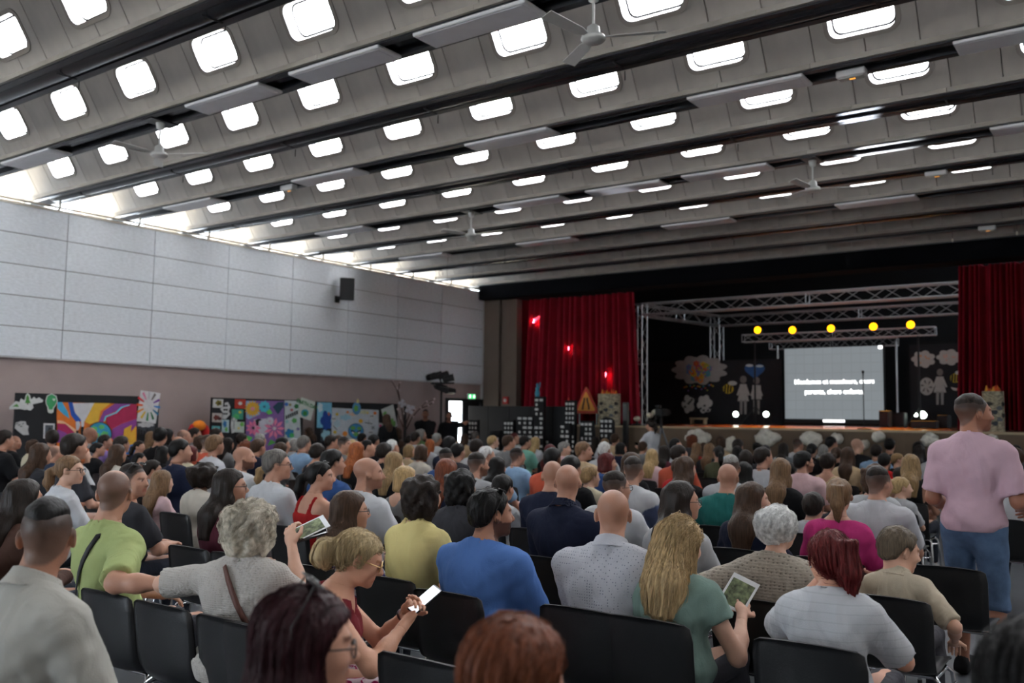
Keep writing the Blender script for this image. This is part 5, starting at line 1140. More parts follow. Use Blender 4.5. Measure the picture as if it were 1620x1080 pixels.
def hair_field(p, style, o):
    """returns (distance function, low corner, high corner) for a hair style"""
    h, s, t = p.h, p.hs, p.t; seed = o.get('seed', 1); th = o.get('thick', .014); L = o.get('len', .25)
    cap = Field(); R = p.headR
    tx, ty = (th*.2, th*.35) if style == 'crew' else (th, th)
    cap.ell(h(0, -.024, .036), np.array((.0745+tx, .096+ty, .082+th*1.15))*s, .02, R)
    cap.ell(h(0, .012, .03), np.array((.068+tx*.8, .066+ty, .062+th))*s, .03, R)
    cap.ell(h(0, -.045, -.012), np.array((.066+tx*.9, .062+ty*.9, .066+th))*s, .03, R)
    lg = Field(); rise = o.get('rise', 0); cut_cap = True; curl = None; face_cut = True
    B = lambda x, y, z: t(x, y, .545+z)        # about the base of the neck, trunk frame
    if style == 'long':
        w = o.get('w', 1.0)
        lg.cone(h(0, -.035, .03), h(0, -.055, -.08), .088*s, .086*s*w, .03)
        e = B(o.get('dx', 0), -.125, -L); m = B(o.get('dx', 0)*.5, -.12, -.06)
        fl = (p.T@np.array((0, 1., 0)), 1.6)
        lg.cone(h(0, -.055, -.07), m, .084*s*w, .088*w, .04, flat=fl); lg.cone(m, e, .088*w, .055*w, .04, flat=fl)
        for sx in (-1, 1):
            a, b = h(sx*.066, -.005, .03), h(sx*.072, -.012, -.085)
            lg.cone(a, b, .026*s, .03*s, .03); lg.cone(b, B(sx*.095*w, -.045, -min(L, .2)*.75), .032, .02, .03)
    elif style == 'bob':
        e = o.get('drop', .085)
        for az in np.linspace(-2.45, 2.45, 9):
            ca, sa = math.cos(az), math.sin(az); x0, y0 = sa*.07, -.02-ca*.085
            lg.cone(h(x0*.9, y0*.9, .04), h(x0*1.12, y0*1.06, -e), .026*s, o.get('tipr', .028)*s, .03)
    elif style in ('pony', 'highpony', 'bun'):
        th2 = .009; cap.p.clear()
        cap.ell(h(0, -.024, .036), np.array((.0745+th2, .096+th2, .082+th2))*s, .02, R)
        cap.ell(h(0, .012, .03), np.array((.068+th2, .064+th2, .062+th2))*s, .03, R)
        cap.ell(h(0, -.05, -.01), np.array((.062+th2, .055+th2, .06+th2))*s, .03, R)
        tie = h(0, -.118, .012) if style == 'pony' else h(0, -.10, .078)
        if style == 'bun': lg.ell(h(0, -.105, .075), np.array((.045, .043, .042))*s, .015)
        else:
            lg.cone(h(0, -.08, .03 if style == 'pony' else .06), tie, .04*s, .024*s, .03)
            m1 = tie+R@np.array((o.get('dx', 0)*.5, -.045, -.03 if style == 'pony' else .0)); e = tie+R@np.array((0, -.05, 0))*.9+np.array((0, 0, -L))+R@np.array((o.get('dx', 0), 0, 0))
            w = o.get('w', 1.)
            m2 = (m1+e)/2+R@np.array((0, -.012, 0)); lg.cone(tie, m1, .022*w, .034*w, .02); lg.cone(m1, m2, .034*w, .042*w, .03); lg.cone(m2, e, .042*w, .012*w, .02)
    elif style in ('curly', 'afro'):
        r = o.get('r', .125); lg.ell(h(0, -.035, .035), np.array((r, r*.98, r))*s, .03, R); curl = o.get('curl', .011)
        if L > .12:
            lg.ell(h(0, -.05, -.06), np.array((r*.95, r*.8, r*.9))*s, .05, R)
            if L > .25: lg.cone(h(0, -.06, -.06), B(0, -.11, -L+.08), .118, .095, .06, flat=(p.T@np.array((0, 1., 0)), 1.3))
        cut_cap = True
    frq = o.get('freq', 34)
    def D(P):
        q = head_local(p, P); d = cap.at(P)
        if cut_cap:
            zc = np.maximum(hair_thr(q, rise), o.get('minz', -1))-q[:, 2]+(.004*np.sin(q[:, 0]*190+seed)+.003*np.sin(q[:, 1]*240))*(.25 if style == 'crew' else 1)
            if style in ('short', 'crew'): d = d+(th+.004)*np.clip(1+zc/o.get('fade', .05 if style == 'crew' else .03), 0, 1)
            d = np.maximum(d, zc*.75)
            d = np.maximum(d, -(np.sqrt((np.abs(q[:, 0])-.082)**2+(q[:, 1]+.006)**2*1.1+(q[:, 2]+.008)**2*.5)-.026)) if style in ('short', 'crew', 'bald', 'pony', 'highpony', 'bun') else d
        if lg.p:
            l = lg.at(P)
            if face_cut:
                fy = q[:, 1]-o.get('face', .035)-np.maximum(q[:, 2]-.03, 0)*o.get('fs', .9)
                fc = np.maximum(fy, np.maximum(q[:, 2]-.085, -.35-q[:, 2])); l = np.maximum(l, fc)
                sk = np.sqrt((q[:, 0]/.071)**2+((q[:, 1]-.02)/.085)**2+((q[:, 2]+.01)/.12)**2)-1; l = np.maximum(l, -sk*.07)
            d = smin(d, l, .02)
        if style == 'bald':
            d = np.maximum(d, q[:, 2]-.045+np.abs(q[:, 0])*-.25)
        if curl: d = d+wob(P, 105, seed, curl)+wob(P, 60, seed+5, curl*.8)
        else:
            ph = np.arctan2(q[:, 0], -(q[:, 1]+.02)); am = o.get('amp', .0035 if lg.p else .0004 if style == 'crew' else .0022)
            d = d+am*np.sin(ph*frq+3*np.sin(q[:, 2]*14+seed))+am*.6*np.sin(ph*frq*.43+2*np.sin(q[:, 2]*9+seed*2))
            if o.get('wavy'): d = d+wob(P, 48, seed, .006)
            if style in ('short', 'crew'): d = d+wob(P, 130, seed, o.get('rough', .004))
        return d
    lo1, hi1 = cap.bounds(.03)
    if lg.p:
        lo2, hi2 = lg.bounds(.03); lo1, hi1 = np.minimum(lo1, lo2), np.maximum(hi1, hi2)
    return D, lo1, hi1
def strands(p, D, V, o, n, seed=3):
    """fine tubes that run over the hair surface, so that it reads as hair close up"""
    r = np.random.default_rng(seed); q = head_local(p, V); cand = np.where(q[:, 2] > o.get('root', -.01))[0]
    if len(cand) == 0: return None
    P = V[r.choice(cand, n)].astype(f32); steps = o.get('steps', 16); st = o.get('step', .02); wave = o.get('wave', .0015)
    back = (p.headR@np.array((0, -1., 0))).astype(f32); path = []; ph = r.uniform(0, 6.28, n); fr = r.uniform(25, 45, n)*o.get('wf', 1); dead = np.zeros(n, bool)
    def grad(P):
        e = .004; return np.stack([D(P+np.eye(3, dtype=f32)[i]*e)-D(P-np.eye(3, dtype=f32)[i]*e) for i in range(3)], 1)
    off = r.uniform(.0, .004, n).astype(f32)
    for k in range(steps):
        g = grad(P); g /= np.linalg.norm(g, axis=1)[:, None]+1e-9
        P = P-g*(D(P)-off)[:, None]*.8
        ql = head_local(p, P); flow = np.array((0, 0, -1.), f32)+back*np.clip(ql[:, 2:3]*14, 0, 2.5)+r.normal(size=(n, 3)).astype(f32)*o.get('mess', .08)
        tg = flow-g*(flow*g).sum(1)[:, None]; tg /= np.linalg.norm(tg, axis=1)[:, None]+1e-9
        lat = np.cross(tg, g); path.append(P+lat*(wave*np.sin(ph+fr*k*st))[:, None]+g*(wave*.6*np.cos(ph+fr*k*st))[:, None])
        P = P+tg*st
    A = np.stack(path, 1); m = A.shape[1]; vs = []; w = o.get('sr', .0011)
    T = np.gradient(A, axis=1); T /= np.linalg.norm(T, axis=2)[..., None]+1e-9
    U = np.cross(T, np.array((.31, .9, .3))); U /= np.linalg.norm(U, axis=2)[..., None]+1e-9; W_ = np.cross(T, U)
    tap = (w*np.minimum(1, np.linspace(2.2, .35, m)))[None, :, None]
    V3 = np.stack([A+(U*math.cos(a)+W_*math.sin(a))*tap for a in (0, 2.1, 4.2)], 2).reshape(-1, 3)
    i = np.arange(n)[:, None, None]*m*3; j = np.arange(m-1)[None, :, None]*3; c = np.arange(3)[None, None, :]
    b0 = i+j; Q = np.stack([b0+c, b0+(c+1) % 3, b0+3+(c+1) % 3, b0+3+c], -1).reshape(-1, 4)
    return V3, Q
def person_meshes(sp):
    """all meshes of one person, in the person's own frame"""
    ps = dict(sp.get('pose', {})); ps.setdefault('female', sp.get('female', False)); ps.setdefault('build', sp.get('build', 1.0)); ps.setdefault('hd', sp.get('hd', 0))
    p = make_pose(**ps); lod = sp.get('lod', 2)
    hb, hh, hc, hr = ((.0175, .0066, .0120, .0080), (.0250, .0125, .0195, .0150), (.0300, .0170, .0255, .0200))[lod]
    F = Field(); torso_prims(F, p); leg_prims(F, p); head_prims(F, p)
    for i in (0, 1):
        arm_prims(F, p, i)
        if lod: hand_prims(F, p, i, fine=False)
    up = p.headR@np.array((0, 0, 1.)); nk = p.h(0, -.02, -.118); pl = lambda P: (P-nk)@up
    lo, hi = F.bounds(.03)
    D, ax = F.grid(lo, hi, hb); G = np.stack(np.meshgrid(*ax, indexing='ij'), -1)
    D = np.maximum(D, (G@up.astype(f32))-f32(nk@up)); parts = [surfnet(D, lo, hb)]
    c = p.headC; lo = c-.20; hi = c+.20; D, ax = F.grid(lo, hi, hh); G = np.stack(np.meshgrid(*ax, indexing='ij'), -1)
    D = np.maximum(D, -((G@up.astype(f32))-f32(nk@up))-f32(.012)); D = np.maximum(D, np.sqrt(((G-c)**2).sum(-1))-.19)
    parts.append(surfnet(D, lo, hh))
    if lod == 0:
        for i in (0, 1):
            HF = Field(); d = p.H[i]-p.E[i]; d = d/np.linalg.norm(d); HF.cone(p.H[i]-d*.03, p.H[i]+d*.03, .026, .024, .02)
            hs_ = (sp.get('lhand', {}), sp.get('rhand', {}))[i]; hand_prims(HF, p, i, **hs_)
            lo, hi = HF.bounds(.01); D, ax = HF.grid(lo, hi, .0048); parts.append(surfnet(D, lo, .0048))
    V = np.concatenate([a[0] for a in parts]); q = head_local(p, V); T = np.ones((len(V), 4), f32)
    x, y, z = np.abs(q[:, 0]), q[:, 1], q[:, 2]; hd = (np.abs(q) < .16).all(1)
    T[hd & (x < .023) & (z > -.074) & (z < -.050) & (y > .080), :3] = (.82, .52, .50)
    T[hd & (x > .010) & (x < .050) & (z > .017) & (z < .029) & (y > .068), :3] = sp.get('brow', (.35, .30, .28))
    ed = np.sqrt((x-.030)**2*.7+(z-.003)**2*1.6); ey = hd & (ed < .0115) & (y > .074)
    T[ey, :3] = (1.15, 1.35, 1.6); T[ey & (np.sqrt((x-.030)**2+(z-.003)**2) < .0065), :3] = (.12, .10, .10)
    thr = np.interp(y, HL_Y, HL_Z); st = sp.get('stubble'); hs0 = sp.get('hair') if sp.get('hair') and len(sp['hair']) > 1 else None
    if st: # shaved or cropped scalp
        k = np.clip((z-thr+.004)/.012, 0, 1)*np.clip((.06+sp.get('crown', 1)-z)/.02, 0, 1)
        if 'bare' in sp: k = k*np.clip((np.sqrt(x**2+(y-.005)**2)-sp['bare'])/.03, 0, 1)
        if hs0 and 'minz' in hs0[1]: T[:, :3] *= 1-(k*hd*.72*np.clip((z-(hs0[1]['minz']-.045))/.055, 0, 1))[:, None]
        k = (k*hd)[:, None]; T[:, :3] = T[:, :3]*(1-k)+np.array(st, f32)*T[:, :3]*k
    if sp.get('beard'):
        k = (hd & (y > -.02) & (z < -.035+np.clip(.03-y, 0, .1)*.55) & (z > -.125) & ~((x < .02) & (z > -.072) & (z < -.052)))
        k |= hd & (x < .03) & (z > -.050) & (z < -.042) & (y > .085); T[k, :3] = sp['beard']
    out = {'p': p, 'body': net_mesh('person', parts, [M_SKIN], T)}
    # ---- hair
    hs = sp.get('hair')
    if hs and hs[0] != 'none':
        style, o = hs[0], hs[1] if len(hs) > 1 else {}
        DF, lo, hi = hair_field(p, style, o); G, n = _grid_pts(lo, hi, hr)
        D = DF(G).reshape(n); hp = [surfnet(D, lo, hr)]
        if lod == 0 and o.get('n', 0 if style == 'crew' else 300) and len(hp[0][0]):
            s_ = strands(p, DF, hp[0][0], o, o.get('n', 300))
            if s_ is not None: hp.append(s_)
        if len(hp[0][0]): out['hair'] = net_mesh('hair', hp, [M_CURL if style in ('curly', 'afro') else M_HAIR])
    # ---- top
    sl = sp.get('sleeve', .42); nkl = sp.get('neck', 'crew'); seed = sp.get('seed', 1); gr = sp.get('loose', .014)
    TF = Field(); torso_prims(TF, p, gr); TF.ell(p.t(0, -.012, .05), ((.172 if p.female else .168)*p.b+gr, .136*p.b+gr, .12), .07, p.T); ax_n = p.headC-p.neck0; ax_n = ax_n/np.linalg.norm(ax_n); fwd = p.T@np.array((0, 1., 0)); upt = p.T@np.array((0, 0, 1.))
    lo, hi = TF.bounds(.03); arms = []
    if sl > 0:
        for i in (0, 1):
            A = Field(); S, E, H = p.S[i], p.E[i], p.H[i]; fb = (.86 if p.female else 1.0)*(.6+.4*p.b); g = gr+.004
            A.ell(S, (.052*fb+g,)*3, .05)
            if sl <= .5:
                e = S+(E-S)*sl*2; u = (E-S)/np.linalg.norm(E-S); A.cone(S, e+u*.06, .056*fb+g, .050*fb+g*1.5, .03)
            else:
                e = E+(H-E)*(sl-.5)*2; u = (H-E)/np.linalg.norm(H-E); A.cone(S, E, .056*fb+g, .046*fb+g, .03); A.cone(E, e+u*.05, .046*fb+g, .034*fb+g, .03)
            a, b = A.bounds(.02); lo, hi = np.minimum(lo, a), np.maximum(hi, b); arms.append((A, e, u, S))
    hem = sp.get('hem', .045 if not p.stand else -.08)
    def shirt(P):
        d = TF.at(P)
        for A, e, u, S in arms:
            a = A.at(P); a = np.maximum(a, (P-e.astype(f32))@u.astype(f32)); d = smin(d, a, .045)
        w = sp.get('wr', .0055 if lod == 0 else .004)
        L_ = (P-p.hip.astype(f32))@p.T.astype(f32)
        d = d+wob(P, 34, seed, w*1.2, (1, .6, .8))+wob(P, 70, seed+3, w*.6, (1, 1, .6))+w*np.sin(L_[:, 2]*48+L_[:, 0]*31*math.cos(seed)+2*np.sin(L_[:, 0]*14+seed)+seed)*np.clip(.20-L_[:, 2], 0, .16)*6
        rel = P-p.neck0.astype(f32); al = rel@ax_n.astype(f32); rad = np.sqrt(np.maximum((rel**2).sum(1)-al**2, 0)); fw = rel@fwd.astype(f32); upv = rel@upt.astype(f32)
        if nkl in ('crew', 'collar'): d = np.maximum(d, np.minimum(.064-rad, al+.03)); d = np.maximum(d, al-.012-.02*np.clip(-fw, 0, .05)*10)
        elif nkl == 'scoop': d = np.maximum(d, -(np.sqrt((L_[:, 0]/.105)**2+((fw-.05)/.12)**2+(upv/.09)**2)-1)*.09); d = np.maximum(d, upv+.0)
        elif nkl == 'tank':
            d = np.maximum(d, upv+.012); d = np.maximum(d, -(np.sqrt((L_[:, 0]/.088)**2+(fw/.2)**2+((upv-.02)/.13)**2)-1)*.09); d = np.maximum(d, np.abs(L_[:, 0])-(.135 if p.female else .15))
        elif nkl == 'strap':
            hi_ = L_[:, 2]-.36; st_ = np.abs(np.abs(L_[:, 0])-.085)-.016; d = np.maximum(d, np.minimum(hi_, np.maximum(st_, upv+.01)))
        d = np.maximum(d, -(L_[:, 2]+hem)) if not p.stand else np.maximum(d, -(P[:, 2]-(p.hip[2]+hem)))
        return d
    G, n = _grid_pts(lo, hi, hc); D = shirt(G).reshape(n); sv = [surfnet(D, lo, hc)]
    Vs = sv[0][0]; Ts = np.ones((len(Vs), 4), f32)
    if sp.get('sleevecol'):
        for i in (0, 1):
            S, E = p.S[i], p.E[i]; u = (E-S)/np.linalg.norm(E-S); k = ((Vs-S)@u > .035) & (np.linalg.norm(np.cross(Vs-S, u), axis=1) < .13); Ts[k, :3] = sp['sleevecol']
    if sp.get('cuff'):
        for A, e, u, S in arms:
            for a_, b_ in ((.010, .016),): k = (np.abs((Vs-e)@u+.013) < .006) & (np.linalg.norm(Vs-e, axis=1) < .12); Ts[k, :3] = sp['cuff']
    out['top'] = net_mesh('top', sv, [sp.get('top_mat', M_CLOTH)], Ts)
    if nkl == 'collar' and lod < 2:
        def coll(P):
            rel = P-p.neck0.astype(f32); al = rel@ax_n.astype(f32); v = rel-al[:, None]*ax_n.astype(f32); rad = np.sqrt((v**2).sum(1)); fw = v@fwd.astype(f32); sd = v@(p.T@np.array((1., 0, 0))).astype(f32)
            ang = np.abs(np.arctan2(sd, fw)); base = .072+.006*np.cos(ang); top = .034+.012*np.clip(-np.cos(ang), -.6, 1); bot = -.012+.004*np.cos(ang)
            u = np.clip((top-al)/(top-bot), 0, 1); d = np.abs(rad-(base+.026*u**1.4))-.0045; d = np.maximum(d, np.abs(al-(top+bot)/2)-(top-bot)/2); return np.maximum(d, (.32-ang)*.07)
        lo, hi = p.neck0-.14, p.neck0+.14; hcl = (.005 if lod == 0 else .008); G, n = _grid_pts(lo, hi, hcl); cn = surfnet(coll(G).reshape(n), lo, hcl)
        if len(cn[0]): out['collar'] = net_mesh('collar', [cn], [M_CLOTH], np.ones((len(cn[0]), 4)))
    # ---- trousers, shorts or skirt
    if lod < 2 or p.stand:
        LF = Field(); lg = sp.get('legs', 1.0)
        LF.ell(p.hip+np.array((0, -.005, 0)), ((.172 if p.female else .168)*p.b, .132*p.b, .13), .04)
        leg_prims(LF, p, .016, lg, False)
        lo, hi = LF.bounds(.03); G, n = _grid_pts(lo, hi, hc*1.6); d = LF.at(G)+wob(G, 40, seed+9, .004)
        d = np.maximum(d, G[:, 2]-(p.hip[2]+.05))
        if lg < .99:
            for A, K, N_, _ in p.legs:
                kk = K+(N_-K)*max(.02, (lg-.5)*2); u = (N_-K)/np.linalg.norm(N_-K)
                d = np.maximum(d, np.where(((G-K)**2).sum(1) < .30, (G-kk.astype(f32))@u.astype(f32), -1))
        else: d = np.maximum(d, .10-G[:, 2])
        tn_ = surfnet(d.reshape(n), lo, hc*1.6); out['trousers'] = net_mesh('trousers', [tn_], [sp.get('trouser_mat', M_CLOTH)], np.ones((len(tn_[0]), 4)))
        out['shoe'] = []
        for A, K, N_, T_ in p.legs:
            SF_ = Field(); SF_.cone(N_+np.array((0, -.035, -.05)), T_+np.array((0, .015, .012)), .045, .043, .02); SF_.cone(N_+np.array((0, -.02, .0)), N_+np.array((0, -.02, -.04)), .042, .046, .02)
            lo, hi = SF_.bounds(.02); G, n = _grid_pts(lo, hi, .025); d = np.maximum(SF_.at(G), -G[:, 2]+.003)
            nm_ = surfnet(d.reshape(n), lo, .025); out['shoe'].append(net_mesh('shoe', [nm_], [M_CLOTH], np.ones((len(nm_[0]), 4))))
    return out
m_lens = pm('dark_lens', (14, 15, 20), .08, spec=.8)
m_specs = pm('spectacle_frame', (30, 26, 26), .3)
def glasses(p, root, on_head=False, mat=None, lens=False, big=1.0, lift=0, back=0):
    b = LMB(); h = p.h
    def g(x, y, z):
        if on_head:
            q = rotx(RAD(62))@np.array((x, y-.0, z)); return h(q[0]*(1.12+lift*4), q[1]-.010-back, q[2]+.034+lift)
        return h(x, y, z)
    for sx in (-1, 1):
        ring = [(sx*(.033+.025*big*math.cos(a)), .103-.02*abs(math.cos(a)) if False else .101, .0+.019*big*math.sin(a)) for a in np.linspace(0, 2*PI, 15)]
        b.path([g(*q) for q in ring], .0022, 6)
        b.path([g(sx*.058, .098, .005), g(sx*.078, .05, .006), g(sx*.083, -.005, .006), g(sx*.080, -.03, -.012)], .0022, 5)
        if lens: b.mi = 1; b.add([g(*q) for q in ring[:-1]], [tuple(range(14))]); b.mi = 0
    b.path([g(-.01, .104, .004), g(0, .107, .008), g(.01, .104, .004)], .0022, 5)
    return b.build('sunglasses' if lens else 'glasses', [mat or m_specs, m_lens], root)
CACHE = {}
def person(sp, loc, rz, label, key=None, group=None):
    """link one person: the body is the thing, hair and clothes are its parts"""
    if key is not None and key in CACHE: ms = CACHE[key]
    else:
        ms = person_meshes(sp)
        if key is not None: CACHE[key] = ms
    sc = sp.get('scale', 1.0); zoff = 0 if sp.get('pose', {}).get('stand') else .525*(1-sc)
    root = link('person', ms['body'], None, (loc[0], loc[1], loc[2]+zoff), rz); root.scale = (sc, sc, sc)
    tag(root, label, 'person', group)
    root.color = (*lin(sp.get('skin', (186, 138, 112))), 1)
    for nm, part in (('hair', 'hair'), ('top', 'shirt'), ('trousers', 'trousers'), ('collar', 'collar')):
        if nm in ms:
            o = link(sp.get('topname', part) if nm == 'top' else sp.get('legname', part) if nm == 'trousers' else part, ms[nm], root)
            o.color = (*lin(sp.get({'hair': 'haircol', 'top': 'shirt', 'collar': 'shirt', 'trousers': 'pants'}[nm], (60, 60, 66))), 1)
    for me in ms.get('shoe', []):
        o = link(sp.get('shoename', 'shoe'), me, root); o.color = (*lin(sp.get('shoecol', (150, 150, 150))), 1)
    return root, ms['p']
for i, (cx, cy, rx, ry, lab) in enumerate(CLOUDS): cloud(cx, cy, rx, ry, lab, i+3)
# ================================================================ the audience
HC = dict(black=(14, 12, 12), dark=(32, 24, 20), brown=(62, 44, 32), lbrown=(112, 86, 62), blonde=(170, 143, 100), dblonde=(138, 112, 78), grey=(132, 130, 126), white=(198, 198, 195), auburn=(104, 54, 34), red=(84, 30, 30), ginger=(150, 82, 44), salt=(96, 92, 88))
CC = {'white': (190, 192, 196), 'off-white': (198, 192, 180), 'cream': (204, 196, 170), 'black': (22, 22, 25), 'navy': (28, 34, 56), 'dark grey': (52, 52, 57), 'grey': (128, 130, 132), 'light grey': (168, 170, 172), 'light blue': (140, 172, 204), 'blue': (52, 84, 138), 'teal': (36, 104, 100), 'sea-green': (120, 178, 160), 'olive': (78, 80, 58), 'green': (94, 120, 76), 'red': (172, 32, 34), 'coral': (200, 92, 68), 'pink': (214, 158, 172), 'hot pink': (188, 52, 118), 'lavender': (150, 124, 188), 'beige': (196, 172, 138), 'yellow': (204, 190, 130), 'burgundy': (84, 34, 48), 'brown': (70, 48, 40), 'lime': (172, 196, 112), 'denim': (50, 62, 84), 'pale pink': (214, 182, 186)}
SK = dict(l=(202, 160, 138), m=(180, 134, 112), t=(156, 110, 88), d=(116, 80, 62))
def style(code, yaw=0, lod=2, seed=1):
    """specification for a kind of person; yaw turns the head"""
    f = code[0] == 'f'; d = dict(female=f, lod=lod, seed=seed, build=1.0 if f else 1.05, pose=dict(head=(yaw, 0, 0), lean=4 if f else 3, twist=yaw*.15))
    h = {'ms': ('short', {'thick': .016}), 'mk': ('crew', {'thick': .012, 'rise': .02, 'minz': .03, 'rough': .003}), 'mb': None, 'mr': None, 'mg': ('short', {'thick': .013}), 'mc': ('crew', {'thick': .022, 'rise': .02, 'rough': .001}),
         'fl': ('long', {'len': .26}), 'fL': ('long', {'len': .34, 'wavy': 1, 'w': 1.12}), 'fb': ('bob', {}), 'fp': ('pony', {'len': .2}), 'fh': ('highpony', {'len': .24}), 'fu': ('bun', {}), 'fc': ('curly', {'len': .2, 'r': .118}), 'fa': ('afro', {'len': .1, 'r': .155}), 'fs': ('short', {'thick': .022, 'rise': -.01})}[code[:2]]
    d['hair'] = h
    if code[:2] in ('mk', 'mr', 'ms', 'mg'): d['stubble'] = (.36, .40, .44)
    if code[:2] == 'mb': d['stubble'] = (.80, .77, .75)
    if code[:2] == 'mr': d['bare'] = .055; d['stubble'] = (.42, .46, .50)
    return d
ROW0, ROWP, SEAT_B = 1.30, 1.10, .255
OCC = []            # taken seats: (x, y)
LABELS = []
def place(px, py, sp, zn=None, yb=None, rz=0):
    """seat a person so that the head lies on the sight line of (px, py); returns chair position and adjusted spec"""
    ps = dict(sp.get('pose', {})); ps.setdefault('female', sp.get('female', False)); ps.setdefault('build', sp.get('build', 1)); sc = sp.get('scale', .96 if ps['female'] else 1.0)
    d = _ray(px, py); Rz = rotz(rz); zn = zn or (1.12 if ps['female'] else 1.17)
    opts = []
    tzs = [1.0] if sp.get('cached') else [1.0, .96, 1.04, .92, .88, .84, .80]
    for k in ([None] if yb is not None else range(-1, 15)):
        cy = (yb if yb is not None else ROW0+ROWP*k)+SEAT_B; best = None
        for tz in tzs:
            hc = make_pose(**{**ps, 'tz': tz}).headC; off = Rz@(hc*sc)
            t_ = (cy+off[1])/d[1]; W = CAM+d*t_; zz = off[2]+.525*(1-sc)
            if sp.get('cached'):
                s2 = np.clip((W[2]-.525)/(hc[2]-.525), .84, 1.10); cand = [abs(W[2]-zn), cy, W[0]-off[0], s2, tz]
            else: cand = [abs(W[2]-zz)+.25*abs(tz-.96)+(0 if yb is not None else .3*abs(W[2]-zn)), cy, W[0]-off[0], sc, tz]
            if best is None or cand[0] < best[0]: best = cand
        if yb is None:                                    # nearest free place in that row
            x = best[2]; sep = .47; near_ = [ox for ox, oy in OCC if abs(oy-cy) < .4]
            free = [c for c in [x]+[o+sg*sep for o in near_ for sg in (-1, 1)] if -14.9 < c < 3.6 and all(abs(c-o) >= sep-.002 for o in near_)]
            if not free: continue
            c = min(free, key=lambda c: abs(c-x)); best[2] = c; best[0] += abs(c-x)*.6/(1+.12*cy)
        opts.append(best)
    _, cy, x, s2, tz = min(opts, key=lambda o: o[0])
    return x, cy, s2, tz
def seat_person(px, py, sp, label, key=None, zn=None, yb=None, rz=0, has_chair=True):
    x, cy, s2, tz = place(px, py, sp, zn, yb, rz)
    sp = dict(sp); sp['scale'] = s2; sp['pose'] = {**sp.get('pose', {}), 'tz': tz}
    for nm in ('rh', 'lh'):          # a hand that the photograph shows at a certain place
        if nm+'_at' in sp:
            a, b_, dy = sp[nm+'_at']; w_ = atY(a, b_, cy+dy)-np.array((x, cy, .525*(1-s2))); sp['pose'][nm] = tuple(rotz(-rz)@w_/s2)
    r, p = person(sp, (x, cy, 0), rz, label, key)
    OCC.append((x, cy)); r['seat'] = 1; del r['seat']
    return r, p, x, cy
def wpt(root, q):
    s = root.scale[0]; v = rotz(root.rotation_euler[2])@(np.array(q)*s); return v+np.array(root.location)
def strap(root, pts, col, w=.012, name='bag_strap'):
    """flat strap over the clothes, through points in the person's frame"""
    P = [Vector(q) for q in pts]; b = LMB(); vs = []
    for i, p in enumerate(P):
        d = (P[min(i+1, len(P)-1)]-P[max(i-1, 0)]).normalized(); out = Vector((p.x, p.y, 0)).normalized() if (p.x or p.y) else Vector((0, -1, 0)); sd = d.cross(out).normalized(); n = sd.cross(d).normalized()
        for a, c in ((-w, 0), (w, 0), (w, .004), (-w, .004)): vs.append(p+sd*a+n*c*(1 if n.dot(out) > 0 else -1))
    f = []
    for i in range(len(P)-1):
        for k in range(4): f.append((i*4+k, i*4+(k+1) % 4, i*4+4+(k+1) % 4, i*4+4+k))
    b.add(vs, f, True); return b.build(name, pm('strap_%d_%d_%d' % col, col, .6, noise=(30, .1)), root)
def over_back(p, a, b, n=9, g=.022):
    """points of a line over the back from a to b, given as (x, z above the hip) in the trunk frame"""
    out = []
    for i in range(n):
        u = i/(n-1); x = a[0]+(b[0]-a[0])*u; z = a[1]+(b[1]-a[1])*u
        F = Field(); torso_prims(F, p, .016)
        lo, hi = -.4, .0
        for _ in range(18):
            m = (lo+hi)/2
            if F.at(np.array([p.t(x, m, z)]))[0] < 0: hi = m
            else: lo = m
        out.append(tuple(p.t(x, lo-.004, z)))
    return out
m_phone = pm('phone_body', (20, 20, 24), .25); m_screen = em('phone_screen', (235, 240, 250), 1.0)
def phone(c, R, label, lit=True):
    t = thing('smartphone', label, 'phone', tuple(c))
    M = Matrix(R.tolist()).to_4x4()
    def mk(name, b, m):
        me = b.mesh(name, m); me.transform(M); return link(name, me, t)
    mk('phone_body', LMB().bevbox(-.037, .037, -.076, .076, -.005, .004, .003), m_phone)
    mk('screen', LMB().box(-.033, .033, -.070, .070, .0041, .0046), m_screen if lit else m_lens); return t
m_print = None
def leaflet(c, R, w, h, label):
    t = thing('programme_leaflet', label, 'leaflet', tuple(c)); M = Matrix(R.tolist()).to_4x4()
    def mk(name, b, m): me = b.mesh(name, m); me.transform(M); return link(name, me, t)
    mk('paper', LMB().box(-w/2, w/2, -h/2, h/2, -.0015, .0015), pm('paper_white', (225, 228, 232), .7, noise=(20, .04)))
    mk('printed_picture', LMB().box(-w*.42, w*.42, -h*.42, h*.36, .0016, .0022), pm('picture_print', (120, 132, 96), .6, noise=(38, .9), stretch=(1, 1, 1))); return t
NAMES = []
def look_R(n, roll=0):
    n = np.array(n, float); n /= np.linalg.norm(n); x = np.cross((0, 0, 1.), n); x /= np.linalg.norm(x); y = np.cross(n, x); return np.stack([x, y, n], 1)@rotz(roll)
def near(px, py, label, short, sp, cback=.03, cdx=0, **k):
    r, p, x, y = seat_person(px, py, sp, label, **k); NAMES.append((r, x+cdx, y-cback, short)); return r, p
wht = cloth_pattern
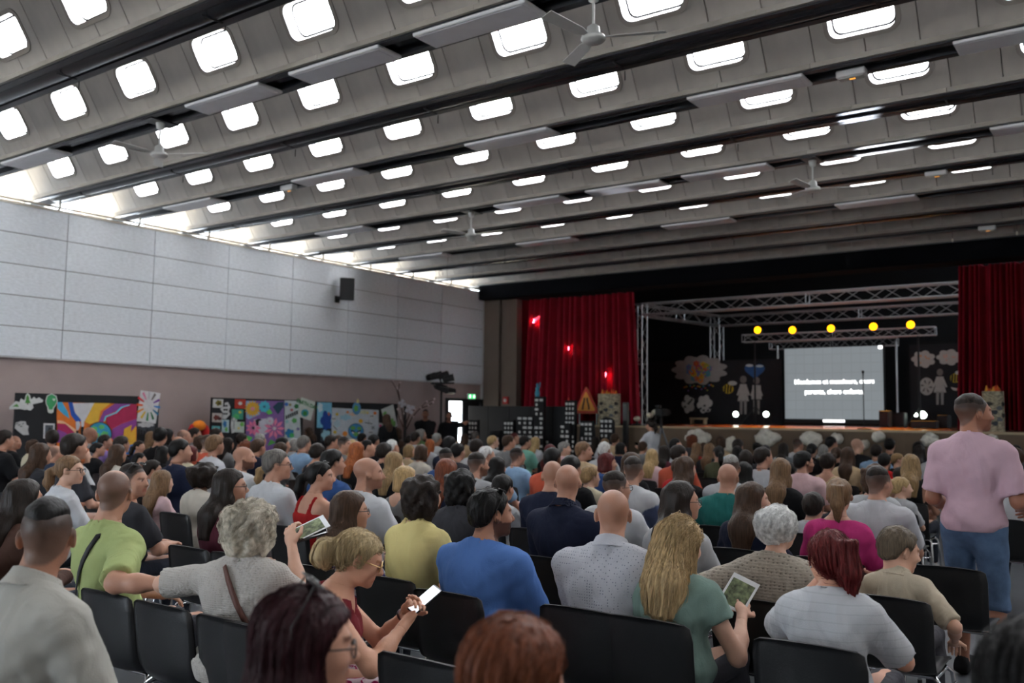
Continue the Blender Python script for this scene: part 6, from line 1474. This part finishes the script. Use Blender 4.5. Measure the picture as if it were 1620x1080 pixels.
# N1 back of an off-white polo shirt
near(75, 850, 'person in an off-white polo shirt with folded collar, back turned', 'person in an off-white polo shirt',
     dict(lod=0, build=1.10, hair=('crew', {'thick': .014, 'rise': .02, 'minz': .042, 'rough': .002}), haircol=HC['black'], stubble=(.42, .50, .56), skin=SK['t'], shirt=(158, 156, 149), neck='collar', sleeve=.47, pants=(40, 42, 48), pose=dict(lean=4, twist=6, head=(46, 0, 0))), yb=1.25)
r, p = near(182, 776, 'person in a lime green t-shirt with a black cross-body strap, arm along the next chair', 'person in a lime green t-shirt',
     dict(lod=0, build=1.08, hair=None, stubble=(.34, .37, .40), bare=.042, skin=SK['m'], shirt=(154, 166, 110), sleeve=.44, pose=dict(lean=-2, twist=0, head=(40, 0, 0), rh=(.60, -.08, .85), rpole=(.4, -.9, -.5))), yb=2.345, cback=-.045, cdx=.27)
strap(r, [tuple(p.t(.085, .03, .515))]+over_back(p, (.08, .50), (-.165, .02)), (22, 22, 25))
r, p = near(399, 832, 'person in a white ribbed knit top with a brown shoulder strap, elbow on the next chair', 'person in a white ribbed knit top',
     dict(lod=0, female=True, build=1.14, hair=('curly', {'len': .16, 'r': .128, 'n': 460, 'wave': .007, 'wf': 3.2, 'steps': 9, 'step': .014, 'sr': .0012, 'mess': .5}), haircol=(178, 170, 154), skin=SK['l'], shirt=(174, 170, 164), top_mat=cloth_pattern('rib_knit', 'knit', (150, 146, 140), 70), sleeve=.46, neck='crew', pose=dict(lean=3, twist=24, lh=(-.40, .12, .84), lpole=(-1, -.8, -.1), rpole=(.6, -.3, -1)), rh_at=(462, 864, .34), rhand=dict(curl=.9, up=(0, -1, .3))), yb=2.36, cback=-.03, cdx=.16)
strap(r, over_back(p, (-.05, .52), (.19, .03)), (84, 46, 34), .013)
h = wpt(r, p.H[1]); phone(h+np.array((.03, .09, .05)), look_R((.1, -.4, .8), -.9), 'black phone held beside a folded leaflet by the person in white ribbed knit', False)
leaflet(h+np.array((-.0, .11, .075)), look_R((.1, -.5, .8), -.7), .12, .17, 'folded leaflet held with a phone by the person in white ribbed knit')
# blonde person bent over a phone
r, p = near(570, 884, 'person in a red sleeveless top and floral skirt bent over a lit phone', 'person in a red sleeveless top bent over a phone',
     dict(lod=0, female=True, build=1.04, hair=('pony', {'len': .10, 'n': 520, 'wave': .002, 'w': 1.25, 'steps': 9}), haircol=(168, 148, 112), brow=(.6, .5, .4), skin=(196, 146, 120), shirt=(104, 26, 34), topname='sleeveless_top', neck='tank', sleeve=0, pants=(214, 196, 204), legname='floral_skirt',
          trouser_mat=cloth_pattern('floral_skirt', 'floral', (150, 26, 82), 16), pose=dict(lean=24, head=(0, -22, 0), lh=(-.02, .44, .80), rh=(.09, .44, .78), lpole=(-.8, -.5, -.8), rpole=(.8, -.4, -.8)), lhand=dict(curl=.7, up=(-.3, .3, 1)), rhand=dict(curl=1.0, up=(.5, -.2, -.8))), yb=2.40, rz=RAD(-48))
glasses(p, r, mat=pm('gold_wire', (190, 160, 110), .3, metal=1), lens=True, big=1.05)
h = (wpt(r, p.H[0])+wpt(r, p.H[1]))/2; phone(h+np.array((.06, .05, .075)), look_R((-.05, -.62, .75), -.35), 'lit smartphone held by the person in the red sleeveless top')
b = LMB().lathe([(.030, -.006), (.034, 0), (.030, .006)], (0, 0, 0), 16); o = b.build('bracelet', pm('bead_bracelet', (70, 24, 30), .4), r); o.location = p.H[0]-(p.H[0]-p.E[0])*.08
o.rotation_euler = Vector(p.H[0]-p.E[0]).to_track_quat('Z', 'Y').to_euler()
# dark red hair, sunglasses on top, spectacles
r, p = near(490, 1022, 'person in black wearing glasses with sunglasses pushed up on the head', 'person in black with sunglasses pushed up',
     dict(lod=0, female=True, hair=('long', {'len': .22, 'n': 420, 'wave': .003, 'face': .028, 'fs': .4, 'thick': .018}), haircol=(44, 15, 21), skin=SK['m'], shirt=(26, 24, 28), pose=dict(lean=0, head=(-34, -4, 0))), yb=1.16, zn=1.17)
glasses(p, r, big=1.12); glasses(p, r, True, lens=True, big=1.2, lift=.030, back=.045)
r, p = near(822, 1082, 'person with only the top of the head showing behind an empty chair', 'person whose head top shows',
     dict(lod=0, female=True, hair=('long', {'len': .2, 'n': 420, 'wave': .002, 'thick': .02}), haircol=(100, 54, 33), skin=SK['m'], shirt=(70, 60, 58), pose=dict(lean=0, head=(-12, 0, 0))), yb=1.22, zn=1.1)
r, p = near(779, 818, 'person in a plain blue t-shirt with sunglasses on the head', 'person in a plain blue t-shirt',
     dict(lod=0, build=1.22, hair=('short', {'thick': .014, 'n': 260, 'steps': 4, 'step': .012}), haircol=HC['black'], stubble=(.40, .36, .34), beard=(.22, .17, .15), skin=SK['t'], shirt=(76, 112, 172), sleeve=.46, pose=dict(lean=6, head=(-30, 0, 0))), yb=3.42)
glasses(p, r, True, lens=True)
near(970, 812, 'person in a white shirt with tiny dots and a folded collar', 'person in a white dotted shirt',
     dict(lod=0, build=1.2, hair=None, stubble=(.74, .70, .67), skin=(186, 140, 118), shirt=(180, 182, 190), neck='collar', sleeve=.48, top_mat=cloth_pattern('dotted_shirt', 'dots', (96, 98, 116), 80), pose=dict(lean=5, twist=16, head=(12, -3, 0))), yb=3.50)
r, p = near(1078, 866, 'person in a sage green blouse with frilled sleeves reading a leaflet', 'person in a sage green blouse',
     dict(lod=0, female=True, build=1.08, hair=('long', {'len': .36, 'wavy': 1, 'w': 1.2, 'n': 800, 'sr': .0017, 'wave': .010, 'steps': 24, 'face': .02}), haircol=(176, 150, 110), skin=SK['l'], shirt=(112, 134, 126), sleeve=.2, loose=.018, topname='blouse', pose=dict(lean=8, head=(-22, -14, 0), rpole=(.5, -.5, -1), lh=(.05, .36, .72)), rh_at=(1174, 974, .26), rhand=dict(curl=.8, up=(.6, -.6, .3))), yb=3.50)
h = wpt(r, p.H[1]); leaflet(atY(1168, 938, 4.08), look_R((.25, -.75, .6), -.45), .13, .17, 'printed leaflet held up by the person in the sage green blouse')
near(1232, 836, 'person in a grey-beige openwork knit jumper, arm over the next chair', 'person in a grey-beige openwork knit jumper',
     dict(lod=0, female=True, build=1.14, hair=('curly', {'len': .05, 'r': .108, 'n': 420, 'curl': .005, 'wave': .004, 'steps': 7, 'step': .014, 'mess': .3}), haircol=(206, 206, 204), skin=SK['l'], shirt=(160, 152, 140), top_mat=cloth_pattern('open_knit', 'knit', (70, 66, 62), 44), sleeve=.95, loose=.02, topname='jumper', pose=dict(lean=6, head=(-8, 0, 0), lh=(-.52, .05, .86), lpole=(-.5, -.8, -.4))), yb=4.18)
r, p = near(1312, 884, 'person in a white t-shirt with fine stripes, hands raised to the face', 'person in a finely striped white t-shirt',
     dict(lod=0, female=True, build=.92, hair=('highpony', {'len': .25, 'n': 420, 'wave': .0025, 'w': 1.0, 'dx': .03, 'steps': 18}), haircol=(98, 34, 34), skin=(198, 146, 122), shirt=(182, 184, 188), top_mat=cloth_pattern('fine_stripes', 'stripes', (164, 166, 170), 9), sleeve=.42, loose=.020, pose=dict(lean=8, twist=8, head=(34, -6, 0), lh=(-.16, .34, .92), lpole=(-.8, -.2, -1), rh=(.06, .36, .80)), lhand=dict(curl=1.0, up=(-.7, 0, .5))), yb=3.50)
b = LMB().ball(tuple(p.h(-.086, -.002, -.034)), .005); b.build('earring', m_chrome, r)
near(1424, 880, 'child in a cream linen shirt turned towards the aisle', 'child in a cream linen shirt',
     dict(lod=0, scale=.80, hd=.16, build=.62, hair=('short', {'thick': .012, 'n': 240, 'steps': 4, 'step': .012}), haircol=(96, 84, 70), brow=(.7, .6, .5), stubble=(.55, .5, .46), skin=(212, 166, 142), shirt=(182, 170, 150), neck='collar', sleeve=.46, pose=dict(lean=4, head=(-48, -12, 0), rh=(.30, .12, .56))), yb=4.66, zn=.96)
near(1640, 1078, 'person in black seated at the aisle end, mostly out of sight', 'person in black at the aisle end',
     dict(lod=0, female=True, hair=('long', {'len': .2, 'n': 300}), haircol=HC['black'], skin=SK['m'], shirt=CC['black']), yb=1.55, zn=1.1)
MID = '''
1328 788 fh lbrown m hot_pink blouse 10 .4
1288 806 ms dark m white t-shirt 0 .42 k
1080 798 fL dark m light_grey cardigan -40 .9
1193 792 fL brown l navy blouse -45 .4
556 810 fl brown m white blouse -30 .4
672 782 fc dark m yellow t-shirt 0 .42
898 764 mb dark m navy polo_shirt 25 .44
874 750 mb dark m navy t-shirt 30 .42
976 772 mk dark m white shirt -25 .95
584 748 mb dark m white t-shirt -40 .42
508 752 fp black m red strappy_top -45 0
366 768 fl dark m burgundy top -35 .4
326 752 fa dark d off-white t-shirt -5 .42
40 792 fL dark m brown top 0 .9
112 742 fp lbrown l white t-shirt -45 .42
212 762 mk dark m dark_grey t-shirt -60 .42
1358 764 mk dark m white t-shirt -20 .42
1427 772 fh blonde l white t-shirt -50 .42 k
440 736 mg salt m white t-shirt -40 .42
387 726 mb dark m white t-shirt -35 .42
643 758 fb blonde l grey vest_top -20 0
694 746 fl auburn m navy top 0 .4
757 736 mk dark m light_grey t-shirt -20 .42
788 740 fl black m light_blue blouse 0 .3
732 770 fc black m dark_grey top 0 .42
797 772 ms black m white t-shirt 0 .42 k
625 733 fl dblonde l black top 0 .4
935 756 ms dblonde l cream t-shirt -25 .42 k
962 734 fb red m blue t-shirt -40 .42
1003 744 mk dark m white jersey_t-shirt 0 .42
993 734 fl brown m black top -20 .4
1157 738 mk grey m white shirt 10 .45
1152 756 mb dark m teal t-shirt 10 .42
1178 758 fl black m light_blue t-shirt 0 .42
1217 744 fl lbrown m black t-shirt 0 .4
1273 732 ms black m pale_pink t-shirt -35 .42
1310 734 fs dark m beige vest_top 0 .1
1252 746 ms black m black hooded_top 0 .9 k
1090 744 fL brown l black top -20 .4
1385 756 fc brown m light_grey top 0 .4
1425 754 ms dark m dark_grey t-shirt 0 .42 k
1442 735 fL dblonde m black vest_top 0 .1
1597 757 fb blonde l white knitted_top 0 .3
1604 726 mc brown m olive t-shirt 60 .42
528 734 ms black m blue t-shirt -20 .42
413 740 fp dblonde l teal top -20 .4
503 717 fs dark m dark_grey vest_top 10 0
258 764 fL lbrown l pale_pink t-shirt 0 .42 k
243 744 ms dark m white t-shirt -30 .42 k
222 732 mc black m black t-shirt -30 .42 k
'''
FAR = '''
8 696 ms dark m black t-shirt 0
25 700 mb dark t black t-shirt -50
55 706 fc brown m cream t-shirt -70
66 719 fl brown m dark_grey top 0
90 717 mr dark m denim jacket 0
82 694 fs dark m navy top 60
133 720 fb ginger l white top -40
157 711 fp black m black t-shirt -30
168 699 ms dark m lavender shirt -30
155 688 mb dark t grey shirt 0
140 702 ms dark m navy shirt -10
118 704 fs dark m dark_grey top 0
222 708 fp dark m navy blouse -50
238 693 fl lbrown l beige top 60
254 688 ms black m black shirt 20
266 690 fl black m dark_grey top 0
260 718 fl black m black hooded_top 0
280 702 mb grey m dark_grey shirt -50
291 691 mr grey m red shirt -40
309 688 ms dark m grey shirt -20
273 713 ms black m navy hooded_top -20
312 699 fc brown m dark_grey top 0
330 701 mk brown l coral t-shirt -10
343 689 ms dark m white t-shirt -20
362 703 fl dark m grey top 0
384 696 ms dark m black shirt 0
389 707 fc auburn m black top 0
413 697 mg grey m grey shirt 0
410 708 fs brown m navy top 0
304 718 fb red m cream blouse 0
449 704 ms black m teal shirt -40
468 704 fb grey m white top 0
479 702 mg salt m light_blue shirt 0
526 700 ms dark m white shirt -20
537 699 ms brown m beige shirt -20
546 704 mk dark m grey shirt -50
555 706 fl blonde l beige top 0
566 714 fl ginger m black top 0
580 710 mc black m navy t-shirt -20
574 694 fs black m white top 0
592 698 ms black m dark_grey shirt 0
620 710 mc white m white headscarf 0
650 714 fb dblonde l beige floral_blouse -20
707 724 mk black m blue t-shirt -10
667 687 fc grey l green top -20
658 693 ms dark m white shirt 0
682 704 fl ginger m white top 0
692 695 mg grey m light_grey shirt 0
723 709 fb dblonde l coral top -20
755 708 ms dark m white shirt 0
772 720 mg white m white shirt -20
781 699 mg blonde l white shirt -40
806 700 ms brown m grey shirt -20
752 690 mg salt m grey shirt 0
806 722 mk dark m light_blue polo_shirt -20
628 685 fl brown m brown top 50
648 697 fs dark m black top 0
712 704 ms black m navy shirt 0
736 694 fl brown m beige top 0
815 694 mc red m white shirt -20
832 700 ms black m sea-green t-shirt -40
848 700 fl blonde l white top 0
872 714 fl red m black top 0
895 710 fs grey l pale_pink blouse -50
883 727 ms black d coral t-shirt 0
925 714 ms lbrown m beige shirt -50
943 699 fl dark m white top 0
958 702 fl lbrown m white top 0
965 695 fs brown m beige top 0
984 710 fb black m navy top -40
957 712 mg white m white shirt 0
1033 722 fL blonde l pale_pink top 0
1070 706 mc black m white t-shirt -20
1076 720 ms dark m coral t-shirt -20
1076 740 fs brown m red top 0
905 742 ms black m black t-shirt 0
1096 697 fc auburn m dark_grey top 0
1103 710 fl lbrown m red top 0
1114 709 fl brown m denim top 0
1123 712 fl lbrown m dark_grey top 0
1141 700 fb brown m beige top 0
1137 717 fp black m olive t-shirt 40
1181 725 fb dark m dark_grey top 0
1198 709 fu black m black top 0
1212 718 mc black m dark_grey t-shirt 0
1224 725 ms dark m white shirt -40
1263 704 mk brown m white shirt -20
1303 713 fb grey m olive top 0
1324 719 fp brown m black top 0
1316 702 ms black m white shirt -20
1348 710 fb blonde m black top 0
1357 705 mb grey l black shirt -20
1387 715 ms dark m light_blue shirt 0
1400 730 ms black m red t-shirt 0
1408 705 ms black m dark_grey shirt 0
1422 728 fp dblonde l black top -50
1440 709 fl black m black top 40
1455 715 fl dark m navy top 0
1573 727 fs dark m lime t-shirt 0
1606 717 ms black m dark_grey shirt 30
340 705 fs lbrown m white top 0
430 712 fl brown m grey top 0
602 716 fs dark m black top 0
668 716 fb brown m off-white top 0
738 716 ms black m dark_grey shirt 0
1018 708 fs brown m grey top 0
1052 716 fl dark m burgundy top 0
1168 706 ms dark m light_blue shirt 0
1240 710 fl dark m grey top 0
1285 712 fp black m black top 0
1370 722 fl brown m beige top 0
1478 716 fs dark m white top 0
1160 716 fl black m navy top 0
198 704 ms dark m black shirt 0
188 718 fl brown m off-white top 0
'''
cnt = {}
def crowd(rows, mid):
    for ln in rows.strip().splitlines():
        q = ln.split(); px, py, code, hair, skin, colr, garm, yaw = int(q[0]), int(q[1]), q[2], q[3], q[4], q[5].replace('_', ' '), q[6].replace('_', ' '), int(q[7])
        sl = float(q[8]) if len(q) > 8 else .42; kid = 'k' in q[9:]
        dist = None
        yb_ = 0 if yaw == 0 else int(round(yaw/30.)*30)
        lod = 1 if mid else 2
        sp = style(code, yb_ if not mid else yaw, lod, seed=(px*7+py) % 17 if mid else (len(code)*3+abs(yb_)) % 7)
        sp['sleeve'] = sl; sp['cached'] = True; sp['haircol'] = HC[hair]; sp['skin'] = SK[skin]; sp['shirt'] = CC[colr]; sp['topname'] = garm.replace(' ', '_').replace('-', '_')
        rr = random.Random(px*31+py); kf = rr.uniform(.9, 1.02); sp['shirt'] = tuple(min(235, max(14, c*kf)) for c in sp['shirt'])
        sp['neck'] = 'strap' if sl == 0 and garm == 'strappy top' else 'tank' if sl <= .1 else 'collar' if garm in ('shirt', 'polo shirt', 'jacket') else 'scoop' if code[0] == 'f' and sl <= .4 else 'crew'
        sp['pants'] = (44, 48, 58)
        if mid:
            sp['cached'] = False; key = None
            if kid: sp['scale'] = .78; sp['hd'] = .14; sp['build'] = .62
            if (px, py) == (556, 810): sp['top_mat'] = cloth_pattern('blue_scroll', 'floral', (44, 44, 104), 18)
            if (px, py) == (1003, 744): sp['sleevecol'] = (.16, .2, .36)
            if (px, py) == (898, 764): sp['cuff'] = (6, 6, 6)
            if code == 'mb' and px in (584, 387): sp['beard'] = (.55, .5, .48) if px == 584 else (.25, .2, .18)
            if px in (757, 1273): sp['beard'] = (.4, .35, .32)
        else:
            key = (code, yb_, sp['neck'], round(sl, 2)); sp['scale'] = 1.0
            if garm == 'floral blouse': sp['top_mat'] = None; sp.pop('top_mat')
        if code == 'mr': pass
        ad = 'an' if colr[0] in 'aeiou' else 'a'
        who = 'child' if kid else 'person'
        short = '%s in %s %s %s' % (who, ad, colr, garm)
        zn = (.95 if kid else None)
        r, p, x, y = seat_person(px, py, sp, short, key=key, zn=zn)
        if mid:
            if px in (440, 366, 112, 1080, 898, 976, 556, 1273): glasses(p, r)
            if px in (508, 413): glasses(p, r, True)
            if px == 212: glasses(p, r, True, lens=True)
        NAMES.append((r, x, y, short))
crowd(MID, True); crowd(FAR, False)
# ---- labels: clothing and pose, then the neighbours where clothing alone does not single a person out
def relab():
    info = []
    for r, x, y, short in NAMES: info.append([r, x, y, short, r['label']])
    def dup(L):
        c = {}
        for i in info: c.setdefault(i[4], []).append(i)
        return [v for v in c.values() if len(v) > 1]
    shorts = {}
    for i in info: shorts.setdefault(i[3], []).append(i)
    for mode in range(3):
        for grp in dup(info):
            for it in grp:
                r, x, y, short, lab = it; best = None
                for j in info:
                    if j is it or j[3] == short: continue
                    dx, dy = j[1]-x, j[2]-y; d = math.hypot(dx, dy*.8)
                    if mode == 0 and len(shorts[j[3]]) > 1: d += 1.6
                    rel = 'behind' if dy > .6 else 'in front of' if dy < -.6 else 'beside'
                    if mode == 1 and rel != 'behind': d += 3
                    if mode == 2 and rel != 'in front of': d += 3
                    if best is None or d < best[0]: best = (d, rel, j[3])
                b3 = best[2].replace('person in ', 'one in ').replace('child in ', 'child in ')
                if len((lab+' x '+b3).split()) < 14:
                    it[4] = lab+(', ' if ' seated' in lab else ' seated ')+('and ' if ' seated' in lab and False else '')+best[1]+' '+b3
    for r, x, y, short, lab in info:
        r['label'] = lab if len(lab.split()) <= 16 else ' '.join(lab.split()[:16])
        it = [k for k in info if k[4] == lab]
        if len(it) > 1: r['group'] = 'seated people in '+short.split(' in ')[1][:30]
relab()
# chairs under everyone, then the empty ones the photograph shows
for r, x, y, short in NAMES:
    if r.get('nochair'): continue
    lab = r['label']; l2 = 'black chair under '+lab
    w_ = l2.split(); l2 = ' '.join(w_[:16]).rstrip(',')
    chair(x, y, l2, detail=y < 7)
def empty_chair(px, py, Y, label, dx=0):
    q = atY(px, py, Y); chair(q[0]+dx, Y+SEAT_B, label); OCC.append((q[0]+dx, Y+SEAT_B))
# ================================================================ people on their feet
def stander(px, py, Y, sp, label, rz, key=None):
    ps = dict(sp['pose']); ps.setdefault('female', sp.get('female', False)); ps.setdefault('build', sp.get('build', 1)); ps['stand'] = True; sp['pose'] = ps
    W = atY(px, py, Y); hc = make_pose(**ps).headC; sc = W[2]/hc[2]; off = rotz(rz)@(hc*sc); sp['scale'] = sc
    return person(sp, (W[0]-off[0], Y-off[1], 0), rz, label)
LG = [((-.09, 0, .93), (-.115, .13, .51), (-.13, .17, .09), (-.13, .32, .035)), ((.09, 0, .93), (.115, .01, .48), (.12, -.13, .095), (.13, .02, .035))]
m_denim = person_mat('faded_denim', .9, (14, .22), True, (300, .5), spec=.15)
r, p = stander(1541, 654, 6.55, dict(lod=0, build=.92, hair=('crew', {'thick': .009, 'rise': .02, 'minz': .03, 'rough': .002}), haircol=(44, 36, 32), stubble=(.36, .40, .44), skin=(158, 108, 86), shirt=(188, 158, 170), sleeve=.43, loose=.018, hem=-.02, wr=.005, legs=.56, legname='denim_shorts', trouser_mat=m_denim, pants=(84, 106, 136), shoename='flip_flop', shoecol=(24, 24, 26), beard=(.72, .66, .64),
     pose=dict(head=(-52, 0, 0), twist=4, lean=3, legs=LG, lh=(-.20, .22, 1.02), rh=(.22, .26, 1.04), lpole=(-.15, -1, 0), rpole=(.2, -1, -.1)), rhand=dict(curl=.9, up=(1, 0, .3)), lhand=dict(curl=.7)), 'standing person in a pale pink t-shirt and denim shorts walking in the aisle', RAD(-6))
dk = dict(lod=1, build=1.15, hair=('crew', {'thick': .007, 'rise': .04}), haircol=HC['dark'], stubble=(.4, .44, .48), beard=(.6, .55, .52), skin=SK['t'], shirt=CC['black'], pants=(30, 30, 34), legs=1.0)
stander(673, 655, 17.7, {**dk, 'pose': dict(head=(0, 0, 0), lh=(.05, .18, 1.0), rh=(-.05, .20, 1.0))}, 'standing person in a black t-shirt with hands clasped beside the bare branches', RAD(-140))
stander(711, 658, 18.35, {**dk, 'pose': dict(head=(-20, 0, 0), rh=None, lh=(-.45, .35, 1.62), lpole=(-1, 0, -.6)), 'beard': (.4, .35, .33)}, 'standing person in black with one arm raised against the open door', RAD(150+90))
stander(611, 663, 15.6, dict(lod=1, female=True, hair=('long', {'len': .16}), haircol=HC['brown'], skin=SK['m'], shirt=CC['black'], sleeve=.95, topname='jacket', legs=1.0, pants=(28, 28, 32), pose=dict(head=(0, -14, 0), lean=8)), 'standing person in a black jacket walking past the globe poster', RAD(70))
stander(488, 683, 13.9, dict(lod=1, female=True, hair=('long', {'len': .28, 'wavy': 1, 'w': 1.1}), haircol=HC['brown'], skin=SK['t'], shirt=CC['black'], sleeve=0, neck='tank', topname='vest_top', legs=1.0, pants=(28, 28, 32), pose=dict(head=(10, -22, 0), lean=22)), 'standing person in a black vest top bending towards the seats', RAD(95))
r, p = stander(1028, 673, 16.6, dict(lod=1, female=True, hair=('pony', {'len': .22}), haircol=HC['dark'], skin=SK['m'], shirt=CC['white'], sleeve=.3, legs=1.0, pants=(170, 176, 190), pose=dict(head=(6, -14, 0), lean=4, lh=(-.12, .36, 1.16), rh=(.04, .38, 1.14))), 'standing person in a white top checking a small device before the stage', RAD(70))
h = (wpt(r, p.H[0])+wpt(r, p.H[1]))/2; phone(h+np.array((-.06, .05, .04)), rotz(1.2)@rotx(.5), 'small device held by the standing person in a white top', False)
# ---- empty chairs that show between the people
def ech(X, Y, label): 
    if all(math.hypot(X-x, Y+SEAT_B-y) > .42 for x, y in OCC): chair(X, Y+SEAT_B, label); OCC.append((X, Y+SEAT_B))
chair(-3.61, 2.39+SEAT_B, 'empty black chair between the lime green t-shirt and the white ribbed knit top')
for X, Y, lab in ((-2.13, 2.42, 'empty black chair beside the floral skirt'), (-3.15, 3.55, 'empty black chair in front of the person bent over a phone'), (-5.10, 3.50, 'empty black chair ahead of the person in lime green'), (-4.10, 4.58, 'empty black chair ahead of the person in the blue scroll blouse'), (-3.62, 4.60, 'empty black chair behind the yellow t-shirt'), (-1.10, 5.80, 'empty black chair at the aisle beside the person in pink'), (-.93, 3.5, 'empty black chair at the end of the striped t-shirt row'), (-3.12, 4.62, 'empty black chair behind the navy polo shirt'), (-4.58, 3.5, 'empty black chair ahead of the white ribbed knit top'), (.12, 6.9, 'empty black chair across the aisle from the person in pink')):
    ech(X, Y, lab)
